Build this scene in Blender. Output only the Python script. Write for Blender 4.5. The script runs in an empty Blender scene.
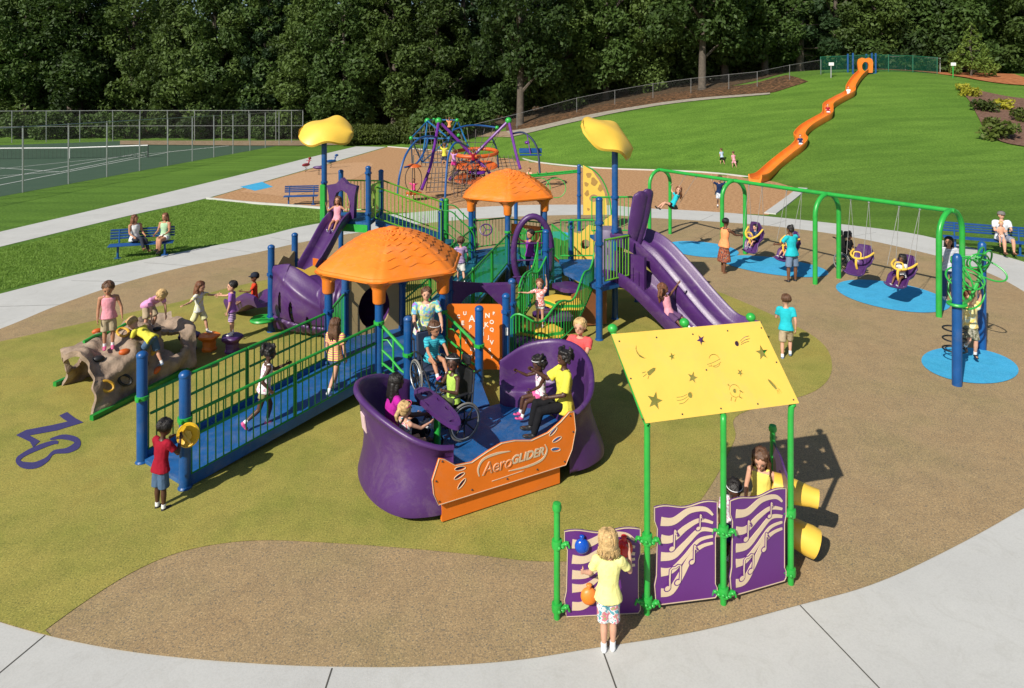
import bpy, bmesh, math, random
import numpy as np
from mathutils import Vector as V, Matrix, noise
random.seed(7)
sc = bpy.context.scene
COL = sc.collection
PI = math.pi
CH, HZ, FP = 5.3, 96.0, 660.0          # eye height, horizon row, focal length in pixels

def G(px, py, z=0.0):
    Y = FP*(CH-z)/(py-HZ)
    return V(((px-512)*Y/FP, Y, z))
def Q(px, py, Y):
    return V(((px-512)*Y/FP, Y, CH-(py-HZ)*Y/FP))
def sstep(a, b, t):
    t = min(1, max(0, (t-a)/(b-a))); return t*t*(3-2*t)

# ------------------------------------------------------------------ materials
MATS = {}
def nt(name):
    m = bpy.data.materials.new(name); m.use_nodes = True
    n = m.node_tree; b = n.nodes['Principled BSDF']
    return m, n, b
def lk(n, a, b): n.links.new(a, b)
def node(n, t, **k):
    x = n.nodes.new(t)
    for a, v in k.items():
        if a in x.inputs: x.inputs[a].default_value = v
        else: setattr(x, a, v)
    return x
def ramp(n, fac, stops, interp='LINEAR'):
    r = n.nodes.new('ShaderNodeValToRGB'); cr = r.color_ramp; cr.interpolation = interp
    while len(cr.elements) > 1: cr.elements.remove(cr.elements[-1])
    for i, (p, c) in enumerate(stops):
        e = cr.elements[0] if i == 0 else cr.elements.new(p)
        e.position = p; e.color = (*c, 1)
    lk(n, fac, r.inputs['Fac']); return r.outputs['Color']
def M(name, col, rough=.45, var=.10, scale=2.5, bump=0.0, bscale=60, spec=.5, metal=0, coat=0, dirt=0):
    if name in MATS: return MATS[name]
    m, n, b = nt(name)
    tc = node(n, 'ShaderNodeTexCoord')
    nz = node(n, 'ShaderNodeTexNoise', Scale=scale, Detail=6.0, Roughness=.65); lk(n, tc.outputs['Object'], nz.inputs['Vector'])
    lo = tuple(max(0, c*(1-var)) for c in col); hi = tuple(min(1, c*(1+var)) for c in col)
    c = ramp(n, nz.outputs['Fac'], [(.3, lo), (.7, hi)])
    if dirt:
        nd = node(n, 'ShaderNodeTexNoise', Scale=1.7, Detail=11.0, Roughness=.78, Distortion=.6); lk(n, tc.outputs['Object'], nd.inputs['Vector'])
        fd = ramp(n, nd.outputs['Fac'], [(.50, (0, 0, 0)), (.66, (dirt, dirt, dirt))])
        mz = node(n, 'ShaderNodeMix', data_type='RGBA'); lk(n, fd, mz.inputs[0]); lk(n, c, mz.inputs[6]); mz.inputs[7].default_value = (.36, .31, .24, 1); c = mz.outputs[2]
    lk(n, c, b.inputs['Base Color'])
    rr = node(n, 'ShaderNodeMapRange'); rr.inputs['To Min'].default_value = max(.05, rough-.1); rr.inputs['To Max'].default_value = min(1, rough+.12)
    lk(n, nz.outputs['Fac'], rr.inputs['Value']); lk(n, rr.outputs[0], b.inputs['Roughness'])
    b.inputs['Specular IOR Level'].default_value = spec; b.inputs['Metallic'].default_value = metal
    if coat: b.inputs['Coat Weight'].default_value = coat
    if bump:
        n2 = node(n, 'ShaderNodeTexNoise', Scale=bscale, Detail=3.0); lk(n, tc.outputs['Object'], n2.inputs['Vector'])
        bp = node(n, 'ShaderNodeBump', Strength=bump, Distance=.01); lk(n, n2.outputs['Fac'], bp.inputs['Height']); lk(n, bp.outputs[0], b.inputs['Normal'])
    MATS[name] = m; return m

BLUE = M('blue_powder_coat', (.006, .070, .235), .34, .14, 3, .15, 90, dirt=.10)
DECK = M('blue_deck_vinyl', (.008, .085, .26), .5, .24, 4, .5, 120, dirt=.20)
GREEN = M('green_powder_coat', (.022, .33, .045), .36, .15, 3, .15, 90, dirt=.08)
DGREEN = M('dark_green_rail', (.014, .23, .03), .38, .15, 3)
LIME = M('lime_rail', (.12, .36, .02), .38, .12, 3)
PURPLE = M('purple_plastic', (.066, .020, .115), .40, .12, 1.8, .2, 35, dirt=.13)
PPOLE = M('purple_pole', (.12, .02, .22), .35, .1)
ORANGE = M('orange_plastic', (.78, .20, .016), .42, .09, 1.6, .2, 40, dirt=.16)
ORP = M('orange_panel', (.74, .17, .014), .42, .07, 2, dirt=.12)
YEL = M('yellow_plastic', (.74, .47, .06), .38, .06, 2)
YELP = M('yellow_panel', (.76, .50, .085), .42, .05, 2, dirt=.14)
BALLB = M('blue_ball', (.005, .07, .42), .2, .05)
BALLR = M('red_ball', (.55, .01, .012), .2, .05)
CREAM = M('cream_inlay', (.60, .47, .32), .6, .05)
TANP = M('tan_panel', (.36, .27, .13), .5, .08)
BROWNP = M('brown_panel', (.20, .07, .025), .5, .12)
BLACK = M('black_rubber', (.012, .012, .013), .5, .2)
DGREY = M('dark_grey_plastic', (.03, .03, .033), .5, .2)
STEEL = M('galvanised_steel', (.42, .43, .43), .42, .12, 8, metal=.7)
ROPE = M('grey_rope', (.10, .085, .08), .8, .3, 20)
WHITE = M('white_paint', (.75, .75, .73), .5, .05)
ROCK = M('grey_rock_plastic', (.285, .205, .145), .75, .34, 6, .9, 26, dirt=.3)
GRIPY = M('yellow_grip', (.60, .33, .03), .5)
TEAL = M('turquoise_deck', (.008, .12, .20), .5, .2, dirt=.2)
BARK = M('bark', (.085, .068, .052), .9, .4, 3, 1.0, 14)
BENCHB = M('blue_bench_coating', (.012, .065, .22), .4, .15, 3)
ORROPE = M('dark_orange_disc', (.55, .10, .012), .5, .15)
NAVYMARK = M('dark_blue_rubber', (.035, .03, .13), .85, .25, 40)

def rubber(name, a, b_, c, big):
    m, n, b = nt(name)
    tc = node(n, 'ShaderNodeTexCoord')
    n1 = node(n, 'ShaderNodeTexNoise', Scale=55.0, Detail=3.0, Roughness=.8); lk(n, tc.outputs['Object'], n1.inputs['Vector'])
    c1 = ramp(n, n1.outputs['Fac'], [(.36, c), (.46, a), (.55, a), (.64, b_)])
    n2 = node(n, 'ShaderNodeTexNoise', Scale=.55, Detail=5.0, Roughness=.6); lk(n, tc.outputs['Object'], n2.inputs['Vector'])
    c2 = ramp(n, n2.outputs['Fac'], [(.3, (1-big*1.0, 1-big*.55, 1-big*1.1)), (.52, (1, 1, 1)), (.74, (1, 1-big*.32, 1-big*.5))])
    mx = node(n, 'ShaderNodeMix', data_type='RGBA', blend_type='MULTIPLY'); mx.inputs[0].default_value = 1
    lk(n, c1, mx.inputs[6]); lk(n, c2, mx.inputs[7])
    # faint scuffs and wear
    n3 = node(n, 'ShaderNodeTexNoise', Scale=2.6, Detail=8.0, Roughness=.75, Distortion=.8); lk(n, tc.outputs['Object'], n3.inputs['Vector'])
    c3 = ramp(n, n3.outputs['Fac'], [(.42, (.86, .86, .88)), (.56, (1, 1, 1))])
    m2 = node(n, 'ShaderNodeMix', data_type='RGBA', blend_type='MULTIPLY'); m2.inputs[0].default_value = .8
    lk(n, mx.outputs[2], m2.inputs[6]); lk(n, c3, m2.inputs[7])
    lk(n, m2.outputs[2], b.inputs['Base Color'])
    b.inputs['Roughness'].default_value = .9; b.inputs['Specular IOR Level'].default_value = .2
    bp = node(n, 'ShaderNodeBump', Strength=.45, Distance=.006); lk(n, n1.outputs['Fac'], bp.inputs['Height']); lk(n, bp.outputs[0], b.inputs['Normal'])
    MATS[name] = m; return m
RTAN = rubber('tan_rubber', (.335, .235, .120), (.50, .365, .20), (.13, .125, .105), .13)
ROLIVE = rubber('olive_rubber', (.305, .265, .060), (.46, .395, .105), (.12, .135, .04), .32)
RBLUE = rubber('blue_rubber', (.055, .37, .62), (.10, .44, .68), (.03, .29, .52), .10)

def concrete(name='concrete'):
    m, n, b = nt(name)
    tc = node(n, 'ShaderNodeTexCoord')
    n1 = node(n, 'ShaderNodeTexNoise', Scale=.7, Detail=8.0, Roughness=.6, Distortion=.3); lk(n, tc.outputs['Object'], n1.inputs['Vector'])
    c1 = ramp(n, n1.outputs['Fac'], [(.3, (.455, .45, .425)), (.7, (.52, .515, .485))])
    n2 = node(n, 'ShaderNodeTexNoise', Scale=60.0, Detail=2.0); lk(n, tc.outputs['Object'], n2.inputs['Vector'])
    c2 = ramp(n, n2.outputs['Fac'], [(.3, (.93,)*3), (.6, (1,)*3)])
    n3 = node(n, 'ShaderNodeTexNoise', Scale=2.2, Detail=10.0, Roughness=.8, Distortion=1.5); lk(n, tc.outputs['Object'], n3.inputs['Vector'])
    c3 = ramp(n, n3.outputs['Fac'], [(.34, (.91, .905, .89)), (.5, (1,)*3)])
    mx = node(n, 'ShaderNodeMix', data_type='RGBA', blend_type='MULTIPLY'); mx.inputs[0].default_value = 1
    lk(n, c1, mx.inputs[6]); lk(n, c2, mx.inputs[7])
    m2 = node(n, 'ShaderNodeMix', data_type='RGBA', blend_type='MULTIPLY'); m2.inputs[0].default_value = 1
    lk(n, mx.outputs[2], m2.inputs[6]); lk(n, c3, m2.inputs[7])
    lk(n, m2.outputs[2], b.inputs['Base Color']); b.inputs['Roughness'].default_value = .85
    bp = node(n, 'ShaderNodeBump', Strength=.15, Distance=.004); lk(n, n2.outputs['Fac'], bp.inputs['Height']); lk(n, bp.outputs[0], b.inputs['Normal'])
    return m
CONC = concrete()
def grassmat():
    m, n, b = nt('lawn_grass')
    tc = node(n, 'ShaderNodeTexCoord')
    n1 = node(n, 'ShaderNodeTexNoise', Scale=9.0, Detail=8.0, Roughness=.75); lk(n, tc.outputs['Object'], n1.inputs['Vector'])
    c1 = ramp(n, n1.outputs['Fac'], [(.32, (.055, .120, .012)), (.5, (.115, .222, .026)), (.68, (.19, .305, .048))])
    mp = node(n, 'ShaderNodeMapping'); mp.inputs['Scale'].default_value = (.08, .5, 1); mp.inputs['Rotation'].default_value = (0, 0, .12)
    lk(n, tc.outputs['Object'], mp.inputs['Vector'])
    n2 = node(n, 'ShaderNodeTexNoise', Scale=1.6, Detail=4.0); lk(n, mp.outputs[0], n2.inputs['Vector'])
    c2 = ramp(n, n2.outputs['Fac'], [(.35, (.72, .76, .72)), (.65, (1.0, 1.0, 1.0))])
    n3 = node(n, 'ShaderNodeTexNoise', Scale=.12, Detail=6.0, Roughness=.6); lk(n, tc.outputs['Object'], n3.inputs['Vector'])
    c3 = ramp(n, n3.outputs['Fac'], [(.35, (.82, .88, .8)), (.65, (1, 1, 1))])
    mx = node(n, 'ShaderNodeMix', data_type='RGBA', blend_type='MULTIPLY'); mx.inputs[0].default_value = 1
    lk(n, c1, mx.inputs[6]); lk(n, c2, mx.inputs[7])
    m2 = node(n, 'ShaderNodeMix', data_type='RGBA', blend_type='MULTIPLY'); m2.inputs[0].default_value = 1
    lk(n, mx.outputs[2], m2.inputs[6]); lk(n, c3, m2.inputs[7])
    lk(n, m2.outputs[2], b.inputs['Base Color']); b.inputs['Roughness'].default_value = .85; b.inputs['Specular IOR Level'].default_value = .2
    n4 = node(n, 'ShaderNodeTexNoise', Scale=28.0, Detail=5.0, Roughness=.8); lk(n, tc.outputs['Object'], n4.inputs['Vector'])
    bp = node(n, 'ShaderNodeBump', Strength=.8, Distance=.05); lk(n, n4.outputs['Fac'], bp.inputs['Height']); lk(n, bp.outputs[0], b.inputs['Normal'])
    return m
GRASS = grassmat()
def ground3(name, stops, scale, rough=.95, bump=.8, dist=.03):
    m, n, b = nt(name)
    tc = node(n, 'ShaderNodeTexCoord')
    n1 = node(n, 'ShaderNodeTexNoise', Scale=scale, Detail=10.0, Roughness=.8); lk(n, tc.outputs['Object'], n1.inputs['Vector'])
    lk(n, ramp(n, n1.outputs['Fac'], stops), b.inputs['Base Color']); b.inputs['Roughness'].default_value = rough
    b.inputs['Specular IOR Level'].default_value = .15
    bp = node(n, 'ShaderNodeBump', Strength=bump, Distance=dist); lk(n, n1.outputs['Fac'], bp.inputs['Height']); lk(n, bp.outputs[0], b.inputs['Normal'])
    return m
MULCH = ground3('wood_chips', [(.32, (.17, .085, .035)), (.5, (.42, .235, .115)), (.68, (.62, .40, .22))], 7)
PALECHIP = ground3('pale_wood_chips', [(.32, (.30, .17, .08)), (.5, (.48, .28, .15)), (.68, (.6, .4, .24))], 7)
BEDM = ground3('bed_mulch', [(.35, (.07, .035, .025)), (.5, (.15, .085, .06)), (.68, (.24, .15, .11))], 5)
CLAY = ground3('red_clay', [(.35, (.16, .06, .025)), (.5, (.36, .13, .05)), (.68, (.42, .2, .09))], 1.5)
DIRT = ground3('dirt_path', [(.35, (.15, .10, .06)), (.5, (.26, .19, .12)), (.68, (.33, .26, .18))], 2)
GREYPATH = ground3('gravel_path', [(.35, (.20, .18, .14)), (.5, (.28, .25, .20)), (.68, (.34, .31, .26))], 3)
COURT = ground3('court_surface', [(.3, (.045, .085, .055)), (.7, (.065, .105, .07))], .8, .8, .1, .002)
def leafmat(name, a, b_, scale=.6):
    m, n, b = nt(name)
    tc = node(n, 'ShaderNodeTexCoord'); oi = node(n, 'ShaderNodeObjectInfo')
    n1 = node(n, 'ShaderNodeTexNoise', Scale=scale, Detail=6.0, Roughness=.7); lk(n, tc.outputs['Object'], n1.inputs['Vector'])
    ad = node(n, 'ShaderNodeMath', operation='ADD'); lk(n, n1.outputs['Fac'], ad.inputs[0])
    ml = node(n, 'ShaderNodeMath', operation='MULTIPLY'); lk(n, oi.outputs['Random'], ml.inputs[0]); ml.inputs[1].default_value = .34
    lk(n, ml.outputs[0], ad.inputs[1])
    lk(n, ramp(n, ad.outputs[0], [(.4, a), (.75, b_)]), b.inputs['Base Color'])
    b.inputs['Roughness'].default_value = .6; b.inputs['Specular IOR Level'].default_value = .25
    tr = node(n, 'ShaderNodeBsdfTranslucent'); tr.inputs['Color'].default_value = (b_[0]*1.3, b_[1]*1.3, b_[2], 1)
    mx = node(n, 'ShaderNodeMixShader'); mx.inputs[0].default_value = .22
    o = n.nodes['Material Output']; lk(n, b.outputs[0], mx.inputs[1]); lk(n, tr.outputs[0], mx.inputs[2]); lk(n, mx.outputs[0], o.inputs['Surface'])
    return m
LEAF = [leafmat('dark_leaves', (.014, .030, .007), (.060, .105, .022)), leafmat('mid_leaves', (.022, .042, .008), (.082, .128, .027)),
        leafmat('needle_leaves', (.010, .028, .010), (.03, .06, .018)), leafmat('hedge_leaves', (.028, .045, .009), (.085, .115, .020), 1.5),
        leafmat('yellow_leaves', (.10, .12, .01), (.35, .33, .03), 1.5)]
def linkmat(name, col, k=55, w=.10):
    m, n, b = nt(name)
    b.inputs['Base Color'].default_value = (*col, 1); b.inputs['Metallic'].default_value = .4; b.inputs['Roughness'].default_value = .5
    tc = node(n, 'ShaderNodeTexCoord'); sp = node(n, 'ShaderNodeSeparateXYZ'); lk(n, tc.outputs['Object'], sp.inputs[0])
    outs = []
    for s in (1, -1):
        mu = node(n, 'ShaderNodeMath', operation='MULTIPLY_ADD'); lk(n, sp.outputs['Z'], mu.inputs[0]); mu.inputs[1].default_value = s; lk(n, sp.outputs['X'], mu.inputs[2])
        m3 = node(n, 'ShaderNodeMath', operation='MULTIPLY'); lk(n, mu.outputs[0], m3.inputs[0]); m3.inputs[1].default_value = 14.0
        fr = node(n, 'ShaderNodeMath', operation='FRACT'); lk(n, m3.outputs[0], fr.inputs[0])
        ls = node(n, 'ShaderNodeMath', operation='LESS_THAN'); lk(n, fr.outputs[0], ls.inputs[0]); ls.inputs[1].default_value = w
        outs.append(ls)
    mxm = node(n, 'ShaderNodeMath', operation='MAXIMUM'); lk(n, outs[0].outputs[0], mxm.inputs[0]); lk(n, outs[1].outputs[0], mxm.inputs[1])
    lk(n, mxm.outputs[0], b.inputs['Alpha'])
    return m
LINK = linkmat('chain_link_wire', (.12, .12, .11), w=.032)
CHAINM = M('dull_chain', (.23, .23, .22), .7, .2, 20)
GLINK = linkmat('green_chain_link_wire', (.01, .12, .07), w=.20)
def fabric(name, kind, cols):
    if name in MATS: return MATS[name]
    m, n, b = nt(name); tc = node(n, 'ShaderNodeTexCoord')
    if kind == 'stripe':
        t = node(n, 'ShaderNodeTexWave', Scale=9.0, bands_direction='Z'); lk(n, tc.outputs['Object'], t.inputs['Vector'])
        c = ramp(n, t.outputs['Fac'], [(0, cols[0]), (.5, cols[1])], 'CONSTANT')
    else:
        t = node(n, 'ShaderNodeTexNoise', Scale={'tie': 7.0, 'floral': 26.0, 'band': 3.0}[kind], Detail=1.0, Distortion={'tie': 1.5, 'floral': .3, 'band': .2}[kind])
        lk(n, tc.outputs['Object'], t.inputs['Vector'])
        k = len(cols); c = ramp(n, t.outputs['Fac'], [(.32+.36*i/max(1, k-1), cc) for i, cc in enumerate(cols)], 'LINEAR' if kind == 'tie' else 'CONSTANT')
    lk(n, c, b.inputs['Base Color']); b.inputs['Roughness'].default_value = .85; b.inputs['Specular IOR Level'].default_value = .15
    MATS[name] = m; return m
def cloth(col):
    return M('cloth_%02x%02x%02x' % tuple(int(255*min(1, c)) for c in col), col, .85, .12, 14, .6, 28, spec=.12)

# ------------------------------------------------------------------ mesh builder
class MB:
    def __init__(s): s.v = []; s.f = []; s.m = []; s.cm = 0
    def add(s, vs, fs):
        k = len(s.v); s.v += [tuple(p) for p in vs]
        for f in fs: s.f.append(tuple(i+k for i in f)); s.m.append(s.cm)
        return s
    def box(s, c, d, rz=0, bev=0, tilt=None):
        R = Matrix.Rotation(rz, 3, 'Z')
        if tilt: R = R @ tilt
        hx, hy, hz = d[0]/2, d[1]/2, d[2]/2; c = V(c)
        if bev <= 0:
            P = [V((x*hx, y*hy, z*hz)) for z in (-1, 1) for x, y in ((-1, -1), (1, -1), (1, 1), (-1, 1))]
            return s.add([R@p+c for p in P], [(3, 2, 1, 0), (4, 5, 6, 7), (0, 1, 5, 4), (1, 2, 6, 5), (2, 3, 7, 6), (3, 0, 4, 7)])
        b = min(bev, hx, hy, hz); ring = []
        for (z, i) in ((-hz, b), (-hz+b, 0), (hz-b, 0), (hz, b)):
            r = []
            for sx, sy in ((1, -1), (1, 1), (-1, 1), (-1, -1)):
                a, bb = (hx-i, hy-i-b) , (hx-i-b, hy-i)
                if sx*sy < 0: r += [V((sx*bb[0], sy*bb[1], z)), V((sx*a[0], sy*a[1], z))]
                else: r += [V((sx*a[0], sy*a[1], z)), V((sx*bb[0], sy*bb[1], z))]
            ring.append(r)
        vs = [R@p+c for r in ring for p in r]; fs = []
        for k in range(3):
            for j in range(8): fs.append((k*8+j, k*8+(j+1) % 8, (k+1)*8+(j+1) % 8, (k+1)*8+j))
        fs += [tuple(range(7, -1, -1)), tuple(range(24, 32))]
        return s.add(vs, fs)
    def sweep(s, pts, prof, up=None, closed=False, cap=True, scales=None, rights=None):
        pts = [V(p) for p in pts]; n = len(pts); m = len(prof); vs = []
        last = None
        for i, p in enumerate(pts):
            a = pts[(i-1) % n] if (closed or i > 0) else p
            b = pts[(i+1) % n] if (closed or i < n-1) else p
            t = (b-a).normalized() if (b-a).length > 1e-9 else V((0, 0, 1))
            if rights: r = V(rights[i]); u = r.cross(t).normalized(); r = t.cross(u).normalized()
            elif up is not None:
                r = t.cross(V(up)); r = r.normalized() if r.length > 1e-4 else V((1, 0, 0)); u = r.cross(t).normalized()
            else:
                if last is None:
                    q = V((0, 0, 1)) if abs(t.z) < .9 else V((1, 0, 0)); r = t.cross(q).normalized()
                else:
                    r = last-t*last.dot(t); r = r.normalized() if r.length > 1e-6 else t.orthogonal().normalized()
                last = r; u = r.cross(t).normalized()
            k = scales[i] if scales else 1
            kx, ky = k if isinstance(k, tuple) else (k, k)
            for x, y in prof: vs.append(p+r*(x*kx)+u*(y*ky))
        fs = []
        for i in range(n if closed else n-1):
            j = (i+1) % n
            for q in range(m):
                w = (q+1) % m; fs.append((i*m+q, i*m+w, j*m+w, j*m+q))
        if cap and not closed: fs += [tuple(range(m-1, -1, -1)), tuple(range((n-1)*m, n*m))]
        return s.add(vs, fs)
    def tube(s, pts, r, n=8, closed=False, cap=True):
        rr = r if isinstance(r, (list, tuple)) else None
        prof = [(math.cos(2*PI*i/n), math.sin(2*PI*i/n)) for i in range(n)]
        return s.sweep(pts, prof, closed=closed, cap=cap, scales=[x for x in rr] if rr else [r]*len(pts))
    def ell(s, c, r, nu=12, nv=8, R=None):
        c = V(c); r = r if isinstance(r, (tuple, list)) else (r, r, r); vs = []; fs = []
        for j in range(1, nv):
            a = PI*j/nv
            for i in range(nu):
                b = 2*PI*i/nu; p = V((r[0]*math.sin(a)*math.cos(b), r[1]*math.sin(a)*math.sin(b), r[2]*math.cos(a)))
                vs.append((R@p if R else p)+c)
        t = V((0, 0, r[2])); top = len(vs); vs += [(R@t if R else t)+c, (R@-t if R else -t)+c]
        for j in range(nv-2):
            for i in range(nu): fs.append((j*nu+i, (j+1)*nu+i, (j+1)*nu+(i+1) % nu, j*nu+(i+1) % nu))
        for i in range(nu):
            fs.append((top, i, (i+1) % nu)); fs.append((top+1, (nv-2)*nu+(i+1) % nu, (nv-2)*nu+i))
        return s.add(vs, fs)
    def lathe(s, c, prof, n=16, R=None):
        c = V(c); vs = []; fs = []; m = len(prof)
        for i in range(n):
            a = 2*PI*i/n
            for r, z in prof:
                p = V((r*math.cos(a), r*math.sin(a), z)); vs.append((R@p if R else p)+c)
        for i in range(n):
            j = (i+1) % n
            for q in range(m-1): fs.append((i*m+q, j*m+q, j*m+q+1, i*m+q+1))
        fs.append(tuple(i*m for i in range(n-1, -1, -1))); fs.append(tuple(i*m+m-1 for i in range(n)))
        return s.add(vs, fs)
    def prism(s, poly, z0, z1):
        n = len(poly); vs = [(p[0], p[1], z0) for p in poly]+[(p[0], p[1], z1) for p in poly]
        fs = [tuple(range(n-1, -1, -1)), tuple(range(n, 2*n))]+[(i, (i+1) % n, n+(i+1) % n, n+i) for i in range(n)]
        return s.add(vs, fs)
    def grid(s, rows, close=False):
        n = len(rows); m = len(rows[0]); vs = [p for r in rows for p in r]
        fs = [(i*m+j, i*m+(j+1) % m, (i+1)*m+(j+1) % m, (i+1)*m+j) for i in range(n-1) for j in range(m if close else m-1)]
        return s.add(vs, fs)
    def build(s, name, mat, parent=None, smooth=True, origin=None, angle=40):
        me = bpy.data.meshes.new(name)
        o0 = V(origin) if origin is not None else V((0, 0, 0))
        me.from_pydata([tuple(V(p)-o0) for p in s.v] if origin is not None else s.v, [], s.f)
        for mm in (mat if isinstance(mat, list) else [mat]): me.materials.append(mm)
        if isinstance(mat, list): me.polygons.foreach_set('material_index', s.m)
        me.validate(); me.update()
        o = bpy.data.objects.new(name, me); COL.objects.link(o); o.location = o0
        if smooth: me.shade_smooth(); me.set_sharp_from_angle(angle=math.radians(angle))
        if parent is not None: o.parent = parent
        return o

def tag(o, label=None, cat=None, group=None, kind=None):
    if label: o['label'] = label
    if cat: o['category'] = cat
    if group: o['group'] = group
    if kind: o['kind'] = kind
    return o
def empty(name, loc=(0, 0, 0), rz=0, label=None, cat=None, group=None):
    o = bpy.data.objects.new(name, None); COL.objects.link(o); o.location = loc; o.rotation_euler = (0, 0, rz); o.empty_display_size = .1
    return tag(o, label, cat, group)
KIDS = {}
def copy_tree(o, parent=None):
    c = o.copy(); COL.objects.link(c)
    if parent is not None: c.parent = parent
    for ch in [x for x in bpy.data.objects if x.parent == o]: copy_tree(ch, c)
    return c
def circ(c, r, n=24, ax=(1, 0, 0), ay=(0, 0, 1), a0=0, a1=2*PI):
    c = V(c); ax = V(ax); ay = V(ay); full = abs(a1-a0-2*PI) < 1e-6
    k = n if full else n+1
    return [c+ax*(r*math.cos(a0+(a1-a0)*i/n))+ay*(r*math.sin(a0+(a1-a0)*i/n)) for i in range(k)]
def spline(pts, n=6):
    pts = [V(p) for p in pts]; out = []
    for i in range(len(pts)-1):
        p0 = pts[max(0, i-1)]; p1 = pts[i]; p2 = pts[i+1]; p3 = pts[min(len(pts)-1, i+2)]
        for k in range(n):
            t = k/n; out.append(.5*((2*p1)+(p2-p0)*t+(2*p0-5*p1+4*p2-p3)*t*t+(3*p1-p0-3*p2+p3)*t**3))
    out.append(pts[-1]); return out

def flat_curve(name, loops, thick, mat, parent=None, mx=None, cyclic=True, bevel=0):
    """filled 2D outline with holes, in local XY, given thickness about z=0"""
    cu = bpy.data.curves.new(name, 'CURVE'); cu.dimensions = '2D'; cu.fill_mode = 'BOTH'; cu.extrude = thick/2
    for lp in loops:
        sp = cu.splines.new('POLY'); sp.points.add(len(lp)-1)
        for i, p in enumerate(lp): sp.points[i].co = (p[0], p[1], 0, 1)
        sp.use_cyclic_u = True
    o = bpy.data.objects.new(name+'_tmp', cu); COL.objects.link(o)
    dg = bpy.context.evaluated_depsgraph_get(); dg.update()
    me = bpy.data.meshes.new_from_object(o.evaluated_get(dg)); bpy.data.objects.remove(o); bpy.data.curves.remove(cu)
    if mx is not None: me.transform(mx)
    me.materials.clear(); me.materials.append(mat); me.name = name
    ob = bpy.data.objects.new(name, me); COL.objects.link(ob)
    if parent is not None: ob.parent = parent
    return ob
def text_mesh(txt, size, thick, off=0, shear=0, space=1):
    cu = bpy.data.curves.new('t', 'FONT'); cu.body = txt; cu.size = size; cu.extrude = thick/2; cu.offset = off; cu.shear = shear; cu.space_character = space
    cu.align_x = 'CENTER'; cu.align_y = 'CENTER'
    o = bpy.data.objects.new('t', cu); COL.objects.link(o)
    dg = bpy.context.evaluated_depsgraph_get(); dg.update()
    me = bpy.data.meshes.new_from_object(o.evaluated_get(dg)); bpy.data.objects.remove(o); bpy.data.curves.remove(cu)
    return me
def put_mesh(me, name, mat, parent, mx):
    me.transform(mx); me.materials.clear(); me.materials.append(mat); me.name = name
    o = bpy.data.objects.new(name, me); COL.objects.link(o); o.parent = parent; return o
def frame(o, x, y):
    """matrix: local x,y axes given, z = x cross y"""
    x = V(x).normalized(); y = V(y).normalized(); z = x.cross(y).normalized(); y = z.cross(x)
    return Matrix(((x.x, y.x, z.x, o[0]), (x.y, y.y, z.y, o[1]), (x.z, y.z, z.z, o[2]), (0, 0, 0, 1)))
def star2(cx, cy, r, rot=0, n=5, k=.42):
    return [(cx+(r if i % 2 == 0 else r*k)*math.cos(rot+PI*i/n+PI/2), cy+(r if i % 2 == 0 else r*k)*math.sin(rot+PI*i/n+PI/2)) for i in range(2*n)]
def circ2(cx, cy, rx, ry=None, n=20, rot=0):
    ry = ry or rx; c, s = math.cos(rot), math.sin(rot)
    return [(cx+rx*math.cos(2*PI*i/n)*c-ry*math.sin(2*PI*i/n)*s, cy+rx*math.cos(2*PI*i/n)*s+ry*math.sin(2*PI*i/n)*c) for i in range(n)]
def ribbon2(pts, w, n=5):
    """closed outline of a stroke along pts with width w (number or list)"""
    sp = spline([(p[0], p[1], 0) for p in pts], n); L = []; R = []; m = len(sp)
    for i, p in enumerate(sp):
        a = sp[max(0, i-1)]; b = sp[min(m-1, i+1)]; t = (b-a).normalized(); q = V((-t.y, t.x, 0))
        if isinstance(w, (list, tuple)):
            f = i/(m-1)*(len(w)-1); k = min(int(f), len(w)-2); ww = w[k]+(w[k+1]-w[k])*(f-k)
        else: ww = w
        L.append((p.x+q.x*ww/2, p.y+q.y*ww/2)); R.append((p.x-q.x*ww/2, p.y-q.y*ww/2))
    return L+R[::-1]
# ------------------------------------------------------------------ terrain
CP = [(430, 142, 70), (470, 139, 66), (512, 135, 64), (560, 123, 62), (600, 114, 63), (650, 105, 64), (700, 99, 62.5), (770, 93, 62), (820, 77, 65), (860, 74, 66), (905, 73, 66), (950, 75, 66),
      (1000, 88, 62), (1024, 145, 42), (980, 130, 47), (900, 145, 46), (880, 100, 57), (880, 130, 48.5), (880, 160, 42), (1024, 172, 38), (640, 140, 54), (560, 150, 53.5),
      (960, 100, 56), (985, 84, 65), (1010, 84, 64), (1024, 71, 76), (975, 76, 70), (820, 112, 54), (845, 93, 59.5), (795, 142, 47), (800, 95, 59)]
PX = []; PZ = []
for px, py, Y in CP:
    p = Q(px, py, Y); PX.append((p.x, p.y)); PZ.append(max(0, p.z))
YB = [(-200, 81), (-22.5, 81), (-16, 70), (-8, 66), (2.2, 53), (6.4, 49.2), (9.2, 48.2), (13.1, 46.5), (15.8, 43), (16.9, 38.8), (17.6, 33), (21, 26), (60, 24), (260, 24)]
def yb(x):
    for i in range(len(YB)-1):
        if x <= YB[i+1][0]:
            a, b = YB[i], YB[i+1]; t = (x-a[0])/(b[0]-a[0]); return a[1]+(b[1]-a[1])*t
    return YB[-1][1]
for x, z in ((-40, 0), (-25, 0), (-12, 0), (0, 0), (8, 0), (14, 0), (20, 0), (30, 0.3), (45, .8)):
    PX.append((x, yb(x)+.5)); PZ.append(z)
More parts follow.
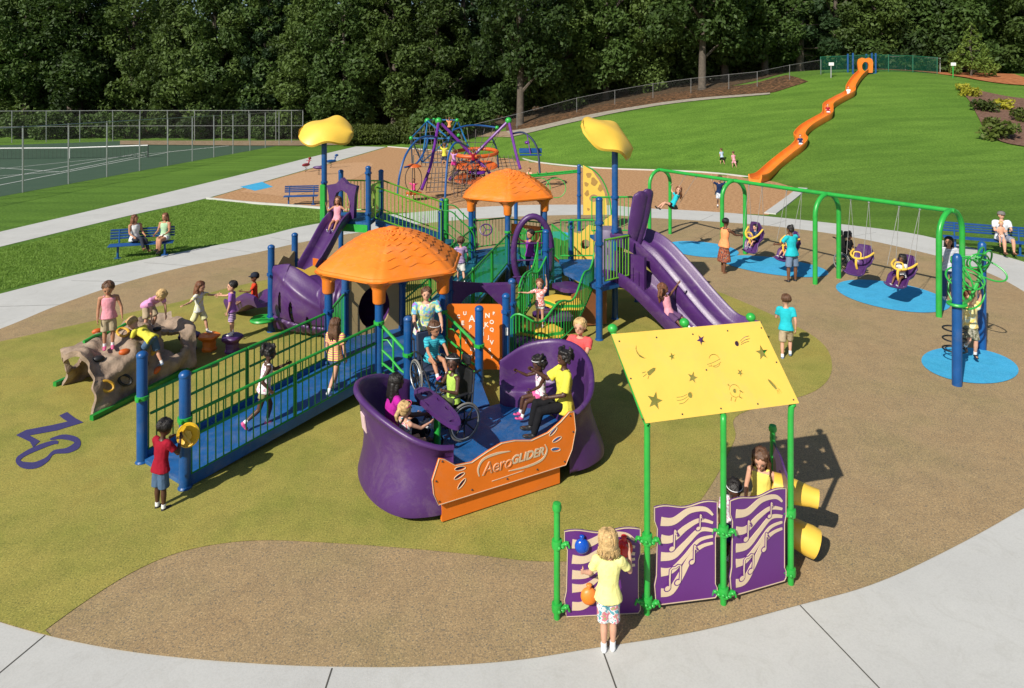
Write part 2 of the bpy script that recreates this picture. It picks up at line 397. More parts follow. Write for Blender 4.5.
for x, y, z in ((-90, 80, .5), (-60, 90, 1.5), (-40, 80, .6), (-20, 80, .6), (-60, 140, 2), (0, 90, 3.5), (0, 140, 5), (20, 90, 6.5), (30, 100, 7.6), (45, 90, 7.8), (60, 80, 6.5), (60, 110, 8), (60, 50, 3.2), (80, 60, 4.5), (30, 150, 8), (70, 150, 8), (-80, 180, 3), (-60, 60, 0), (-30, 62, 0), (90, 30, 1.5)):
    PX.append((x, y)); PZ.append(z)
PX = np.array(PX, float); PZ = np.array(PZ, float)
def _k(d2): return np.where(d2 > 0, d2*np.log(np.maximum(d2, 1e-9)), 0)
_n = len(PX); _d = ((PX[:, None]-PX[None])**2).sum(-1); _K = _k(_d)+np.eye(_n)*60
_A = np.zeros((_n+3, _n+3)); _A[:_n, :_n] = _K; _A[:_n, _n] = 1; _A[:_n, _n+1:] = PX; _A[_n, :_n] = 1; _A[_n+1:, :_n] = PX.T
_w = np.linalg.solve(_A, np.r_[PZ, 0, 0, 0])
GX = np.r_[np.arange(-320, -100, 20.), np.arange(-100, 100.1, 1.25), np.arange(120, 321, 20.)]
GY = np.r_[np.arange(-60, -10, 10.), np.arange(-10, 120.1, 1.25), np.arange(130, 520, 20.)]
_gx, _gy = np.meshgrid(GX, GY, indexing='ij'); _pp = np.c_[_gx.ravel(), _gy.ravel()]
_cl = np.c_[np.clip(_pp[:, 0], -100, 95), np.clip(_pp[:, 1], -10, 150)]
_z = (_k(((_cl[:, None]-PX[None])**2).sum(-1))@_w[:_n])+_w[_n]+_cl@_w[_n+1:]
_b = np.interp(_pp[:, 0], [a for a, _ in YB], [b for _, b in YB])
_t = np.clip((_pp[:, 1]-_b)/5., 0, 1); _z = np.clip(_z, 0, 9)*(_t*_t*(3-2*_t))
GZ = _z.reshape(_gx.shape)
def TH(x, y):
    i = int(np.clip(np.searchsorted(GX, x)-1, 0, len(GX)-2)); j = int(np.clip(np.searchsorted(GY, y)-1, 0, len(GY)-2))
    u = (x-GX[i])/(GX[i+1]-GX[i]); v = (y-GY[j])/(GY[j+1]-GY[j])
    return float(GZ[i, j]*(1-u)*(1-v)+GZ[i+1, j]*u*(1-v)+GZ[i, j+1]*(1-u)*v+GZ[i+1, j+1]*u*v)
def hit(px, py, y0=30., y1=110.):
    """first terrain point seen along a viewing ray"""
    Y = y0; last = None
    while Y < y1:
        p = Q(px, py, Y); 
        if p.z <= TH(p.x, p.y): return V((p.x, p.y, TH(p.x, p.y)))
        Y += .2
    p = Q(px, py, y1); return V((p.x, p.y, TH(p.x, p.y)))
def onT(x, y, dz=0): return V((x, y, TH(x, y)+dz))
vs = [(float(GX[i]), float(GY[j]), float(GZ[i, j])) for i in range(len(GX)) for j in range(len(GY))]
m_ = len(GY); fs = [(i*m_+j, (i+1)*m_+j, (i+1)*m_+j+1, i*m_+j+1) for i in range(len(GX)-1) for j in range(m_-1)]
mb = MB(); mb.add(vs, fs); tag(mb.build('lawn', GRASS), 'mown green lawn rising to a hill at the back right', 'lawn', kind='structure')

def sheet(name, poly, z, mat, label, cat='ground', parent=None):
    mb = MB(); mb.add([(p[0], p[1], z) for p in poly], [tuple(range(len(poly)))])
    o = mb.build(name, mat, parent, smooth=False)
    bm = bmesh.new(); bm.from_mesh(o.data); bmesh.ops.triangulate(bm, faces=bm.faces[:])
    for f in bm.faces:
        if f.normal.z < 0: f.normal_flip()
    bm.to_mesh(o.data); bm.free()
    tag(o, label, cat, kind='structure'); return o
def gp(l, n=6): return [(p.x, p.y) for p in spline([G(*q) for q in l], n)]
def drape(name, A, B, mat, label, nv=4, dz=.05, n=8):
    a = spline(A, n); b = spline(B, n); rows = []
    for p, q in zip(a, b): rows.append([onT(*(p.lerp(q, k/nv)).xy, dz) for k in range(nv+1)])
    mb = MB(); mb.grid(rows); o = mb.build(name, mat, smooth=True); tag(o, label, 'ground', kind='structure'); return o
# inner boundary of the ring walk
left_in = [(-260, 420), (-120, 372), (0, 329.5), (60, 305), (128, 282), (190, 266), (256, 253), (300, 243), (350, 234), (430, 223), (512, 217), (600, 215), (640, 217.5), (700, 221), (768, 226), (850, 237), (940, 257), (985, 272), (1024, 292), (1090, 340), (1130, 400), (1110, 455), (1010, 517), (930, 560), (868, 587), (800, 606), (700, 632), (590, 650), (512, 662), (420, 668), (330, 668), (256, 665), (170, 658), (100, 648), (25, 631), (-60, 604), (-200, 560), (-330, 500), (-260, 420)]
inner = gp(left_in, 6)[:-1]
outer_far = [(-300, 380), (-140, 334), (0, 294), (128, 263), (256, 237.5), (300, 227), (350, 219), (430, 211), (512, 205.5), (600, 205), (640, 208), (700, 211), (768, 216.5), (896, 231), (960, 245), (1024, 262), (1100, 290), (1200, 340)]
of = gp(outer_far, 6)
conc = [(-12.5, 9)]+of[2:]+[(12.5, 8), (11, 4.2), (7, 2.2), (-7, 2.2), (-11, 4)]
sheet('ring_walkway', conc, .006, CONC, 'pale concrete walkway circling the play surface')
sheet('play_surface', inner, .014, RTAN, 'tan rubber play surface inside the concrete ring')
olive1 = gp([(-300, 480), (-140, 420), (-40, 380), (50, 345), (110, 318), (170, 305), (235, 287), (300, 275), (360, 270), (420, 263), (480, 262), (560, 262), (640, 262), (700, 285), (760, 310), (815, 338), (832, 365), (815, 392), (740, 415), (735, 440), (715, 480), (690, 515), (660, 545), (620, 560), (540, 563), (480, 557), (420, 551), (340, 545), (256, 542), (190, 551), (140, 570), (90, 600), (45, 632)], 6)
# clip the olive area to the inner circle on the left
def inside(p, poly):
    c = False; n = len(poly)
    for i in range(n):
        a, b = poly[i], poly[(i+1) % n]
        if (a[1] > p[1]) != (b[1] > p[1]) and p[0] < (b[0]-a[0])*(p[1]-a[1])/(b[1]-a[1])+a[0]: c = not c
    return c
cx0, cy0 = .9, 17.
ol = []
for p in olive1:
    q = V((p[0], p[1], 0)); c = V((cx0, cy0, 0)); k = 0
    while not inside((q.x, q.y), inner) and k < 200: q = q.lerp(c, .01); k += 1
    ol.append((q.x, q.y))
# left rim follows the ring
rim = [p for p in inner if p[0] < -4.4 and p[1] < 13.3 and p[1] > 5.9]
rim.sort(key=lambda p: p[1])
ol = [p for p in ol if not (p[0] < -8.6)]
ol = ol+rim
ctr = (-4.5, 11.0)
sheet('olive_play_surface', ol, .020, ROLIVE, 'olive green rubber area under the play equipment')
def ellp(px, py, w, h, z, name, label, rot=0):
    pts = [];
    for i in range(40):
        a = 2*PI*i/40; c, s = math.cos(rot), math.sin(rot); x, y = w*math.cos(a), h*math.sin(a)
        g = G(px+x*c-y*s, py+x*s+y*c); pts.append((g.x, g.y))
    return sheet(name, pts, z, RBLUE, label)
ellp(702, 250, 37, 7.5, .026, 'blue_landing_patch', 'bright blue rubber patch under the farthest swings', .10)
ellp(775, 267, 54, 8.5, .026, 'blue_landing_patch', 'bright blue rubber patch under the middle swings', .13)
ellp(893, 297, 58, 13.5, .026, 'blue_landing_patch', 'bright blue rubber patch under the nearest bucket swings', .17)
ellp(970, 366.5, 49, 17.5, .026, 'blue_landing_patch', 'bright blue rubber patch under the hanging ring climber', .12)
ellp(556, 240, 22, 8, .026, 'blue_landing_patch', 'blue rubber patch behind the orange roofed deck')
# walkway joints
jm = MB()
def joint(p, q, z=.0085, w=.014):
    a, b = G(*p), G(*q); t = (b-a).normalized(); n_ = V((-t.y, t.x, 0))*w/2
    jm.add([(a.x+n_.x, a.y+n_.y, z), (a.x-n_.x, a.y-n_.y, z), (b.x-n_.x, b.y-n_.y, z), (b.x+n_.x, b.y+n_.y, z)], [(0, 1, 2, 3)])
for p, q in (((45, 636), (-20, 690)), ((332, 669), (322, 700)), ((602, 649), (622, 705)), ((800, 606), (890, 700)), ((0, 0), (0, 0)))[:4]: joint(p, q)
for i in range(2, 30):
    k = len(inner)*0
for i, q in enumerate(left_in[2:18]):
    if i % 1 == 0 and i < 15:
        a = G(*q); d = (a-V((cx0, cy0+1, 0))).normalized()
        jm.add([(a.x-d.y*.007, a.y+d.x*.007, .0085), (a.x+d.y*.007, a.y-d.x*.007, .0085), (a.x+d.x*1.7+d.y*.007, a.y+d.y*1.7-d.x*.007, .0085), (a.x+d.x*1.7-d.y*.007, a.y+d.y*1.7+d.x*.007, .0085)], [(0, 1, 2, 3)])
JM = M('joint_dirt', (.07, .065, .055), .9)
tag(jm.build('walkway_joint', JM, smooth=False), 'thin dark joints across the concrete walkway', 'joint', kind='structure')
# upper walk
up = gp([(-60, 247), (0, 232), (128, 202), (256, 171), (320, 155), (356, 146.5)], 4)+gp([(386, 147), (330, 163), (270, 180), (208, 198), (128, 216), (0, 247), (-60, 262)], 4)
sheet('upper_walkway', up, .010, CONC, 'concrete path crossing the lawn beside the tennis court')
mul = gp([(207, 199), (250, 203.5), (300, 207), (360, 212), (430, 212), (512, 207), (600, 207), (640, 209), (768, 215)], 4)+[tuple(G(*q).xy) for q in ((786, 202), (803, 188.5), (775, 182))]+gp([(760, 179), (700, 172.5), (640, 170), (600, 168.5), (560, 166), (540, 163), (515, 157), (490, 153), (440, 151), (400, 147), (388, 147)], 4)+gp([(386, 147.5), (330, 163.5), (270, 180.5), (209, 198.5)], 4)
sheet('wood_chip_area', mul, .004, MULCH, 'orange brown wood chip area behind the walkway')
pc = gp([(240, 192), (268, 182), (300, 173), (335, 164.5), (372, 163), (360, 176), (330, 186), (290, 197)], 4)
sheet('pale_chip_area', pc, .012, PALECHIP, 'pale orange chip patch beside the upper path')
sheet('blue_mat', [tuple(G(*q).xy) for q in ((240, 187), (262, 182), (273, 187), (255, 191))], .016, RBLUE, 'flat blue mat at the left tip of the chips')
# white border kerb
kb = MB()
def kerb(l, w=.12, h=.09, n=4):
    sp = [V((p[0], p[1], 0)) for p in gp(l, n)]
    kb.sweep(sp, [(-w/2, 0), (w/2, 0), (w/2, h), (-w/2, h)], up=(0, 0, 1))
kerb([(388, 147), (440, 151), (490, 153), (515, 157), (540, 163), (600, 168.5), (700, 172.5), (760, 179)])
kerb([(207, 199), (250, 203.5), (300, 207), (345, 211)])
kerb([(803, 188.5), (790, 199), (770, 214)], .5, .05)
tag(kb.build('chip_border', CONC, smooth=False), 'low pale concrete border round the wood chips', 'border', kind='structure')
# hill paths
drape('dirt_path', [G(120, 130+15, 0), G(300, 146), G(420, 143.5), V((-3, 66, 0)), V((0.2, 62, 0))], [G(120, 141), G(300, 141), G(420, 139.5), V((-3, 69, 0)), V((-.5, 66, 0))], DIRT, 'tan dirt strip running in front of the hedge', dz=.06)
A = [hit(512, 137.5), hit(540, 131), hit(580, 121.5), hit(620, 113), hit(660, 106), hit(700, 101), hit(740, 97.5), hit(770, 95)]
B = [hit(506, 132), hit(540, 126.5), hit(580, 117.5), hit(620, 109.8), hit(660, 103.5), hit(700, 98.7), hit(740, 95.6), hit(770, 93.5)]
BX = B+[hit(790, 88), hit(808, 82)]
drape('hill_path', A, B, GREYPATH, 'narrow grey path curving up the hill below the woods', dz=.07)
B2 = [p+V((0, 5.0, 0)) for p in BX]
drape('leaf_litter', BX, B2, ground3('leaf_litter', [(.40, (.025, .018, .010)), (.52, (.10, .055, .028)), (.66, (.30, .15, .07))], 3), 'bare leaf strewn ground under the trees by the hill fence', dz=.06)
drape('forest_floor', [V((-100, 85, 0)), V((-50, 84, 0)), V((-24, 80, 0)), V((-18, 75, 0)), V((-4, 71, 0)), V((3, 67, 0)), V((12, 68.5, 0)), V((22, 67, 0)), V((29, 71, 0)), V((34, 79, 0)), V((60, 82, 0)), V((90, 82, 0))], [V((-110, 119, 0)), V((-50, 119, 0)), V((-24, 119, 0)), V((-18, 119, 0)), V((-4, 119, 0)), V((3, 119, 0)), V((12, 119, 0)), V((22, 119, 0)), V((29, 119, 0)), V((40, 119, 0)), V((60, 119, 0)), V((95, 119, 0))], ground3('shaded_forest_litter', [(.35, (.03, .02, .012)), (.5, (.07, .045, .025)), (.68, (.13, .085, .045))], 2), 'shaded leaf strewn forest floor', nv=24, dz=.05)  # tree shade is put into the dark litter colours of this sheet
drape('planting_bed', [hit(958, 90), hit(969, 101), hit(978, 118), hit(988, 135), hit(1008, 145), hit(1040, 150)], [hit(972, 90), hit(1005, 97), hit(1040, 103), hit(1060, 118), hit(1065, 132), hit(1060, 143)], BEDM, 'brown mulch planting bed on the right slope', dz=.08)
drape('clay_bank', [hit(962, 77.5), hit(985, 82), hit(1010, 85), hit(1045, 87)], [V((32, 77, 0)), V((40, 79, 0)), V((48, 80, 0)), V((58, 80, 0))], CLAY, 'bare red clay bank at the upper right', dz=.09)
# ground number marks, traced on the rubber
def mark(loops):
    for lp in loops:
        pts = [tuple(G(*p).xy) for p in lp]
        mm.add([(p[0], p[1], .026) for p in pts], [tuple(range(len(pts)))])
Z = lambda l: [(x/4, 344+y/4) for x, y in l]
mm = MB()
mark([Z([(237, 292), (268, 278), (300, 302), (334, 320), (306, 328), (228, 352), (118, 372), (160, 395), (132, 420), (120, 398), (64, 371), (104, 350), (210, 330), (270, 316), (252, 305)])])
def ribm(pts, w):
    r = ribbon2([(x/4, 344+y/4) for x, y in pts], w); pp = [tuple(G(*p).xy) for p in r]; n = len(pp)//2
    L, R = pp[:n], pp[n:][::-1]
    mm.grid([[(*a, .026), (*b, .026)] for a, b in zip(L, R)])
ribm([(200, 388), (250, 378), (300, 388), (308, 410), (270, 432), (215, 440), (185, 470), (140, 492), (90, 490), (72, 470), (100, 446), (160, 418), (215, 400), (232, 402)], [1.5, 5, 6, 7, 5, 3, 6, 7, 5, 4, 5, 4, 3])
o = mm.build('number_marking', NAVYMARK, smooth=False); tag(o, 'dark blue number 23 inlaid in the olive rubber', 'ground marking', kind='structure')
bm = bmesh.new(); bm.from_mesh(o.data); bmesh.ops.triangulate(bm, faces=bm.faces[:])
for f in bm.faces:
    f.normal_update()
    if f.normal.z < 0: f.normal_flip()
bm.to_mesh(o.data); bm.free()

# ------------------------------------------------------------------ tennis court
c0, c1, c2 = G(303, 141), G(50, 187.5), G(-200, 233)
dv = (c0-c1).normalized(); pv = V((-dv.y, dv.x, 0))
court = [c0, c0+(c1-c0)*1.9, c0+(c1-c0)*1.9+V((-26, 12, 0)), V((-60, 68, 0)), V((-52, c0.y+.3, 0))]
court = [(c0.x, c0.y), (c0+(c1-c0)*1.9).xy, (-60, 30), (-56, 70), (-46.4, c0.y-.5)]
sheet('tennis_court', court, .008, COURT, 'dark green tennis court behind a tall fence')
lm = MB()
def cline(p, q, w=.09, z=.014):
    a, b = G(*p), G(*q); t = (b-a).normalized(); n_ = V((-t.y, t.x, 0))*w/2
    lm.add([(*(a+n_).xy, z), (*(a-n_).xy, z), (*(b-n_).xy, z), (*(b+n_).xy, z)], [(0, 1, 2, 3)])
for p, q in (((-40, 193), (170, 152)), ((-40, 186), (148, 151.8)), ((-10, 170), (256, 143)), ((0, 168), (60, 172)), ((60, 172), (145, 155)), ((-30, 178), (60, 172)), ((120, 145), (235, 145)), ((170, 152), (256, 143))): cline(p, q)
tag(lm.build('court_lines', WHITE, smooth=False), 'white painted lines on the tennis court', 'court lines', kind='structure')
tn = empty('tennis_net', G(67, 158), 0, 'white banded tennis net sagging across the dark green court', 'net')
def netp(px, py): return G(px, py)
a, b = netp(-30, 160), netp(148, 157.5)
mb = MB(); mb.tube([a+V((0, 0, .95)), a.lerp(b, .55)+V((0, 0, .9)), b+V((0, 0, 1.05))], .05, 5); ob = mb.build('net_band', WHITE, tn); ob.matrix_parent_inverse = tn.matrix_world.inverted() if 0 else Matrix.Translation(-tn.location)
mb = MB()
for i in range(45):
    p = a.lerp(b, i/44); mb.tube([p+V((0, 0, .03)), p+V((0, 0, .95))], .008, 3)
for z in [.1*i for i in range(1, 10)]: mb.tube([a+V((0, 0, z)), b+V((0, 0, z))], .007, 3)
ob = mb.build('net_mesh', BLACK, tn); ob.matrix_parent_inverse = Matrix.Translation(-tn.location)
for p in (a, b):
    mb = MB(); mb.tube([p, p+V((0, 0, 1.08))], .04, 6); ob = mb.build('net_post', DGREY, tn); ob.matrix_parent_inverse = Matrix.Translation(-tn.location)
p = a.lerp(b, .55); mb = MB(); mb.tube([p, p+V((0, 0, .92))], .035, 5); ob = mb.build('center_strap', WHITE, tn); ob.matrix_parent_inverse = Matrix.Translation(-tn.location)

def adopt(o, parent):
    o.parent = parent; o.matrix_parent_inverse = Matrix.Translation(-V(parent.location)) if parent.rotation_euler.z == 0 else (Matrix.Translation(parent.location) @ Matrix.Rotation(parent.rotation_euler.z, 4, 'Z')).inverted()
    return o
def chain_fence(name, pts, h, label, group, link=LINK, pm=STEEL, pr=.042, n_per=3.0, cat='fence', mid=False):
    root = empty(name, pts[0], 0, label, cat, group)
    for i in range(len(pts)-1):
        a, b = V(pts[i]), V(pts[i+1]); d = (b-a).xy.length; k = max(1, round(d/n_per))
        ang = math.atan2((b-a).y, (b-a).x)
        # wire panel in a local frame so its pattern follows the run
        rows = []; loc = V((a.x, a.y, 0))
        for j in range(k+1):
            p = a.lerp(b, j/k); z = TH(p.x, p.y); q = (p-a).xy.length; rows.append([(q, 0, z+.03), (q, 0, z+h-.03)])
        mb = MB(); mb.grid(rows); w = mb.build('wire_mesh', link, None, smooth=False); w.location = loc-V(root.location); w.rotation_euler = (0, 0, ang); w.parent = root
        top = [];
        for j in range(k+1):
            p = a.lerp(b, j/k); z = TH(p.x, p.y); top.append(V((p.x, p.y, z+h)))
            if j < k or i == len(pts)-2:
                mb = MB(); mb.tube([(p.x, p.y, z), (p.x, p.y, z+h+.05)], pr, 6); adopt(mb.build('fence_post', pm), root)
        mb = MB(); mb.tube(top, pr*.7, 5)
        if mid: mb.tube([p-V((0, 0, h*.5)) for p in top], pr*.6, 5)
        adopt(mb.build('top_rail', pm), root)
    return root
fc = V((c0.x, c0.y, 0)); fn = fc+(V((c1.x, c1.y, 0))-fc)*1.75
chain_fence('tennis_fence', [fn, fc], 3.6, 'tall grey chain link fence along the near side of the tennis court', 'tennis court fences', n_per=3.5)
chain_fence('tennis_fence', [fc+V((-.05, .1, 0)), V((-46.7, 77.2, 0)), V((-60, 74, 0))], 3.6, 'grey chain link fence along the far side of the tennis court', 'tennis court fences', n_per=3.2, mid=True)
hp = [V((-5, 66, 0)), V((0.5, 66, 0))]+[p+V((0, 3.2, 0)) for p in B[2:]]+[hit(828, 77)+V((0, 1.5, 0))]
hp = [onT(p.x, p.y) for p in hp]
chain_fence('hill_fence', hp, 1.5, 'grey chain link fence climbing beside the woods', 'hill fences', n_per=5, pr=.03, pm=M('shaded_steel', (.16, .16, .155), .6))  # post steel coloured darker to stand in for the shade by the woods
tp = [hit(830, 76), hit(858, 75), hit(900, 74.5), hit(950, 77)]
tp = [onT(p.x, p.y+2.0) for p in tp]
chain_fence('green_fence', tp, 1.7, 'dark green wire fence along the hilltop', 'hill fences', link=GLINK, pm=M('green_fence_post', (.01, .13, .07), .5), n_per=2.2)
chain_fence('hill_fence', [onT(33, 75), onT(48, 74)], 1.6, 'grey chain link fence at the upper right edge', 'hill fences', n_per=4)
for x, lab in ((831, 'small white notice sign at the left end of the green hilltop fence'), (953, 'small white notice sign at the right end of the green hilltop fence')):
    b_ = hit(x, 78); r = empty('notice_sign', b_, 0, lab, 'sign', 'hilltop signs')
    mb = MB(); mb.tube([(0, 0, 0), (0, 0, 1.3)], .05, 6); mb.build('post', GREEN if x > 900 else STEEL, r)
    mb = MB(); mb.box((0, -.07, 1.35), (.5, .03, .32), bev=.01); mb.build('sign_board', WHITE, r)
# ------------------------------------------------------------------ vegetation
def leaves(centers, n, size, rng, flat=.5):
    """n leaf-clump faces spread around shells of the given blobs (c, r)"""
    cs = np.array([c for c, r in centers]); rs = np.array([r for c, r in centers]); 
    if rs.ndim == 1: rs = np.c_[rs, rs, rs*.8]
    w = rs[:, 0]**2; w = w/w.sum(); idx = rng.choice(len(cs), n, p=w)
    d = rng.normal(size=(n, 3)); d /= np.linalg.norm(d, axis=1)[:, None]
    rad = rng.uniform(.62, 1.06, n)**.8
    p = cs[idx]+d*rs[idx]*rad[:, None]
    nr = d*.7+rng.normal(size=(n, 3))*.75+np.array([0, 0, .35]); nr /= np.linalg.norm(nr, axis=1)[:, None]
    t = np.cross(nr, rng.normal(size=(n, 3))); t /= np.linalg.norm(t, axis=1)[:, None]; b = np.cross(nr, t)
    s = size*rng.uniform(.55, 1.35, n)[:, None]
    q = np.stack([p-t*s, p-b*s*flat, p+t*s, p+b*s*flat], 1).reshape(-1, 3)
    return q
def leafmesh(name, q, mat):
    n = len(q)//4; me = bpy.data.meshes.new(name)
    me.vertices.add(len(q)); me.vertices.foreach_set('co', q.astype(np.float32).ravel())
    me.loops.add(n*4); me.loops.foreach_set('vertex_index', np.arange(n*4, dtype=np.int32))
    me.polygons.add(n); me.polygons.foreach_set('loop_start', np.arange(0, n*4, 4, dtype=np.int32)); me.polygons.foreach_set('loop_total', np.full(n, 4, np.int32))
    me.materials.append(mat); me.update(calc_edges=True); me.validate(); return me
def tree_meshes(seed, h, cr, base, mat, kind='broad', n=9000, size=.24):
    rng = np.random.default_rng(seed); random.seed(seed)
    blobs = []
    mb = MB(); tr = .022*h*.9
    mb.tube([(0, 0, -.3), (0, 0, .3), (.1, .05, h*.3), (-.1, .1, h*.6), (0, 0, h*.86)], [tr*1.5, tr, tr*.8, tr*.5, tr*.12], 9)
    if kind == 'broad':
        for i in range(46):
            f = (i+.5)/46; z = base+(h-base)*f; env = cr*(math.sin(PI*min(1, (f*.86+.14)))**.6)
            a = i*2.4+rng.uniform(-.4, .4); rr = env*rng.uniform(.35, .95)
            c = (rr*math.cos(a), rr*math.sin(a), z); r = cr*rng.uniform(.22, .40)*(1.1-.45*f)
            blobs.append((c, r))
            if i % 3 == 0:
                zb = max(base*.5, z-rr*.8); mb.tube([(0, 0, zb), (c[0]*.5, c[1]*.5, (zb+z)/2+.2), c], [tr*.45, tr*.28, tr*.08], 5)
    else:
        for i in range(60):
            f = (i+.5)/60; z = base+(h-base)*f; env = cr*(1-f)**.8+.25
            a = i*2.4; rr = env*rng.uniform(.45, .9); blobs.append(((rr*math.cos(a), rr*math.sin(a), z), cr*.24*(1.15-f)))
            if i % 2 == 0: mb.tube([(0, 0, z), (rr*math.cos(a), rr*math.sin(a), z-.15)], [tr*.25, tr*.06], 4)
    q = leaves(blobs, n, size, rng)
    tm = mb.build('trunk', BARK); tme = tm.data; bpy.data.objects.remove(tm)
    return tme, leafmesh('crown', q, mat)
TV = [tree_meshes(1, 21, 5.6, 2.2, LEAF[0], n=15000, size=.27), tree_meshes(2, 24, 6.2, 3.5, LEAF[1], n=17000, size=.28), tree_meshes(3, 19, 5.0, 1.2, LEAF[1], n=14000, size=.25),
      tree_meshes(4, 25, 4.6, 2, LEAF[2], 'cone', n=14000, size=.30), tree_meshes(5, 22, 5.8, 5.5, LEAF[0], n=15000, size=.27)]
def tree(var, x, y, s, rz, label, group, name='forest_tree'):
    r = empty(name, onT(x, y), rz, label, 'tree', group); r.scale = (s, s, s*random.uniform(.93, 1.08))
    for me, nm in zip(TV[var], ('trunk', 'crown')):
        o = bpy.data.objects.new(nm, me); COL.objects.link(o); o.parent = r
    return r
ordn = ['first', 'second', 'third', 'fourth', 'fifth', 'sixth', 'seventh', 'eighth', 'ninth', 'tenth', 'eleventh', 'twelfth', 'thirteenth', 'fourteenth', 'fifteenth', 'sixteenth', 'seventeenth', 'eighteenth', 'nineteenth', 'twentieth', 'twenty-first', 'twenty-second', 'twenty-third', 'twenty-fourth']
rnd = random.Random(5)
front = []
kinds = {0: 'dark leafy broad tree', 1: 'tall mid green broadleaf tree', 2: 'bushy low crowned tree', 3: 'narrow dark evergreen tree', 4: 'high crowned tree with bare lower trunk'}
xs = [-64, -57, -50, -43.5, -38, -31, -25, -20, -14.5, -9]
for i, x in enumerate(xs): front.append((x, (78 if x > -44 else 85)+rnd.uniform(-.5, 3)+(4 if -44 < x < -22 else 0), [2, 0, 1, 2, 0, 3, 2, 0, 1, 2][i]))
for px, Y, k in ((520, 68, 4), (560, 73, 2), (606, 74, 0), (640, 74, 2), (702, 67.5, 4), (725, 74, 0), (765, 74, 0), (800, 74, 3), (835, 78, 2), (880, 78, 1), (915, 78, 0), (950, 78, 0), (992, 80, 2), (1030, 77, 2)):
    front.append(((px-512)*Y/FP, Y, k))
for i, (x, y, k) in enumerate(front):
    s = rnd.uniform(.86, 1.04)
    if y < 69: s = .92
    tree(k, x, y, s, rnd.uniform(0, 6.28), kinds[k]+', '+ordn[i]+' from left in the front row', 'trees of the woods')
for row, (yy, step, off) in enumerate(((86, 6.6, 0), (95, 7.5, 3), (108, 9, 1))):
    x = -84-off-row*8
    while x < 84+row*8:
        if not (row >= 0 and -53 < x < -46):
            k = rnd.choice([0, 1, 2, 0, 1, 3, 4] if x < 0 else [0, 1, 2, 4, 0])
            tree(k, x+rnd.uniform(-1.5, 1.5), yy+rnd.uniform(-2, 2), rnd.uniform(.88, 1.06)*(1.0+.05*row), rnd.uniform(0, 6.28), 'dark tree deep in the woods behind the front trees', 'trees deep in the woods')
        x += step
# bushes
def bush_mesh(seed, r, h, mat, n, size):
    rng = np.random.default_rng(seed)
    bl = [((rng.uniform(-.6, .6)*r, rng.uniform(-.6, .6)*r, h*rng.uniform(.25, .7)), r*rng.uniform(.35, .6)) for _ in range(10)]
    return leafmesh('foliage', leaves(bl, n, size, rng), mat)
BV = [bush_mesh(11, 2.4, 2.6, LEAF[3], 3600, .15), bush_mesh(12, 2.2, 3.4, LEAF[0], 3000, .20), bush_mesh(13, .7, .8, LEAF[3], 420, .12), bush_mesh(14, .6, .5, LEAF[4], 260, .10)]
stem = MB();
for i in range(5):
    a = i*1.3; stem.tube([(0, 0, -.1), (.3*math.cos(a), .3*math.sin(a), .5), (.7*math.cos(a), .7*math.sin(a), 1.2)], [.05, .04, .02], 4)
sm_ = stem.build('stem', BARK); STM = sm_.data; bpy.data.objects.remove(sm_)
def bush(v, p, s, rz, label, group, name='bush', cat='bush'):
    r = empty(name, p, rz, label, cat, group); r.scale = (s, s, s)
    o = bpy.data.objects.new('foliage', BV[v]); COL.objects.link(o); o.parent = r
    if v < 2: o = bpy.data.objects.new('stem', STM); COL.objects.link(o); o.parent = r
hx = np.linspace(-17.2, -4.5, 9)
for i, x in enumerate(hx):
    bush(0, onT(x, 71.5+rnd.uniform(-.4, .4)), rnd.uniform(.85, 1.12), rnd.uniform(0, 6), 'green hedge shrub before the woods, '+ordn[i]+' from the left of its row', 'hedge shrubs')
for i, x in enumerate(np.arange(-70, 60, 4.4)):
    y = (82 if x < -22 else 76.5) if x < 0 else 77.0
    if -18 < x < -4: continue
    bush(1, onT(x, y+rnd.uniform(-1, 1)), rnd.uniform(.8, 1.2) if x < 0 else rnd.uniform(1.1, 1.6), rnd.uniform(0, 6), 'dark undergrowth bush in the shade at the foot of the woods', 'undergrowth bushes')
for yy in (91, 102):
    for x in np.arange(-80, 80, 6.5):
        bush(1, onT(x+rnd.uniform(-1, 1), yy), rnd.uniform(1.5, 2.1), rnd.uniform(0, 6), 'dark undergrowth bush deep in the woods', 'deep undergrowth bushes')
for i, (px, py, Y, v, lab) in enumerate(((436, 140, 69, 1, 'large leafy bush behind the net climber'), (470, 138, 68.5, 1, 'dark leafy bush between the net climber and the woods'), (452, 141, 71, 0, 'pale green bush behind the net climber'))):
    p = Q(px, py, Y); bush(v, onT(p.x, p.y), 1.25, i*2, lab, 'bushes behind the net climber')
for i, (px, py, v, s, lab) in enumerate(((984, 112, 2, 1.3, 'dark round shrub at the left side of the mulch bed'), (992, 126, 2, .8, 'small low shrub in the middle of the mulch bed'), (1003, 140, 2, 1.6, 'leafy green shrub at the near end of the mulch bed'), (1005, 110, 3, 1.6, 'yellow flowering shrub in the mulch bed'), (972, 97, 3, 1.5, 'yellow green shrub at the upper edge of the mulch bed'), (1022, 122, 2, 1.3, 'round shrub at the right edge of the photo'), (962, 91, 3, 1.2, 'small yellow shrub near the top of the mulch bed'))):
    bush(v, hit(px, py), s, i, lab, 'planting bed shrubs', 'shrub', 'shrub')
random.seed(3)
TV.append(tree_meshes(9, 5.6, 2.2, .4, leafmat('young_leaves', (.08, .13, .02), (.20, .27, .05)), 'cone', n=2600, size=.16))
p = hit(978, 77.5); tree(5, p.x, p.y+1, 1.0, 0, 'small bright green young tree beside the red clay bank', 'young tree', 'young_tree')
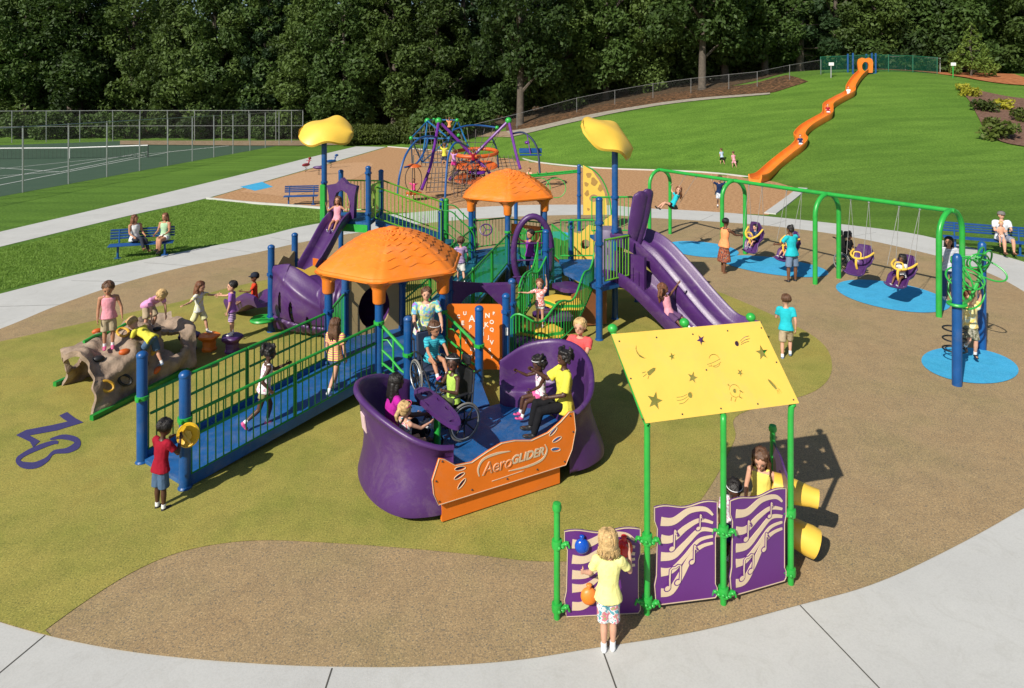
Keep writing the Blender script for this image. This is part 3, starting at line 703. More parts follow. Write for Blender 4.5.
# blades of grass in the nearer lawn
rng = np.random.default_rng(77)
def tufts(name, poly, n, label, h=.055):
    P = np.array(poly); mn, mx = P.min(0), P.max(0); out = []
    while len(out) < n:
        c = rng.uniform(mn, mx, (4000, 2))
        for x, y in c:
            if inside((x, y), poly): out.append((x, y))
            if len(out) >= n: break
    c = np.array(out); k = len(c); a = rng.uniform(0, 2*PI, k); w = rng.uniform(.005, .012, k); hh = h*rng.uniform(.6, 1.4, k); b = rng.normal(size=(k, 2))*.03
    z0 = np.zeros(k)
    t = np.c_[np.cos(a)*w, np.sin(a)*w, z0]; base = np.c_[c, z0]; tip = base+np.c_[b, hh]
    q = np.stack([base-t, base+t, tip+t*.4, tip-t*.4], 1).reshape(-1, 3)
    me = leafmesh(name, q, BLADE); o = bpy.data.objects.new(name, me); COL.objects.link(o)
    tag(o, label, 'grass', kind='stuff')
BLADE = leafmat('grass_blades', (.11, .21, .025), (.22, .35, .06), 2.0)
near = gp([(-40, 256), (0, 250), (128, 219), (207, 200), (256, 205), (300, 209), (345, 213)], 3)+gp([(340, 219), (300, 225), (256, 236), (128, 261), (0, 291), (-40, 303)], 3)
tufts('lawn_grass_blades', near, 170000, 'short green grass between the two concrete paths', .032)
rt = [tuple(G(*q).xy) for q in ((803, 190), (900, 192), (1060, 200), (1060, 268), (1024, 258), (960, 243), (896, 229.5), (775, 215))]
0 and tufts('lawn_grass_blades', rt, 60000, 'short green grass behind the bench on the right', .045)
# ------------------------------------------------------------------ people
SK = {'light': M('light_skin', (.56, .30, .20), .55, .08, 9, spec=.3), 'tan': M('tan_skin', (.42, .20, .115), .55, .08, 9, spec=.3),
      'brown': M('brown_skin', (.15, .065, .035), .5, .1, 9, spec=.35), 'dark': M('dark_skin', (.075, .033, .02), .48, .1, 9, spec=.4)}
HR = {'blonde': M('blonde_hair', (.50, .33, .14), .6, .4, 30, .8, 60), 'brown': M('brown_hair', (.10, .045, .02), .55, .4, 30, .8, 60), 'black': M('black_hair', (.012, .009, .008), .5, .3, 30, .8, 60), 'auburn': M('auburn_hair', (.16, .06, .025), .55, .4, 30, .8, 60)}
EYE = M('dark_eye', (.02, .012, .01), .3); LIPS = M('lips', (.40, .10, .08), .5); SOCK = M('white_sock', (.72, .72, .72), .8)
SHOES = {'white': M('white_shoe', (.70, .70, .72), .6), 'black': M('black_shoe', (.02, .02, .022), .5), 'pink': M('pink_shoe', (.62, .08, .25), .6), 'purple': M('purple_shoe', (.18, .04, .22), .6), 'blue': M('grey_blue_shoe', (.15, .20, .30), .6), 'brown': M('brown_shoe', (.12, .05, .02), .6)}
REM = []      # (object, voxel, extra mesh builder)
def basis(d, ref):
    d = V(d).normalized(); r = V(ref)-d*V(ref).dot(d)
    if r.length < 1e-3: r = d.orthogonal()
    return d, r.normalized()
def person(label, pos, yaw, h, skin, hair, top, bottom, sp=(0, 0, 1), hd=None, look=0, aL=((-.15, 0, -1), (-.05, .25, -1)), aR=((.15, 0, -1), (.05, .25, -1)),
           lL=((-.04, 0, -1), (0, 0, -1)), lR=((.04, 0, -1), (0, 0, -1)), seat=False, child=True, shoe='white', sock=True, group=None, extra=None, fat=1.0, female=True, name='person', detail=None):
    pos = V(pos); dist = max(4, pos.y); vox = detail or max(.0085, min(.03, dist*.0011))
    A_ = child
    if A_ and fat == 1.0: fat = 1.14
    LF = 1.1 if A_ else 1.0
    leg = .46 if A_ else .495; hdH = .185 if (A_ and h < 1.3) else (.165 if A_ else .138); torso = (.30 if A_ else .315)*h; neck = .028*h
    sw = (.098 if A_ else (.108 if female else .122))*h*fat; hw = (.041 if A_ else .05)*h; hr_ = hdH*h
    tl, sl = .235*h if A_ else .25*h, .20*h if A_ else .215*h; ft = .035*h
    ua, fa = .155*h, .135*h
    up = V(sp).normalized(); right = (V((1, 0, 0))-up*up.x).normalized(); fwd = up.cross(right)
    P = V((0, 0, 0)); dirs = {}
    legs = {}
    for k, s, (t, sh) in (('L', -1, lL), ('R', 1, lR)):
        hip = P+V((s*hw, 0, 0)); kn = hip+V(t).normalized()*tl; an = kn+V(sh).normalized()*sl
        legs[k] = (hip, kn, an)
    if seat: off = V((0, 0, .07*h))
    else: off = V((0, 0, ft-min(legs[k][2].z for k in legs)))
    P = P+off; legs = {k: tuple(p+off for p in v) for k, v in legs.items()}
    W = P+up*torso*.33; C_ = P+up*torso*.72; S = P+up*torso*.93; N = P+up*torso; 
    hdv = V(hd).normalized() if hd else up
    Hc = N+(up*.4+hdv*.6)*neck*1.2+hdv*hr_*.50
    # head frame
    hf = (V((0, 1, 0))-hdv*hdv.y).normalized(); hf = Matrix.Rotation(math.radians(look), 3, hdv) @ hf; hx_ = hf.cross(hdv).normalized()
    HM = Matrix((hx_, hf, hdv)).transposed()
    hp = lambda x, y, z: Hc+HM @ V((x*hr_, y*hr_, z*hr_))
    b = MB()
    EL = [(math.cos(2*PI*i/14), math.sin(2*PI*i/14)) for i in range(14)]
    def torsotube(mb, secs, g=0.0):
        rows = []
        for f, rx, ry in secs: 
            c = P+up*torso*f; rows.append([c+right*(x*(rx*h*fat+g))+fwd*(y*(ry*h*(fat**.8)+g)) for x, y in EL])
        mb.grid(rows, close=True); n0 = len(mb.v)-14*len(rows)
        mb.f.append(tuple(n0+i for i in range(13, -1, -1))); mb.f.append(tuple(len(mb.v)-14+i for i in range(14))); mb.m += [mb.cm]*2
    if A_: secs = [(-.16, .050, .045), (0, .068, .052), (.33, .062, .046), (.72, .072, .050), (.9, .078, .042), (.98, .040, .032), (1.03, .026, .026)]
    elif female: secs = [(-.16, .055, .05), (0, .088, .062), (.36, .064, .048), (.70, .082, .060), (.9, .088, .044), (.98, .045, .034), (1.03, .028, .028)]
    else: secs = [(-.16, .055, .05), (0, .078, .058), (.36, .075, .055), (.72, .095, .062), (.9, .10, .048), (.98, .050, .036), (1.03, .032, .032)]
    torsotube(b, secs)
    b.tube([N-up*.03*h, N+up*neck*.8, Hc-hdv*hr_*.25-hf*.04*hr_], [.030*h, .026*h, .026*h], 10)
    # head: cranium, jaw, nose, ears
    b.ell(hp(0, -.03, .08), (hr_*.375, hr_*.45, hr_*.42), 14, 10, HM); b.ell(hp(0, .07, -.18), (hr_*.30, hr_*.34, hr_*.31), 12, 8, HM)
    b.ell(hp(0, .43, -.07), (hr_*.05, hr_*.09, hr_*.09), 8, 6, HM); b.ell(hp(0, .30, -.33), (hr_*.13, hr_*.12, hr_*.1), 8, 6, HM)
    for s in (-1, 1): b.ell(hp(s*.38, -.02, -.05), (hr_*.045, hr_*.09, hr_*.13), 8, 6, HM)
    ex = MB(); arms = {}
    for k, s, (u, f) in (('L', -1, aL), ('R', 1, aR)):
        sh = S+right*(s*sw*.95)-up*.01*h; el = sh+V(u).normalized()*ua; wr = el+V(f).normalized()*fa; arms[k] = (sh, el, wr)
        g = 1.02 if A_ else 1.0
        b.tube([S+right*(s*sw*.5), sh], [.032*h*g, .031*h*g], 9); b.ell(sh, .031*h*g, 10, 8)
        b.tube([sh, sh.lerp(el, .5), el], [.028*h*g, .025*h*g, .021*h*g], 10); b.ell(el, .0215*h*g, 10, 8)
        b.tube([el, el.lerp(wr, .35), wr], [.021*h*g, .0215*h*g, .0145*h*g], 10)
        d, nrm = basis(f, (-s, 0, 0) if abs(V(f).normalized().x) < .8 else (0, 0, -1)); sd = d.cross(nrm).normalized()
        R = Matrix((sd, nrm, d)).transposed(); b.ell(wr+d*.022*h, (.020*h, .0105*h, .030*h), 10, 8, R)
        if dist < 26:
            for i in range(4):
                ln = (.036, .042, .040, .031)[i]*h; bs = wr+d*.042*h+sd*((i-1.5)*.0095*h); m1 = bs+(d+nrm*.15)*ln*.5; tp_ = m1+(d*.8+nrm*.55)*ln*.5
                ex.tube([bs-d*.01*h, m1, tp_], [.0054*h, .0050*h, .0038*h], 6)
            sg = sd*(-1); tb = wr+d*.014*h+sg*.016*h; ex.tube([tb, tb+(d*.5+sg*.7+nrm*.2)*.024*h, tb+(d*.9+sg*.65+nrm*.4)*.038*h], [.0068*h, .006*h, .0045*h], 6)
    shoes = []
    for k, s in (('L', -1), ('R', 1)):
        hip, kn, an = legs[k]; g = 1.0 if A_ else 1.08
        b.ell(hip, .047*h*g, 10, 8); b.tube([hip, hip.lerp(kn, .45), kn], [.046*h*g, .040*h*g, .029*h*g], 11); b.ell(kn, .0295*h*g, 10, 8)
        b.tube([kn, kn.lerp(an, .3), an.lerp(kn, .12), an], [.028*h*g, .031*h*g, .019*h*g, .018*h*g], 11)
        shd = (an-kn).normalized(); fd = V((0, 1, 0))-shd*shd.y
        if fd.length < .3: fd = V((0, 0, 1))-shd*shd.z
        fd.normalize()
        if abs(shd.z) > .75 and not seat: fd = (fd*.5+V((fd.x, fd.y, 0)).normalized()*.5).normalized()
        side = fd.cross(shd).normalized(); R = Matrix((side, fd, -shd if abs(fd.dot(shd)) < .3 else side.cross(fd))).transposed()
        b.ell(an+fd*.035*h+shd*.018*h, (.022*h, .062*h, .017*h), 10, 8, R)
        shoes.append((an, fd, shd, R))
    body = b.build(name, SK[skin], None); REM.append((body, vox, ex if ex.v else None))
    body.location = pos; body.rotation_euler = (0, 0, math.radians(yaw)); tag(body, label, 'person', group)
    far = dist > 34
    # shirt
    kind, tm = top[0], top[1]; g = .009*h+.002
    def add(mbx, nm, mt, vx=None, nolap=False):
        o = mbx.build(nm, mt, body)
        if not nolap: REM.append((o, vx or vox, None))
        return o
    if kind != 'none':
        t = MB(); k0 = {'crop': .15, 'tank': -.10, 'tee': -.12, 'long': -.12, 'dress': -.12, 'loose': -.18}.get(kind, -.1)
        base = [(f, rx, ry) for f, rx, ry in secs if f > 0]; fl = .012 if kind in ('loose', 'dress') else .004
        s0 = secs[1]; sec = [(k0, s0[1]+fl+(.022 if k0 < 0 else 0), s0[2]+fl+(.012 if k0 < 0 else 0))]+([(0.04, s0[1]+fl*.6+.014, s0[2]+fl*.6+.006)] if k0 < 0 else [])+[(f, rx+(fl*.5 if kind == 'loose' else 0), ry+(fl*.5 if kind == 'loose' else 0)) for f, rx, ry in base[:-1]]
        if kind == 'tank': sec = sec[:-1]+[(.93, .052, .040)]
        torsotube(t, sec, g)
        for q, s in (('L', -1), ('R', 1)):
            sh, el, wr = arms[q]
            if kind in ('tee', 'loose', 'long'):
                e = sh.lerp(el, .62 if kind != 'loose' else .85); r1 = .036*h; r2 = .038*h if kind == 'tee' else .05*h
                if kind == 'long': e = el; r2 = .03*h
                t.tube([S+right*(s*sw*.4), sh-(el-sh)*.08, sh, e], [.036*h, .038*h, r1, r2], 10); t.ell(sh, .038*h, 10, 8)
                if kind == 'long': t.tube([el-(wr-el)*.1, wr], [.028*h, .022*h], 9); t.ell(el, .028*h)
            else: t.tube([S+right*(s*sw*.55)-up*.06*h+fwd*.0, S+right*(s*sw*.55)+up*.028*h], [.03*h, .022*h], 8)
        if kind == 'dress':
            rows = []
            for f, r in ((.0, .075), (-.25, .10), (-.55, .125), (-.8, .14)):
                rows.append([P+up*torso*f+right*(x*r*h)+fwd*(y*r*h*.85) for x, y in EL])
            t.grid(rows, close=True); n0 = len(t.v)-56; t.f += [tuple(n0+i for i in range(13, -1, -1)), tuple(len(t.v)-14+i for i in range(14))]; t.m += [0, 0]
        add(t, {'tee': 't_shirt', 'tank': 'tank_top', 'crop': 'top', 'long': 'shirt', 'dress': 'dress', 'loose': 'blouse'}[kind], tm)
    bk, bmat = bottom
    if bk != 'none':
        t = MB(); torsotube(t, [(-.20, .050, .05), (-.05, secs[1][1]+.002, secs[1][2]+.002), (.14, secs[1][1]-.002, secs[1][2])], .007*h)
        if bk == 'skirt':
            rows = []; m0 = (legs['L'][1]+legs['R'][1])/2; hip0 = (legs['L'][0]+legs['R'][0])/2; ax = (m0-hip0).normalized(); fx = V((1, 0, 0)); fy = ax.cross(fx).normalized()
            for f, r in ((-.1, .075), (.3, .10), (.8, .125), (1.15, .135)): rows.append([hip0+ax*(tl*f)+fx*(x*r*h)+fy*(y*r*h*.8) for x, y in EL])
            t.grid(rows, close=True); n0 = len(t.v)-56; t.f += [tuple(n0+i for i in range(13, -1, -1)), tuple(len(t.v)-14+i for i in range(14))]; t.m += [0, 0]
        else:
            for q in 'LR':
                hip, kn, an = legs[q]
                if bk == 'shorts': t.ell(hip, (.050 if A_ else .058)*h); t.tube([hip, hip.lerp(kn, .90)], [(.054 if A_ else .058)*h, .058*h], 11)
                if bk == 'short': t.ell(hip, (.049 if A_ else .057)*h); t.tube([hip, hip.lerp(kn, .42)], [(.053 if A_ else .058)*h, .055*h], 11)
                if bk == 'long': t.ell(hip, .056*h); t.tube([hip, kn], [.054*h, .038*h], 11); t.ell(kn, .038*h); t.tube([kn, kn.lerp(an, .45), an.lerp(kn, .06)], [.037*h, .035*h, .029*h], 11)
                if bk == 'capri': t.ell(hip, .056*h); t.tube([hip, kn], [.054*h, .038*h], 11); t.ell(kn, .038*h); t.tube([kn, kn.lerp(an, .55)], [.037*h, .035*h], 11)
        add(t, {'shorts': 'shorts', 'short': 'shorts', 'long': 'trousers', 'capri': 'trousers', 'skirt': 'skirt'}[bk], bmat)
    # shoes
    if shoe and not far:
        for an, fd, shd, R in shoes:
            t = MB(); t.ell(an+fd*.018*h+shd*.018*h, (.027*h, .052*h, .023*h), 12, 8, R); t.ell(an+fd*.062*h+shd*.024*h, (.026*h, .042*h, .017*h), 12, 8, R); t.tube([an-shd*.012*h, an+shd*.02*h], [.024*h, .027*h], 10)
            add(t, 'shoe', SHOES[shoe])
            if sock: t = MB(); t.tube([an-shd*.045*h, an], [.0235*h, .0235*h], 10); t.build('sock', SOCK, body)
    # hair
    hs, hc = hair
    if hs:
        t = MB()
        t.ell(hp(0, -.085, .14), (hr_*.42, hr_*.46, hr_*.42), 14, 10, HM)
        if hs in ('bob', 'long', 'pony', 'bun', 'dreads'): t.ell(hp(0, -.20, -.02), (hr_*.41, hr_*.35, hr_*.40), 12, 8, HM)
        if hs == 'bob':
            for s in (-1, 1): t.ell(hp(s*.30, -.05, -.16), (hr_*.15, hr_*.27, hr_*.36), 10, 8, HM)
            t.ell(hp(0, -.24, -.25), (hr_*.34, hr_*.24, hr_*.32), 10, 8, HM)
        dn = V((0, 0, -1))
        if hs == 'long' or hs == 'dreads':
            for s in (-1, 1): t.tube([hp(s*.30, -.08, .05), hp(s*.36, -.1, -.35), hp(s*.36, -.2, -.5)+dn*hr_*.3], [hr_*.16, hr_*.17, hr_*.06], 8)
            bk_ = hp(0, -.34, -.2); L_ = hr_*(1.15 if hs == 'long' else 1.7)
            for i in range(-2, 3): t.tube([bk_+hx_*(i*hr_*.13)+hdv*.2*hr_, bk_+hx_*(i*hr_*.15)-hf*.08*hr_+dn*L_*.4, bk_+hx_*(i*hr_*.17)-hf*.02*hr_+dn*L_*(.85+.12*((i*7) % 3-1))], [hr_*.17, hr_*.17, hr_*.05], 7)
        if hs == 'pony':
            a0 = hp(0, -.50, .15); t.tube([hp(0, -.35, .15), a0, a0-hf*.22*hr_+dn*.35*hr_, a0-hf*.14*hr_+dn*.95*hr_], [hr_*.1, hr_*.13, hr_*.17, hr_*.05], 8)
        if hs == 'pigtails':
            for s in (-1, 1): t.tube([hp(s*.36, -.15, .1), hp(s*.55, -.2, .05), hp(s*.60, -.2, -.1)+dn*.35*hr_], [hr_*.08, hr_*.14, hr_*.05], 7)
        if hs == 'bun': t.ell(hp(0, -.42, .46), hr_*.20)
        if hs == 'puffs':
            for s in (-1, 1): t.ell(hp(s*.34, -.25, .38), hr_*.24)
        if hs == 'afro':
            rr = random.Random(len(label))
            for i in range(60):
                a = rr.uniform(0, 6.28); z = rr.uniform(-.35, .62); q = math.sqrt(max(0, 1-z*z)); y = math.sin(a)*q*.48-.14
                if y > .22 and z < .3: continue
                t.ell(hp(math.cos(a)*q*.46, y, z*.9+.05), hr_*rr.uniform(.09, .15), 8, 6)
        for i in range(9):
            a = i*.7; t.ell(hp(.33*math.cos(a), -.1+.33*math.sin(a), .33+.05*math.sin(a*3)), (hr_*.12, hr_*.14, hr_*.1), 8, 6, HM)
        xs_ = MB()
        if dist < 30 and hs not in ('afro',):
            rr = random.Random(len(label)*7+int(dist*10)); NS = 150 if dist < 10 else (90 if dist < 17 else 45); wd = (.021 if dist < 10 else .03)*hr_
            Ld = {'short': 0, 'bob': .42, 'long': 1.05, 'dreads': 1.45, 'pony': 0, 'bun': 0, 'puffs': 0, 'pigtails': 0}.get(hs, 0)
            for i in range(NS):
                a = rr.uniform(-.62, 3.76)       # azimuth, 90 degrees is the front
                a = -PI/2+rr.uniform(-2.25, 2.25); front = math.sin(a) > .25
                zend = -.28 if not front else .22
                if hs in ('bob', 'long', 'dreads'): zend = -.30 if math.sin(a) < .3 else .15
                pts = []
                st = rr.uniform(.0, .35)
                for q in range(5):
                    th = st+(math.acos(max(-1, min(1, zend/.5)))-st)*q/4; R_ = 1.0+rr.uniform(-.01, .035)
                    pts.append(hp(.435*R_*math.sin(th)*math.cos(a), -.075+.475*R_*math.sin(th)*math.sin(a), .12+.455*R_*math.cos(th)))
                if Ld and not front:
                    L1 = hr_*Ld*rr.uniform(.65, 1.15); e = pts[-1]; sx = hx_*(math.cos(a)*.10*hr_); 
                    pts += [e+dn*L1*.35+sx+hf*rr.uniform(-.05, .02)*hr_, e+dn*L1*.7+sx*1.3+hf*rr.uniform(-.06, .05)*hr_+hx_*rr.uniform(-.05, .05)*hr_, e+dn*L1+sx*.9+hx_*rr.uniform(-.09, .09)*hr_]
                xs_.tube(pts, [wd*.6]+[wd]*(len(pts)-2)+[wd*.3], 4)
        o = t.build('hair', HR[hc], body); REM.append((o, vox, xs_ if xs_.v else None))
        if hs == 'cap' or extra == 'cap':
            pass
    if extra and extra.startswith('cap'):
        t = MB(); t.lathe(hp(0, -.04, .14), [(hr_*.47, 0), (hr_*.47, hr_*.12), (hr_*.40, hr_*.30), (hr_*.2, hr_*.42), (.001, hr_*.44)], 16, HM)
        t.ell(hp(0, .46, .17), (hr_*.30, hr_*.26, hr_*.035), 12, 6, HM); t.build('cap', cloth((.02, .025, .04)) if extra == 'cap' else cloth((.16, .15, .14)), body)
    if extra and 'band' in extra:
        t = MB(); t.tube([hp(.425*math.cos(a), -.06+.45*math.sin(a), .30+.12*math.sin(a)) for a in [2*PI*i/20 for i in range(20)]], hr_*.022, 6, closed=True); t.build('headband', cloth({'pinkband': (.6, .06, .2), 'whiteband': (.7, .7, .7)}[extra]), body)
    # face
    if not far:
        for s in (-1, 1):
            t = MB(); t.ell(hp(s*.145, .385, .02), (hr_*.055, hr_*.04, hr_*.032), 8, 6, HM); t.build('eye', EYE, body)
        t = MB(); t.ell(hp(0, .385, -.25), (hr_*.10, hr_*.035, hr_*.028), 8, 6, HM); t.build('lips', LIPS, body)
        if hs:
            for s in (-1, 1):
                t = MB(); t.ell(hp(s*.145, .385, .105), (hr_*.075, hr_*.03, hr_*.014), 8, 4, HM); t.build('eyebrow', HR['brown' if hc == 'blonde' else hc], body)
    return body
def finish_people():
    for o, vox, ex in REM:
        r = o.modifiers.new('r', 'REMESH'); r.mode = 'VOXEL'; r.voxel_size = vox; r.use_smooth_shade = True
        s = o.modifiers.new('s', 'SMOOTH'); s.factor = .5; s.iterations = 3 if vox < .02 else 1
    dg = bpy.context.evaluated_depsgraph_get(); dg.update()
    CL = {'t_shirt', 'tank_top', 'top', 'shirt', 'dress', 'blouse', 'shorts', 'trousers', 'skirt'}
    for o, vox, ex in REM:
        me = bpy.data.meshes.new_from_object(o.evaluated_get(dg)); old = o.data; nm = old.name; mt = list(old.materials)
        if ex:
            bm = bmesh.new(); bm.from_mesh(me); k = MB(); k.v = ex.v; k.f = ex.f; k.m = ex.m
            m2 = bpy.data.meshes.new('x'); m2.from_pydata(ex.v, [], ex.f); bm.from_mesh(m2); bm.to_mesh(me); bm.free(); bpy.data.meshes.remove(m2)
        if o.name.split('.')[0] in CL and vox < .03:
            n_ = len(me.vertices); co = np.empty(n_*3, np.float32); me.vertices.foreach_get('co', co); nn = np.empty(n_*3, np.float32); me.vertices.foreach_get('normal', nn); co = co.reshape(-1, 3); nn = nn.reshape(-1, 3); sd = hash(o.name) % 97 if 0 else len(REM) % 31+float(co[0, 0])*7
            am = .0065 if 'trousers' not in o.name else .005
            d = np.array([noise.noise((c[0]*13+sd, c[1]*13, c[2]*7+c[0]*6))+.5*noise.noise((c[0]*29, c[1]*29+sd, c[2]*17)) for c in co.tolist()])
            co += nn*(d*am+.001)[:, None]; me.vertices.foreach_set('co', co.astype(np.float32).ravel()); me.update()
        o.modifiers.clear(); o.data = me; bpy.data.meshes.remove(old); me.name = nm
        me.materials.clear()
        for x in mt: me.materials.append(x)
        me.shade_smooth()
C = cloth
WHT = C((.70, .70, .70)); PINK = C((.60, .13, .26)); LPINK = C((.72, .30, .36)); YLW = C((.66, .60, .07)); PYEL = C((.80, .74, .28)); REDC = C((.27, .010, .024)); CORAL = C((.72, .10, .10)); DENIM = C((.07, .12, .20)); KHAKI = C((.40, .32, .21))
BLK = C((.012, .012, .014)); NAVY = C((.015, .03, .09)); TURQ = C((.02, .42, .48)); MAG = C((.42, .02, .28)); ORG = C((.80, .30, .12)); LAV = C((.30, .12, .40)); LGRY = C((.5, .52, .56)); LIMEC = C((.4, .6, .10)); PEACH = C((.8, .33, .18))
TIE = fabric('tie_dye_cloth', 'tie', [(.30, .16, .55), (.08, .50, .58), (.62, .62, .18), (.65, .65, .60), (.55, .25, .50)])
FLOR = fabric('floral_cloth', 'floral', [(.10, .30, .35), (.62, .62, .60), (.55, .18, .22), (.25, .35, .12)])
PLAID = fabric('plaid_skirt_cloth', 'floral', [(.10, .03, .03), (.45, .13, .05), (.05, .05, .07), (.40, .3, .2)])
STRP = fabric('striped_grey_cloth', 'stripe', [(.62, .62, .64), (.22, .25, .32)])
STRL = fabric('striped_lilac_cloth', 'stripe', [(.62, .42, .62), (.08, .07, .20)])
STRT = fabric('striped_turquoise_cloth', 'stripe', [(.05, .45, .50), (.03, .25, .36)])
CHECK = fabric('red_check_cloth', 'floral', [(.7, .62, .6), (.62, .12, .10), (.75, .35, .30), (.7, .62, .6)])
CAMO = fabric('camouflage_cloth', 'floral', [(.10, .10, .06), (.20, .20, .14), (.32, .30, .24), (.07, .09, .06)])
PRNT = fabric('printed_white_cloth', 'floral', [(.7, .7, .7), (.7, .7, .7), (.60, .25, .40), (.7, .7, .68)])
YTIE = fabric('yellow_print_cloth', 'tie', [(.75, .50, .12), (.70, .62, .30), (.45, .60, .60)])
# ------------------------------------------------------------------ play structure
def wb(mb, name, mat, root, **k): return adopt(mb.build(name, mat, **k), root)
PR = .074
def post(root, x, y, z0, z1, mat=BLUE, r=PR, bands=(), bm_=BLUE, name='post'):
    mb = MB(); mb.lathe((x, y, 0), [(r*1.25, z0), (r*1.25, z0+.03), (r, z0+.05), (r, z1-.07), (r*1.06, z1-.065), (r*1.08, z1-.03), (r*.8, z1), (r*.3, z1+.018), (.001, z1+.02)], 16)
    o = wb(mb, name, mat, root)
    for b in bands:
        mb = MB(); mb.lathe((x, y, 0), [(r, b-.03), (r*1.28, b-.028), (r*1.28, b+.028), (r, b+.03)], 16); mb.box((x, y-r*1.5, b), (.05, .05, .05), bev=.008)
        k = mb.build('clamp', bm_, None); k.parent = o
    return o
def rail(root, a, b, za, zb, h, sp_=.11, mat=GREEN, bal=None, name='railing', grab=None, r=.019, low=.09):
    """barrier panel between two ground points with floor heights za and zb"""
    a = V((a[0], a[1], 0)); b = V((b[0], b[1], 0)); L = (b-a).length; n = max(2, int(L/sp_)); mb = MB()
    P = lambda t, z: a.lerp(b, t)+V((0, 0, za+(zb-za)*t+z))
    mb.tube([P(0, h), P(1, h)], r*1.25, 8); mb.tube([P(0, low), P(1, low)], r, 8)
    for i in range(1, n): mb.tube([P(i/n, low), P(i/n, h)], r*.52, 6)
    for t in (0, 1): mb.tube([P(t, low), P(t, h)], r*.8, 6)
    if grab: mb.tube([P(.02, grab), P(.98, grab)], r*1.1, 7)
    return wb(mb, name, mat, root)
def deck(root, pts, z, th=.07, mat=DECK, name='deck', zs=None):
    mb = MB(); n = len(pts)
    if zs is None: zs = [z]*n
    vs = [(p[0], p[1], q-th) for p, q in zip(pts, zs)]+[(p[0], p[1], q) for p, q in zip(pts, zs)]
    mb.add(vs, [tuple(range(n-1, -1, -1)), tuple(range(n, 2*n))]+[(i, (i+1) % n, n+(i+1) % n, n+i) for i in range(n)])
    return wb(mb, name, mat, root, smooth=False)
def hexv(cx, cy, R, rot=-90): return [(cx+R*math.cos(math.radians(rot+60*k)), cy+R*math.sin(math.radians(rot+60*k))) for k in range(6)]
def hexroof(root, cx, cy, R, z0, ztop, H, rot=-90):
    cor = [V((math.cos(math.radians(rot+60*k)), math.sin(math.radians(rot+60*k)), 0)) for k in range(6)]
    rise = ztop-z0
    def prof(t):   # t 0 rim .. 1 peak
        return z0+.10+(rise-.13)*(math.sin(t*PI/2)**.92)
    rows = []
    nu, nr = 24, 8
    def ring(Rr, z, dz=0, tt=None):
        out = []
        for k in range(6):
            a, b = cor[k], cor[(k+1) % 6]
            for u in range(nu):
                f = u/nu; p = a.lerp(b, f)*(1-.05*((2*f-1)**10))
                if tt is None: out.append(V((cx+p.x*Rr, cy+p.y*Rr, z))); continue
                edge = min(1, f*9, (1-f)*9)
                w = tt+.018*math.sin(f*2*PI*3.5+k*1.3+tt*9)*edge*(1 if 0 < tt < .9 else 0)
                w = min(.94, max(0, w)); out.append(V((cx+p.x*R*.965*(1-w), cy+p.y*R*.965*(1-w), prof(w)+dz*edge)))
        return out
    rows.append(ring(R*.90, z0+.03)); rows.append(ring(R*.97, z0)); rows.append(ring(R, z0+.025)); rows.append(ring(R*1.005, z0+.065)); rows.append(ring(R*.985, z0+.095))
    for i in range(nr):
        t0, t1 = i/nr*.94, (i+1)/nr*.94
        if i: rows.append(ring(0, 0, .020, t0+.001))
        else: rows.append(ring(0, 0, .0, t0))
        for q in (.25, .5, .75): rows.append(ring(0, 0, .020*(1-q), t0+(t1-t0)*q))
        rows.append(ring(0, 0, 0, t1))
    mb = MB(); mb.grid(rows, close=True)
    mb.lathe((cx, cy, 0), [(R*.085, ztop-.05), (R*.085, ztop-.01), (R*.05, ztop+.015), (.001, ztop+.02)], 18)
    und = [ring(R*.90, z0+.03)]+[ring(R*.9*(1-t), prof(t)-.06) for t in (.1, .3, .5, .7, .9)]
    mb.grid([r for r in und][::-1], close=True)
    o = wb(mb, 'roof', ORANGE, root, angle=28)
    for k in range(6):
        c = V((cx, cy, 0))+cor[k]*H
        m2 = MB(); m2.lathe((c.x, c.y, 0), [(.10, z0-.36), (.115, z0-.33), (.12, z0-.12), (.15, z0-.04), (.24, z0+.02), (.26, z0+.05)], 14)
        # webs flowing into the rim
        for s in (-1, 1):
            d = (cor[(k+s) % 6]-cor[k]).normalized(); q = [c+V((0, 0, z0-.16)), c+d*.15+V((0, 0, z0-.05)), c+d*.34+V((0, 0, z0+.03))]
            m2.tube(q, [.09, .06, .03], 8)
        k_ = m2.build('roof_cup', ORANGE, None); k_.parent = o
    return o
PS = empty('play_structure', (-2.35, 12.9, 0), 0, 'large blue, green and purple play structure with two orange hexagonal roofs, ramps and slides', 'play structure')
c1x, c1y, R1, D1 = -2.35, 12.9, 1.23, .35
c2x, c2y, D2 = -.12, 19.7, .55
H1 = hexv(c1x, c1y, R1); H2 = hexv(c2x, c2y, R1)
deck(PS, H1, D1); deck(PS, H2, D2)
for k, (x, y) in enumerate(H1): post(PS, x, y, 0, 1.78, bands=(1.3, D1+.03), bm_=GREEN if k < 2 else BLUE)
for k, (x, y) in enumerate(H2): post(PS, x, y, 0, 2.15, bands=(1.5,), bm_=GREEN)
hexroof(PS, c1x, c1y, 1.50, 2.0, 2.74, R1); hexroof(PS, c2x, c2y, 1.50, 2.33, 3.12, R1)
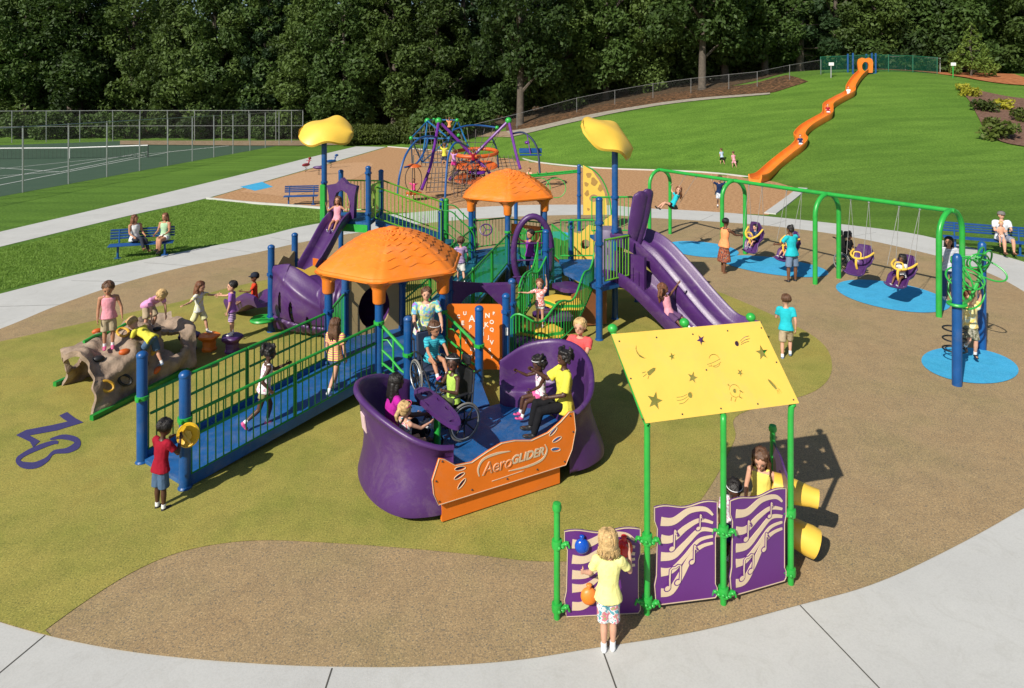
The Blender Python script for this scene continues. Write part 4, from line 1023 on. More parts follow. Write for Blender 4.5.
# --- entry ramp
P1, P2 = (-5.34, 9.53), (-4.41, 8.90)
A_, B_ = H1[5], H1[0]     # 210 and 270 degrees
deck(PS, [P1, P2, B_, A_], 0, .06, DECK, 'ramp', zs=[.075, .075, D1-.005, D1-.005])
mb = MB()
for a, b in ((P1, A_), (P2, B_)):
    a = V((*a, 0)); b = V((*b, 0)); mb.sweep([a+V((0, 0, .07)), b+V((0, 0, D1))], [(-.02, -.06), (.02, -.06), (.02, .09), (-.02, .09)], up=(0, 0, 1))
wb(mb, 'ramp_kerb', DECK, PS, smooth=False)
post(PS, *P1, 0, 1.60, bands=(.95,), bm_=GREEN); post(PS, *P2, 0, 1.58, bands=(.95,), bm_=GREEN)
def lerp2(a, b, t): return (a[0]+(b[0]-a[0])*t, a[1]+(b[1]-a[1])*t)
for a, b in ((P1, A_), (P2, B_)):
    m = lerp2(a, b, .5)
    rail(PS, lerp2(a, b, .025), lerp2(a, b, .495), .07, .07+(D1-.07)*.495, .92, .115, DGREEN, grab=.60)
    rail(PS, lerp2(a, b, .505), lerp2(a, b, .985), .07+(D1-.07)*.505, D1, .92, .115, DGREEN, grab=.60)
# --- hex deck 1 side barriers
rail(PS, H1[5], H1[4], D1, D1, .92, .11, GREEN)
# --- transition to the glider
Cp, Dp = (-1.79, 11.36), (-.58, 11.66)
E_ = H1[1]
post(PS, *Cp, 0, 1.50, bands=(.86,), bm_=GREEN); post(PS, *Dp, 0, 1.58, bands=(.90,), bm_=GREEN)
deck(PS, [B_, Cp, Dp, E_], .34, .06, DECK, 'transition_deck')
deck(PS, [Cp, (-1.50, 10.02), (-.36, 10.62), Dp], .335, .05, DECK, 'transition_deck')
for a, b in ((B_, Cp), (E_, Dp)):
    mb = MB(); a3 = V((*a, 0)); b3 = V((*b, 0)); P = lambda t, z: a3.lerp(b3, t)+V((0, 0, z))
    mb.tube([P(0, 1.30), P(1, .86)], .027, 8); mb.tube([P(0, .86), P(.4, .72), P(.75, .55), P(1, .5)], .02, 8); mb.tube([P(0, .62), P(1, .36)], .02, 8)
    for t in (.12, .5): mb.tube([P(t, .56-.2*t), P(t, 1.28-.42*t)], .017, 7)
    mb.tube([P(.12, 1.0), P(.3, 1.02), P(.5, .9)], .014, 6)
    wb(mb, 'hand_rail', GREEN, PS)
# --- alphabet panel and purple arch panel
Ep, Fp = (-.11, 12.27), (0.0, 13.4)
post(PS, *Ep, 0, 1.62, bands=(1.30,)); post(PS, *Fp, 0, 1.58, bands=(1.1,))
ax = (V((*Ep, 0))-V((*E_, 0))); Lp = ax.length-.14
MX = frame(V((*E_, 0))+ax.normalized()*.07+V((0, -.0, .22)), ax, (0, 0, 1))
flat_curve('alphabet_panel', [[(0, 0), (Lp, 0), (Lp, 1.17), (Lp-.04, 1.21), (.04, 1.21), (0, 1.17)], circ2(.16, .78, .07, n=20)], .03, ORP, None, MX); ap = bpy.context.view_layer.objects[-1] if 0 else [o for o in bpy.data.objects if o.name == 'alphabet_panel'][0]; adopt(ap, PS)
lt = [('C', .22, .98, .09), ('A', .47, .94, .17), ('B', .60, 1.02, .11), ('E', .30, .86, .11), ('N', .76, 1.0, .12), ('O', .84, .88, .10), ('P', .44, .78, .10), ('F', .58, .84, .14), ('K', .74, .83, .12), ('Q', .84, .74, .09), ('D', .52, .52, .13), ('G', .40, .64, .10), ('H', .66, .66, .10), ('I', .36, .52, .11), ('J', .78, .60, .09), ('V', .84, .50, .11), ('Z', .52, .36, .09), ('M', .44, .24, .09), ('W', .62, .24, .09), ('S', .80, .36, .09), ('U', .34, 1.04, .09), ('T', .68, .74, .10), ('L', .56, .68, .10), ('R', .88, 1.04, .08), ('X', .30, .74, .08), ('Y', .84, .24, .08), ('O', .64, .50, .07), ('E', .46, .38, .09)]
for ch, x, y, s in lt:
    me = text_mesh(ch, s, .006, .003); me.transform(Matrix.Translation((x, y, .019))); ob = put_mesh(me, 'letter', M('white_letter', (.85, .78, .68), .5), ap, MX); ob.matrix_parent_inverse = ap.matrix_parent_inverse if 0 else Matrix.Identity(4)
    ob.matrix_parent_inverse = (Matrix.Identity(4)); 
def arch_panel(a, b, z0, z1, mat, name='arch_panel'):
    a = V((*a, 0)); b = V((*b, 0)); L = (b-a).length; MX = frame(a+V((0, 0, z0)), b-a, (0, 0, 1)); H = z1-z0
    pts = [(0.05, H), (0.05, 0)]+[(L*.12, 0)]+[(L*.5-L*.38*math.cos(PI*i/14), H*.72*math.sin(PI*i/14)) for i in range(1, 14)]+[(L*.88, 0), (L-.05, 0), (L-.05, H)]+[(L-.05-(L-.1)*i/8, H-.03*math.sin(PI*i/8)) for i in range(1, 8)]
    return adopt(flat_curve(name, [pts], .035, mat, None, MX), PS)
arch_panel(H1[2], Fp, .75, 1.52, PURPLE)
mb = MB(); mb.add([(-.62, 13.2, 1.5), (-.02, 13.33, 1.5), (-.02, 13.33, .85), (-.62, 13.22, 1.5), (-.02, 13.36, 1.5), (-.02, 13.36, .85)], [(0, 1, 2), (5, 4, 3), (0, 3, 4, 1), (1, 4, 5, 2), (2, 5, 3, 0)]); wb(mb, 'corner_panel', PURPLE, PS, smooth=False)
# --- ramp between the two hexagonal decks
ra, rb = H1[2], H1[3]; rc, rd = H2[0], H2[5]
deck(PS, [ra, rc, rd, rb], 0, .07, TEAL, 'ramp', zs=[D1, D2, D2, D1])
for a, b in ((ra, rc), (rb, rd)):
    for t0, t1 in ((.01, .33), (.34, .66), (.67, .985)):
        rail(PS, lerp2(a, b, t0), lerp2(a, b, t1), D1+(D2-D1)*t0, D1+(D2-D1)*t1, .88, .115, DGREEN, grab=.55 if a == rb else None)
    for t in (.335, .665): post(PS, *lerp2(a, b, t), 0, 1.35, mat=DGREEN, r=.035, name='support_post')
# hex 2 barriers
for k in (3, 4): rail(PS, H2[k], H2[k+1], D2, D2, .9, .11, GREEN)
rail(PS, H2[0], H2[1], D2, D2, .85, .11, GREEN); rail(PS, H2[2], H2[3], D2, D2, .85, .11, GREEN)
# panels round hexagon 2
flp = flat_curve('bubble_panel', [[(0, 0), (1.1, 0), (1.1, .62), (0, .62)], circ2(.55, .32, .2)], .03, ORP, None, frame(V((*H2[2], D2+.1)), V((*H2[3], 0))-V((*H2[2], 0)), (0, 0, 1))); adopt(flp, PS)
flp = flat_curve('wave_panel', [[(0, 0), (1.1, 0), (1.1, .7), (.8, .8), (.5, .68), (.2, .8), (0, .7)]], .03, BROWNP, None, frame(V((H2[1][0]+.1, H2[1][1], .4)), V((1, .25, 0)), (0, 0, 1))); adopt(flp, PS)
# steering wheel
sw_ = MB(); sw_.tube(circ((-.75, 19.0, 1.45), .17, 20, (1, 0, 0), (0, .5, .86)), .02, 7, closed=True)
for a in (0, 2.1, 4.2): sw_.tube([(-.75, 19, 1.45), V((-.75, 19, 1.45))+V((math.cos(a), .5*math.sin(a), .86*math.sin(a)))*.17], .014, 5)
wb(sw_, 'steering_wheel', PURPLE, PS)
# --- tunnel, swirl shell and tan portholed panel beside hexagon 1
v90, v150 = V((*H1[3], 0)), V((*H1[4], 0)); mid = (v90+v150)/2; nrm = V((-.5, .866, 0))
MX = frame(v150+(v90-v150).normalized()*.07+V((0, 0, .22)), v90-v150, (0, 0, 1))
adopt(flat_curve('porthole_panel', [[(0, 0), (1.08, 0), (1.08, 1.25), (.9, 1.33), (.2, 1.33), (0, 1.25)], circ2(.54, .66, .34, .44, 30)], .05, TANP, None, MX), PS)
tp_ = spline([mid+V((0, 0, .88)), mid+nrm*.45+V((-.05, 0, .87)), mid+nrm*.70+V((-.35, 0, .84)), mid+nrm*.80+V((-.85, .05, .80)), mid+nrm*.85+V((-1.2, .25, .80))], 10)
mb = MB(); pr = [(math.cos(2*PI*i/28), math.sin(2*PI*i/28)) for i in range(28)]
mb.sweep(tp_, pr, up=(0, 0, 1), scales=[.46+.03*math.cos(i*2.1) for i in range(len(tp_))], cap=False); mb.sweep(tp_, pr, up=(0, 0, 1), scales=[.42]*len(tp_), cap=False)
wb(mb, 'crawl_tunnel', PURPLE, PS)
S1, S2 = (-5.40, 14.80), (-5.30, 16.1)
post(PS, *S1, 0, 1.95, bands=(1.30, .35)); post(PS, *S2, 0, 1.95, bands=(1.3,))
# swirl shell: a big bulging cover with window slots
sa, sb = V((-5.32, 14.78, 0)), V((-3.75, 14.25, 0)); sd_ = (sb-sa); Ls = sd_.length; sdn = sd_.normalized(); sn = V((sdn.y, -sdn.x, 0))
slots = [(.38, .80, .055, .24), (.72, .62, .06, .26), (1.12, .42, .05, .17)]
def shell_grid(off):
    rows = []; nu, nv = 120, 90
    for i in range(nu+1):
        u = i/nu; top = 1.58-.05*(1-u)-(1.0*max(0, u-.28)**1.3) if u > .28 else 1.50+.08*math.sin(u/.28*PI/2); r = []
        for j in range(nv+1):
            v = j/nv; z = .12+(top-.12)*v
            bul = .40*math.sin(PI*min(1, u*.95+.02))**.6*math.sin(PI*v*.93+.12)**.7
            ridge = .05*math.exp(-((z-(1.42-.85*max(0, u-.1)**1.1))/.09)**2)
            low = -.05*math.exp(-((z-.42+.1*u)/.03)**2); rib = (.015*math.cos(u*60) if z < .36 else 0)
            r.append(sa+sdn*(u*Ls)+V((0, 0, z))+sn*((bul+ridge+low+rib)+off))
        rows.append(r)
    return rows, nu, nv
mb = MB(); g1, nu, nv = shell_grid(0); g2, _, _ = shell_grid(-.05)
def hole(i, j):
    p = (g1[i][j]+g1[i+1][j+1])/2; u = (p-sa).dot(sdn); z = p.z
    return any(((u-a)/c)**2+((z-b)/d)**2 < 1 for a, b, c, d in slots)
W_ = nv+1; fl = [p for r in g1 for p in r]; fl2 = [p for r in g2 for p in r]; k = len(fl); F_ = []
H_ = {(i, j): hole(i, j) for i in range(nu) for j in range(nv)}
for (i, j), hh in H_.items():
    if hh: continue
    a, b, c, d = i*W_+j, (i+1)*W_+j, (i+1)*W_+j+1, i*W_+j+1
    F_ += [(a, b, c, d), (d+k, c+k, b+k, a+k)]
    for (di, dj, e0, e1) in ((-1, 0, d, a), (1, 0, b, c), (0, -1, a, b), (0, 1, c, d)):
        q = (i+di, j+dj)
        if q not in H_ or H_[q]: F_.append((e1, e0, e0+k, e1+k))
mb.add(fl+fl2, F_); wb(mb, 'swirl_tunnel_cover', PURPLE, PS, angle=50)
# opening on the left end, and yellow wave panel behind
adopt(flat_curve('wave_panel', [[(0, .2), (1.3, .2), (1.3, 1.45), (1.1, 1.55), (.8, 1.45), (.5, 1.58), (.2, 1.45), (0, 1.5)], circ2(.65, .75, .33, .4)], .04, TANP, None, frame(V((-5.38, 14.88, 0)), V((*S2, 0))-V((*S1, 0)), (0, 0, 1))), PS)
adopt(flat_curve('wave_panel', [[(0, 0), (.7, 0), (.75, .5), (.6, .62), (.4, .52), (.15, .62), (0, .5)]], .04, M('gold_panel', (.55, .36, .05), .5), None, frame(V((-5.2, 15.2, .75)), V((1, .2, 0)), (0, 0, 1))), PS)
tl_ = MB(); tl_.lathe((-5.55, 14.7, 0), [(.001, .30), (.26, .30), (.28, .33), (.26, .36), (.001, .36)], 20); wb(tl_, 'step_disc', GREEN, PS)

def chute(root, path, w, hw, mat=PURPLE, name='slide', rights=None, lanes=1, lip=.06, n=6):
    sp = spline(path, n); hwx = w/2; pr = []
    pr += [(-hwx-lip, hw-.05), (-hwx-lip*.8, hw), (-hwx-.01, hw+.01), (-hwx+.03, hw-.03), (-hwx+.05, .10), (-hwx+.12, .02)]
    for l in range(1, lanes):
        x = -hwx+w*l/lanes; pr += [(x-.10, .02), (x-.04, .13), (x, .15), (x+.04, .13), (x+.10, .02)]
    pr += [(hwx-.12, .02), (hwx-.05, .10), (hwx-.03, hw-.03), (hwx+.01, hw+.01), (hwx+lip*.8, hw), (hwx+lip, hw-.05), (hwx+lip*.6, hw*.35), (hwx-.02, -.06), (0, -.08), (-hwx+.02, -.06), (-hwx-lip*.6, hw*.35)]
    mb = MB(); mb.sweep(sp, pr, up=(0, 0, 1), rights=[rights]*len(sp) if rights else None)
    return wb(mb, name, mat, root, angle=55)
chute(PS, [(-5.55, 14.9, .62), (-5.85, 15.2, .60), (-6.15, 15.55, .42), (-6.45, 15.9, .20), (-6.8, 16.2, .17)], .46, .20)
# --- tall tower with hooded slide at the left back
T = {'fl': (-5.22, 18.35), 'bl': (-5.08, 19.6), 'fr': (-3.92, 18.0), 'br': (-3.86, 19.45)}
DT = 1.85
post(PS, *T['fl'], 0, 4.15, mat=BLUE, bands=(2.9, 1.9)); post(PS, *T['bl'], 0, 3.1); post(PS, *T['fr'], 0, 3.38, r=.075, bands=(3.2, 2.1)); post(PS, *T['br'], 0, 3.12, bands=(2.5,))
mb = MB(); mb.box((T['fl'][0]-.02, T['fl'][1]-.03, 2.1), (.15, .15, 1.5), bev=.02); wb(mb, 'post_sleeve', GREEN, PS)
deck(PS, [T['fl'], T['fr'], T['br'], T['bl']], DT, .12, DECK); 
mb = MB(); a = V((*T['fl'], 0)); b = V((*T['fr'], 0)); mb.sweep([a+V((0, -.06, DT-.16)), b+V((0, -.06, DT-.16))], [(-.03, -.1), (.03, -.1), (.03, .1), (-.03, .1)], up=(0, 0, 1)); wb(mb, 'deck_edge_beam', GREEN, PS, smooth=False)
chute(PS, [(-4.72, 18.5, 1.93), (-4.72, 18.15, 1.90), (-4.83, 17.8, 1.70), (-4.98, 17.35, 1.28), (-5.15, 16.9, .85), (-5.28, 16.5, .50), (-5.36, 16.15, .33), (-5.4, 15.8, .30)], .52, .24)
# hood
def hood(root, c, w, z0, h, yaw, mat=PURPLE, name='slide_hood'):
    out = [(-w/2, 0), (-w/2-.03, h*.55), (-w/2-.09, h*.80), (-w/2+.04, h*.82), (-w*.22, h*.86), (0, h), (w*.22, h*.86), (w/2-.04, h*.82), (w/2+.09, h*.80), (w/2+.03, h*.55), (w/2, 0)]
    ho = [(-w*.30, -.02), (-w*.34, h*.40), (-w*.22, h*.62), (0, h*.70), (w*.22, h*.62), (w*.34, h*.40), (w*.30, -.02)]
    loop = out+ho[::-1]
    return adopt(flat_curve(name, [loop], .16, mat, None, frame(V(c)+V((0, 0, z0)), (math.cos(yaw), math.sin(yaw), 0), (0, 0, 1))), root)
hd_ = hood(PS, (-4.66, 18.2, 0), .74, 1.95, 1.10, -.28)
rail(PS, T['fr'], T['br'], DT, DT, .95, .10, LIME); rail(PS, T['bl'], T['br'], DT, DT, .95, .10, LIME)
adopt(flat_curve('slot_panel', [[(0, 0), (.5, 0), (.5, .85), (.25, .95), (0, .85)], circ2(.25, .5, .13, .25)], .03, M('lime_panel', (.30, .36, .10), .5), None, frame(V((T['fr'][0]-.02, T['fr'][1]+.2, DT+.06)), (.15, 1, 0), (0, 0, 1))), PS)
# stair bridge going right and down
q0, q1 = (-3.8, 19.5), (-2.1, 19.9); q2, q3 = (-3.8, 18.35), (-2.0, 18.6)
deck(PS, [q2, q3, q1, q0], 0, .16, DECK, 'sloping_bridge', zs=[DT, 1.15, 1.15, DT])
rail(PS, q0, q1, DT, 1.15, .95, .105, LIME); rail(PS, q2, q3, DT-.02, 1.13, .95, .105, LIME)
post(PS, q1[0]+.12, q1[1], 0, 2.2, mat=DGREEN); post(PS, q3[0]-.02, q3[1]+.1, 0, 2.05); post(PS, q1[0]-.05, q1[1]+.3, 0, 2.15)
mb = MB()
for i in range(4): mb.box((-1.86+.23*i, 19.2, 1.0-.14*i), (.26, 1.0, .06), bev=.01)
wb(mb, 'stair_steps', TEAL, PS)
mb = MB()
for y in (18.75, 19.75): 
    mb.tube(spline([(-1.95, y, 2.05), (-1.7, y, 2.0), (-1.45, y, 1.75), (-1.1, y, 1.4), (-1.05, y, .9)], 5), .02, 7); mb.tube([(-1.95, y, 1.5), (-1.45, y, 1.1), (-1.1, y, .9)], .016, 6)
    for x in (-1.7, -1.45): mb.tube([(x, y, .9), (x, y, 1.9-.2*(x+1.9))], .014, 6)
wb(mb, 'stair_rail', DGREEN, PS)
# under tower: purple and orange play panels
adopt(flat_curve('arch_panel', [[(0, 0), (1.2, 0), (1.2, .9), (0, .9)], circ2(.6, .0001+.35, .3, .3)], .03, PURPLE, None, frame(V((-4.4, 17.2, .35)), (1, .05, 0), (0, 0, 1))), PS)
adopt(flat_curve('wave_panel', [[(0, 0), (1.0, 0), (1.0, .55), (.7, .62), (.4, .52), (0, .6)]], .03, ORP, None, frame(V((-5.1, 16.9, .55)), (1, .1, 0), (0, 0, 1))), PS)
for x, y, z in ((-4.55, 16.6, 1.0), (-4.0, 16.0, 1.45), (-3.3, 16.2, 1.2)): post(PS, x, y, 0, z)
# --- big ring climber, stepped climber and right tower
mb = MB(); mb.tube(circ((.50, 15.9, 1.50), 1, 40, (.46, .05, 0), (0, -.10, .92)), .075, 12, closed=True)
for z in (.95, 1.35, 1.75): mb.tube([(.02, 15.85, z), (.98, 15.95, z)], .02, 6)
wb(mb, 'ring_climber', PURPLE, PS, name_=0) if 0 else wb(mb, 'ring_climber', PURPLE, PS)
post(PS, .42, 16.6, 0, 1.9, r=.055); post(PS, .80, 15.5, 0, 2.15, bands=(1.7,)); post(PS, 1.53, 17.1, 0, 2.1, bands=(1.9,))
ta, tb, tc, td = (1.89, 14.30), (2.44, 15.65), (1.45, 15.3), (1.7, 16.9)
post(PS, *ta, 0, 3.1, bands=(2.55, 2.1, 1.2)); post(PS, *tb, 0, 4.2, bands=(2.9, 2.1, 1.2))
DR = 1.12
deck(PS, [(1.93, 14.35), (2.75, 15.0), (2.75, 16.9), (1.2, 16.9), (1.25, 15.7)], DR, .08, DECK)
deck(PS, [(2.2, 15.75), (3.3, 15.9), (3.1, 17.0), (2.0, 16.9)], 1.75, .08, DECK)
deck(PS, [(.55, 16.1), (1.2, 15.9), (1.3, 17.2), (.6, 17.4)], .85, .08, TEAL)
deck(PS, [(.55, 17.3), (1.5, 17.2), (1.1, 19.1), (.2, 19.1)], .7, .08, TEAL)
rail(PS, (2.02, 14.38), (2.62, 14.85), DR+.06, DR+.06, .98, .09, LIME)
rail(PS, (2.05, 16.95), (3.1, 17.0), 1.75, 1.75, .95, .1, GREEN); rail(PS, (1.25, 16.9), (2.1, 16.92), DR, DR, 1.0, .1, GREEN)
rail(PS, (.2, 18.9), (.55, 17.4), .7, .7, .9, .1, GREEN); rail(PS, (1.15, 19.0), (1.5, 17.2), .7, .7, .9, .1, GREEN)
mb = MB(); mb.box((2.45, 15.72, 1.2), (.13, .13, 2.3), bev=.02); wb(mb, 'post_sleeve', GREEN, PS)
post(PS, 3.2, 16.95, 0, 2.2, r=.05)
# steps
stepm = [(.35, 13.75, .20, PURPLE), (.62, 14.15, .36, YEL), (.90, 14.55, .52, PURPLE), (1.15, 14.95, .70, YEL), (1.40, 15.4, .88, PURPLE)]
for i, (x, y, z, mt) in enumerate(stepm):
    mb = MB(); n_ = 26; out = []
    for k in range(n_):
        a = 2*PI*k/n_; rr = 1+.10*math.sin(5*a+i); out.append((.44*rr*math.cos(a), .30*rr*math.sin(a)))
    R2 = Matrix.Rotation(-.45, 2); out = [tuple(R2 @ __import__('mathutils').Vector(p)) for p in out]
    m3 = [(x+p[0], y+p[1]) for p in out]; mb.prism(m3, z-.09, z); 
    if mt is YEL: mb.prism([(x+p[0]*1.12, y+p[1]*1.12) for p in out], z-.14, z-.092)
    s_ = wb(mb, 'climber_step', mt, PS, smooth=False)
    if mt is YEL:
        mb = MB(); mb.prism([(x+p[0]*1.06, y+p[1]*1.06) for p in out], z-.095, z-.03); q = mb.build('step_trim', GREEN, None, smooth=False); q.parent = s_
    mb = MB(); mb.tube([(x, y, 0), (x, y, z-.1)], .045, 8); q = mb.build('step_stem', BLUE, None); q.parent = s_
# curving stair rails
def steprail(pts, h, lowh=.1):
    sp = spline(pts, 7); mb = MB()
    hh = lambda i: h+.10*math.sin(i*.55)
    mb.tube([p+V((0, 0, hh(i))) for i, p in enumerate(sp)], .021, 7); mb.tube([p+V((0, 0, lowh)) for p in sp], .018, 6)
    for i in range(0, len(sp), 1): mb.tube([sp[i]+V((0, 0, lowh)), sp[i]+V((0, 0, hh(i)))], .0115, 6)
    wb(mb, 'stair_rail', GREEN, PS)
steprail([(-.02, 13.25, .06), (.45, 13.15, .08), (.95, 13.55, .18), (1.35, 14.05, .35), (1.65, 14.6, .62), (1.86, 15.0, .9)], .78)
steprail([(.02, 13.6, .06), (.1, 14.15, .2), (.35, 14.7, .42), (.65, 15.2, .60), (1.0, 15.75, .82)], .80)
steprail([(.15, 14.3, .3), (.42, 15.0, .55), (.62, 15.8, .80), (.58, 16.6, .85)], .85)
adopt(flat_curve('riser_panel', [[(0, 0), (.85, 0), (.85, .95), (.5, .9), (0, .72)]], .04, BROWNP, None, frame(V((1.35, 15.0, .06)), (1, .25, 0), (0, 0, 1))), PS)
# yellow curvy panel behind
adopt(flat_curve('wave_panel', [[(0, 0), (1.3, 0), (1.3, 1.05), (1.15, 1.3), (.9, 1.12), (.7, .95), (.45, 1.0), (.2, .75), (0, .8)], circ2(.35, .45, .14), circ2(.85, .5, .18)], .04, YELP, None, frame(V((1.75, 18.9, .6)), (1, .08, 0), (0, 0, 1))), PS)
# slides on the right tower
d_ = V((.66, -.75, 0)).normalized(); n2 = V((-d_.y, d_.x, 0))
def slide_path(o, z, L, drop, hump=.25):
    o = V(o); return [o-d_*.35+V((0, 0, z)), o+V((0, 0, z+.01)), o+d_*(L*.18)+V((0, 0, z-.10*drop)), o+d_*(L*.42)+V((0, 0, z-.40*drop)), o+d_*(L*.66)+V((0, 0, z-.73*drop)), o+d_*(L*.85)+V((0, 0, z-.95*drop)), o+d_*L+V((0, 0, z-drop)), o+d_*(L*1.12)+V((0, 0, z-drop-.01))]
rgt = -n2
chute(PS, slide_path((2.62, 14.98, 0), 1.12, 1.95, .86), .74, .24, name='slide')
chute(PS, slide_path((2.98, 15.75, 0), 1.78, 2.55, 1.50), .98, .26, name='double_slide', lanes=2)
# slide side housing between the two levels
mb = MB(); a = V((2.45, 15.2, 0)); mb.prism([tuple((a+d_*x+n2*y).xy) for x, y in ((-.1, -.02), (.75, -.02), (.75, .06), (-.1, .06))], .9, 1.72); wb(mb, 'slide_side_panel', PURPLE, PS, smooth=False)
mb = MB()
for k in range(5): mb.prism([tuple((a+d_*x+n2*y).xy) for x, y in ((-.06+.16*k, -.05), (-.02+.16*k, -.05), (-.02+.16*k, -.025), (-.06+.16*k, -.025))], .95, 1.62-.06*k)
wb(mb, 'slide_side_rib', PURPLE, PS, smooth=False)
# two lobed hood panel
for dx, hh, w0 in ((0, 1.36, .23), (.17, 1.40, .20)):
    c = V((2.78+dx, 15.45+dx*.6, 1.70)); rows = []
    for i in range(25):
        t = i/24; w = w0*(.30+.70*math.sin(min(1, t*1.5+.05)*PI/2))*(1 if t < .9 else max(.25, math.sqrt(max(0, 1-((t-.9)/.108)**2)))); z = hh*t; r = []
        for j in range(12):
            a = 2*PI*j/12; r.append(c+V((math.cos(a)*w*.85+.26*t, math.sin(a)*.07+.05*t+math.cos(a)*w*.3, z)))
        rows.append(r)
    mb = MB(); mb.grid(rows, close=True); mb.f += [tuple(range(11, -1, -1)), tuple(range(24*12, 25*12))]; mb.m += [0, 0]
    wb(mb, 'hood_panel', PURPLE, PS)
# dark grey climbing barrel
mb = MB(); mb.lathe((2.35, 16.0, 0), [(.34, 1.15), (.36, 1.3), (.33, 1.45), (.37, 1.6), (.33, 1.75), (.36, 1.9), (.3, 2.1), (.001, 2.15)], 18); wb(mb, 'ribbed_climber', M('grey_purple_plastic', (.16, .13, .2), .5), PS)
# leaf shaped canopies on tall posts
def leafcan(root, c, w, yaw, tilt, mat, xt=-30):
    rows = []; N_ = 28
    for i in range(N_+1):
        t = i/N_*2-1; r = []
        for j in range(17):
            s = j/16*2-1
            half = .50*(1-abs(t)**2.6)**.5 if abs(t) < 1 else 0
            x = t*.62*w; y = s*half*w
            z = -.30*w*abs(s)**1.5*(half) -.22*w*(t*t)+.06*w*math.sin(t*5)*s*s - .05*w*abs(s)**.6*math.exp(-(abs(s)*6))*0
            r.append(V((x, y, z)))
        rows.append(r)
    R = Matrix.Rotation(yaw, 3, 'Z') @ Matrix.Rotation(tilt, 3, 'Y') @ Matrix.Rotation(math.radians(xt), 3, 'X')
    top = [[V(c)+R @ p for p in r] for r in rows]; bot = [[V(c)+R @ (p+V((0, 0, -.07))) for p in r] for r in rows]
    mb = MB(); mb.grid(top); mb.grid([r[::-1] for r in bot])
    k0 = 0; W = 17; n = (N_+1)*W
    for i in range(N_):
        for j in (0, 16):
            a, b = i*W+j, (i+1)*W+j; ja, jb = n+i*W+(16-j), n+(i+1)*W+(16-j); mb.f.append((a, b, jb, ja) if j == 16 else (b, a, ja, jb)); mb.m.append(0)
    return wb(mb, 'leaf_canopy', mat, root, angle=60)
leafcan(PS, (-5.22, 18.35, 4.52), 1.22, -.05, 0, YEL, 34)
leafcan(PS, (2.40, 15.6, 4.52), 1.18, .25, .42, YEL, 36)
# overhead ladder and giraffe panel at the back
OL = empty('overhead_climber', (2.63, 25.9, 0), 0, 'green overhead climber with hanging loops and yellow giraffe spotted panel', 'climber')
post(OL, 2.63, 25.9, 0, 2.6, bands=(2.3, 1.4)); post(OL, .15, 25.2, 0, 2.4)
mb = MB()
for dy in (0, .55): mb.tube([(2.63, 25.9+dy, 2.32), (1.3, 25.6+dy, 2.22), (.15, 25.2+dy, 2.18)], .035, 7)
for k in range(7): mb.tube([(2.4-.35*k, 25.85-.08*k, 2.29), (2.4-.35*k, 26.4-.08*k, 2.29)], .02, 6)
for x in (.5, 1.1, 1.7): mb.tube(circ((x, 25.5, 1.75), .38, 18, (1, 0, 0), (0, .2, .98)), .018, 6, closed=True)
wb(mb, 'overhead_rail', GREEN, OL)
gm = frame(V((2.78, 25.8, .75)), (1, .1, 0), (0, 0, 1))
blobs = [[(x+r*(1+.25*math.sin(3*a+s))*math.cos(a), y+r*(1+.2*math.cos(2*a+s))*math.sin(a)*1.2) for a in [2*PI*i/14 for i in range(14)]] for x, y, r, s in ((.22, 1.45, .10, 0), (.12, 1.1, .08, 1), (.42, 1.2, .13, 2), (.68, .95, .10, 3), (.15, .75, .09, 4), (.62, .3, .10, 1), (.2, .12, .05, 1))]
spots = blobs
go = adopt(flat_curve('giraffe_panel', [[(0, -.1), (.95, -.1), (.93, .3), (.85, .75), (.65, 1.2), (.35, 1.65), (0, 1.85)], circ2(.42, .55, .18, .15)], .035, YELP, None, gm), OL)
for bl in spots: 
    ob = flat_curve('spot', [bl], .045, M('giraffe_spot', (.40, .23, .06), .5), None, gm); adopt(ob, OL)
mb = MB(); mb.tube(circ((2.75, 25.85, .6), 1, 14, (1.15, .1, 0), (0, 0, 1.95), 0, PI/2), .028, 7); wb(mb, 'curved_frame', GREEN, OL)

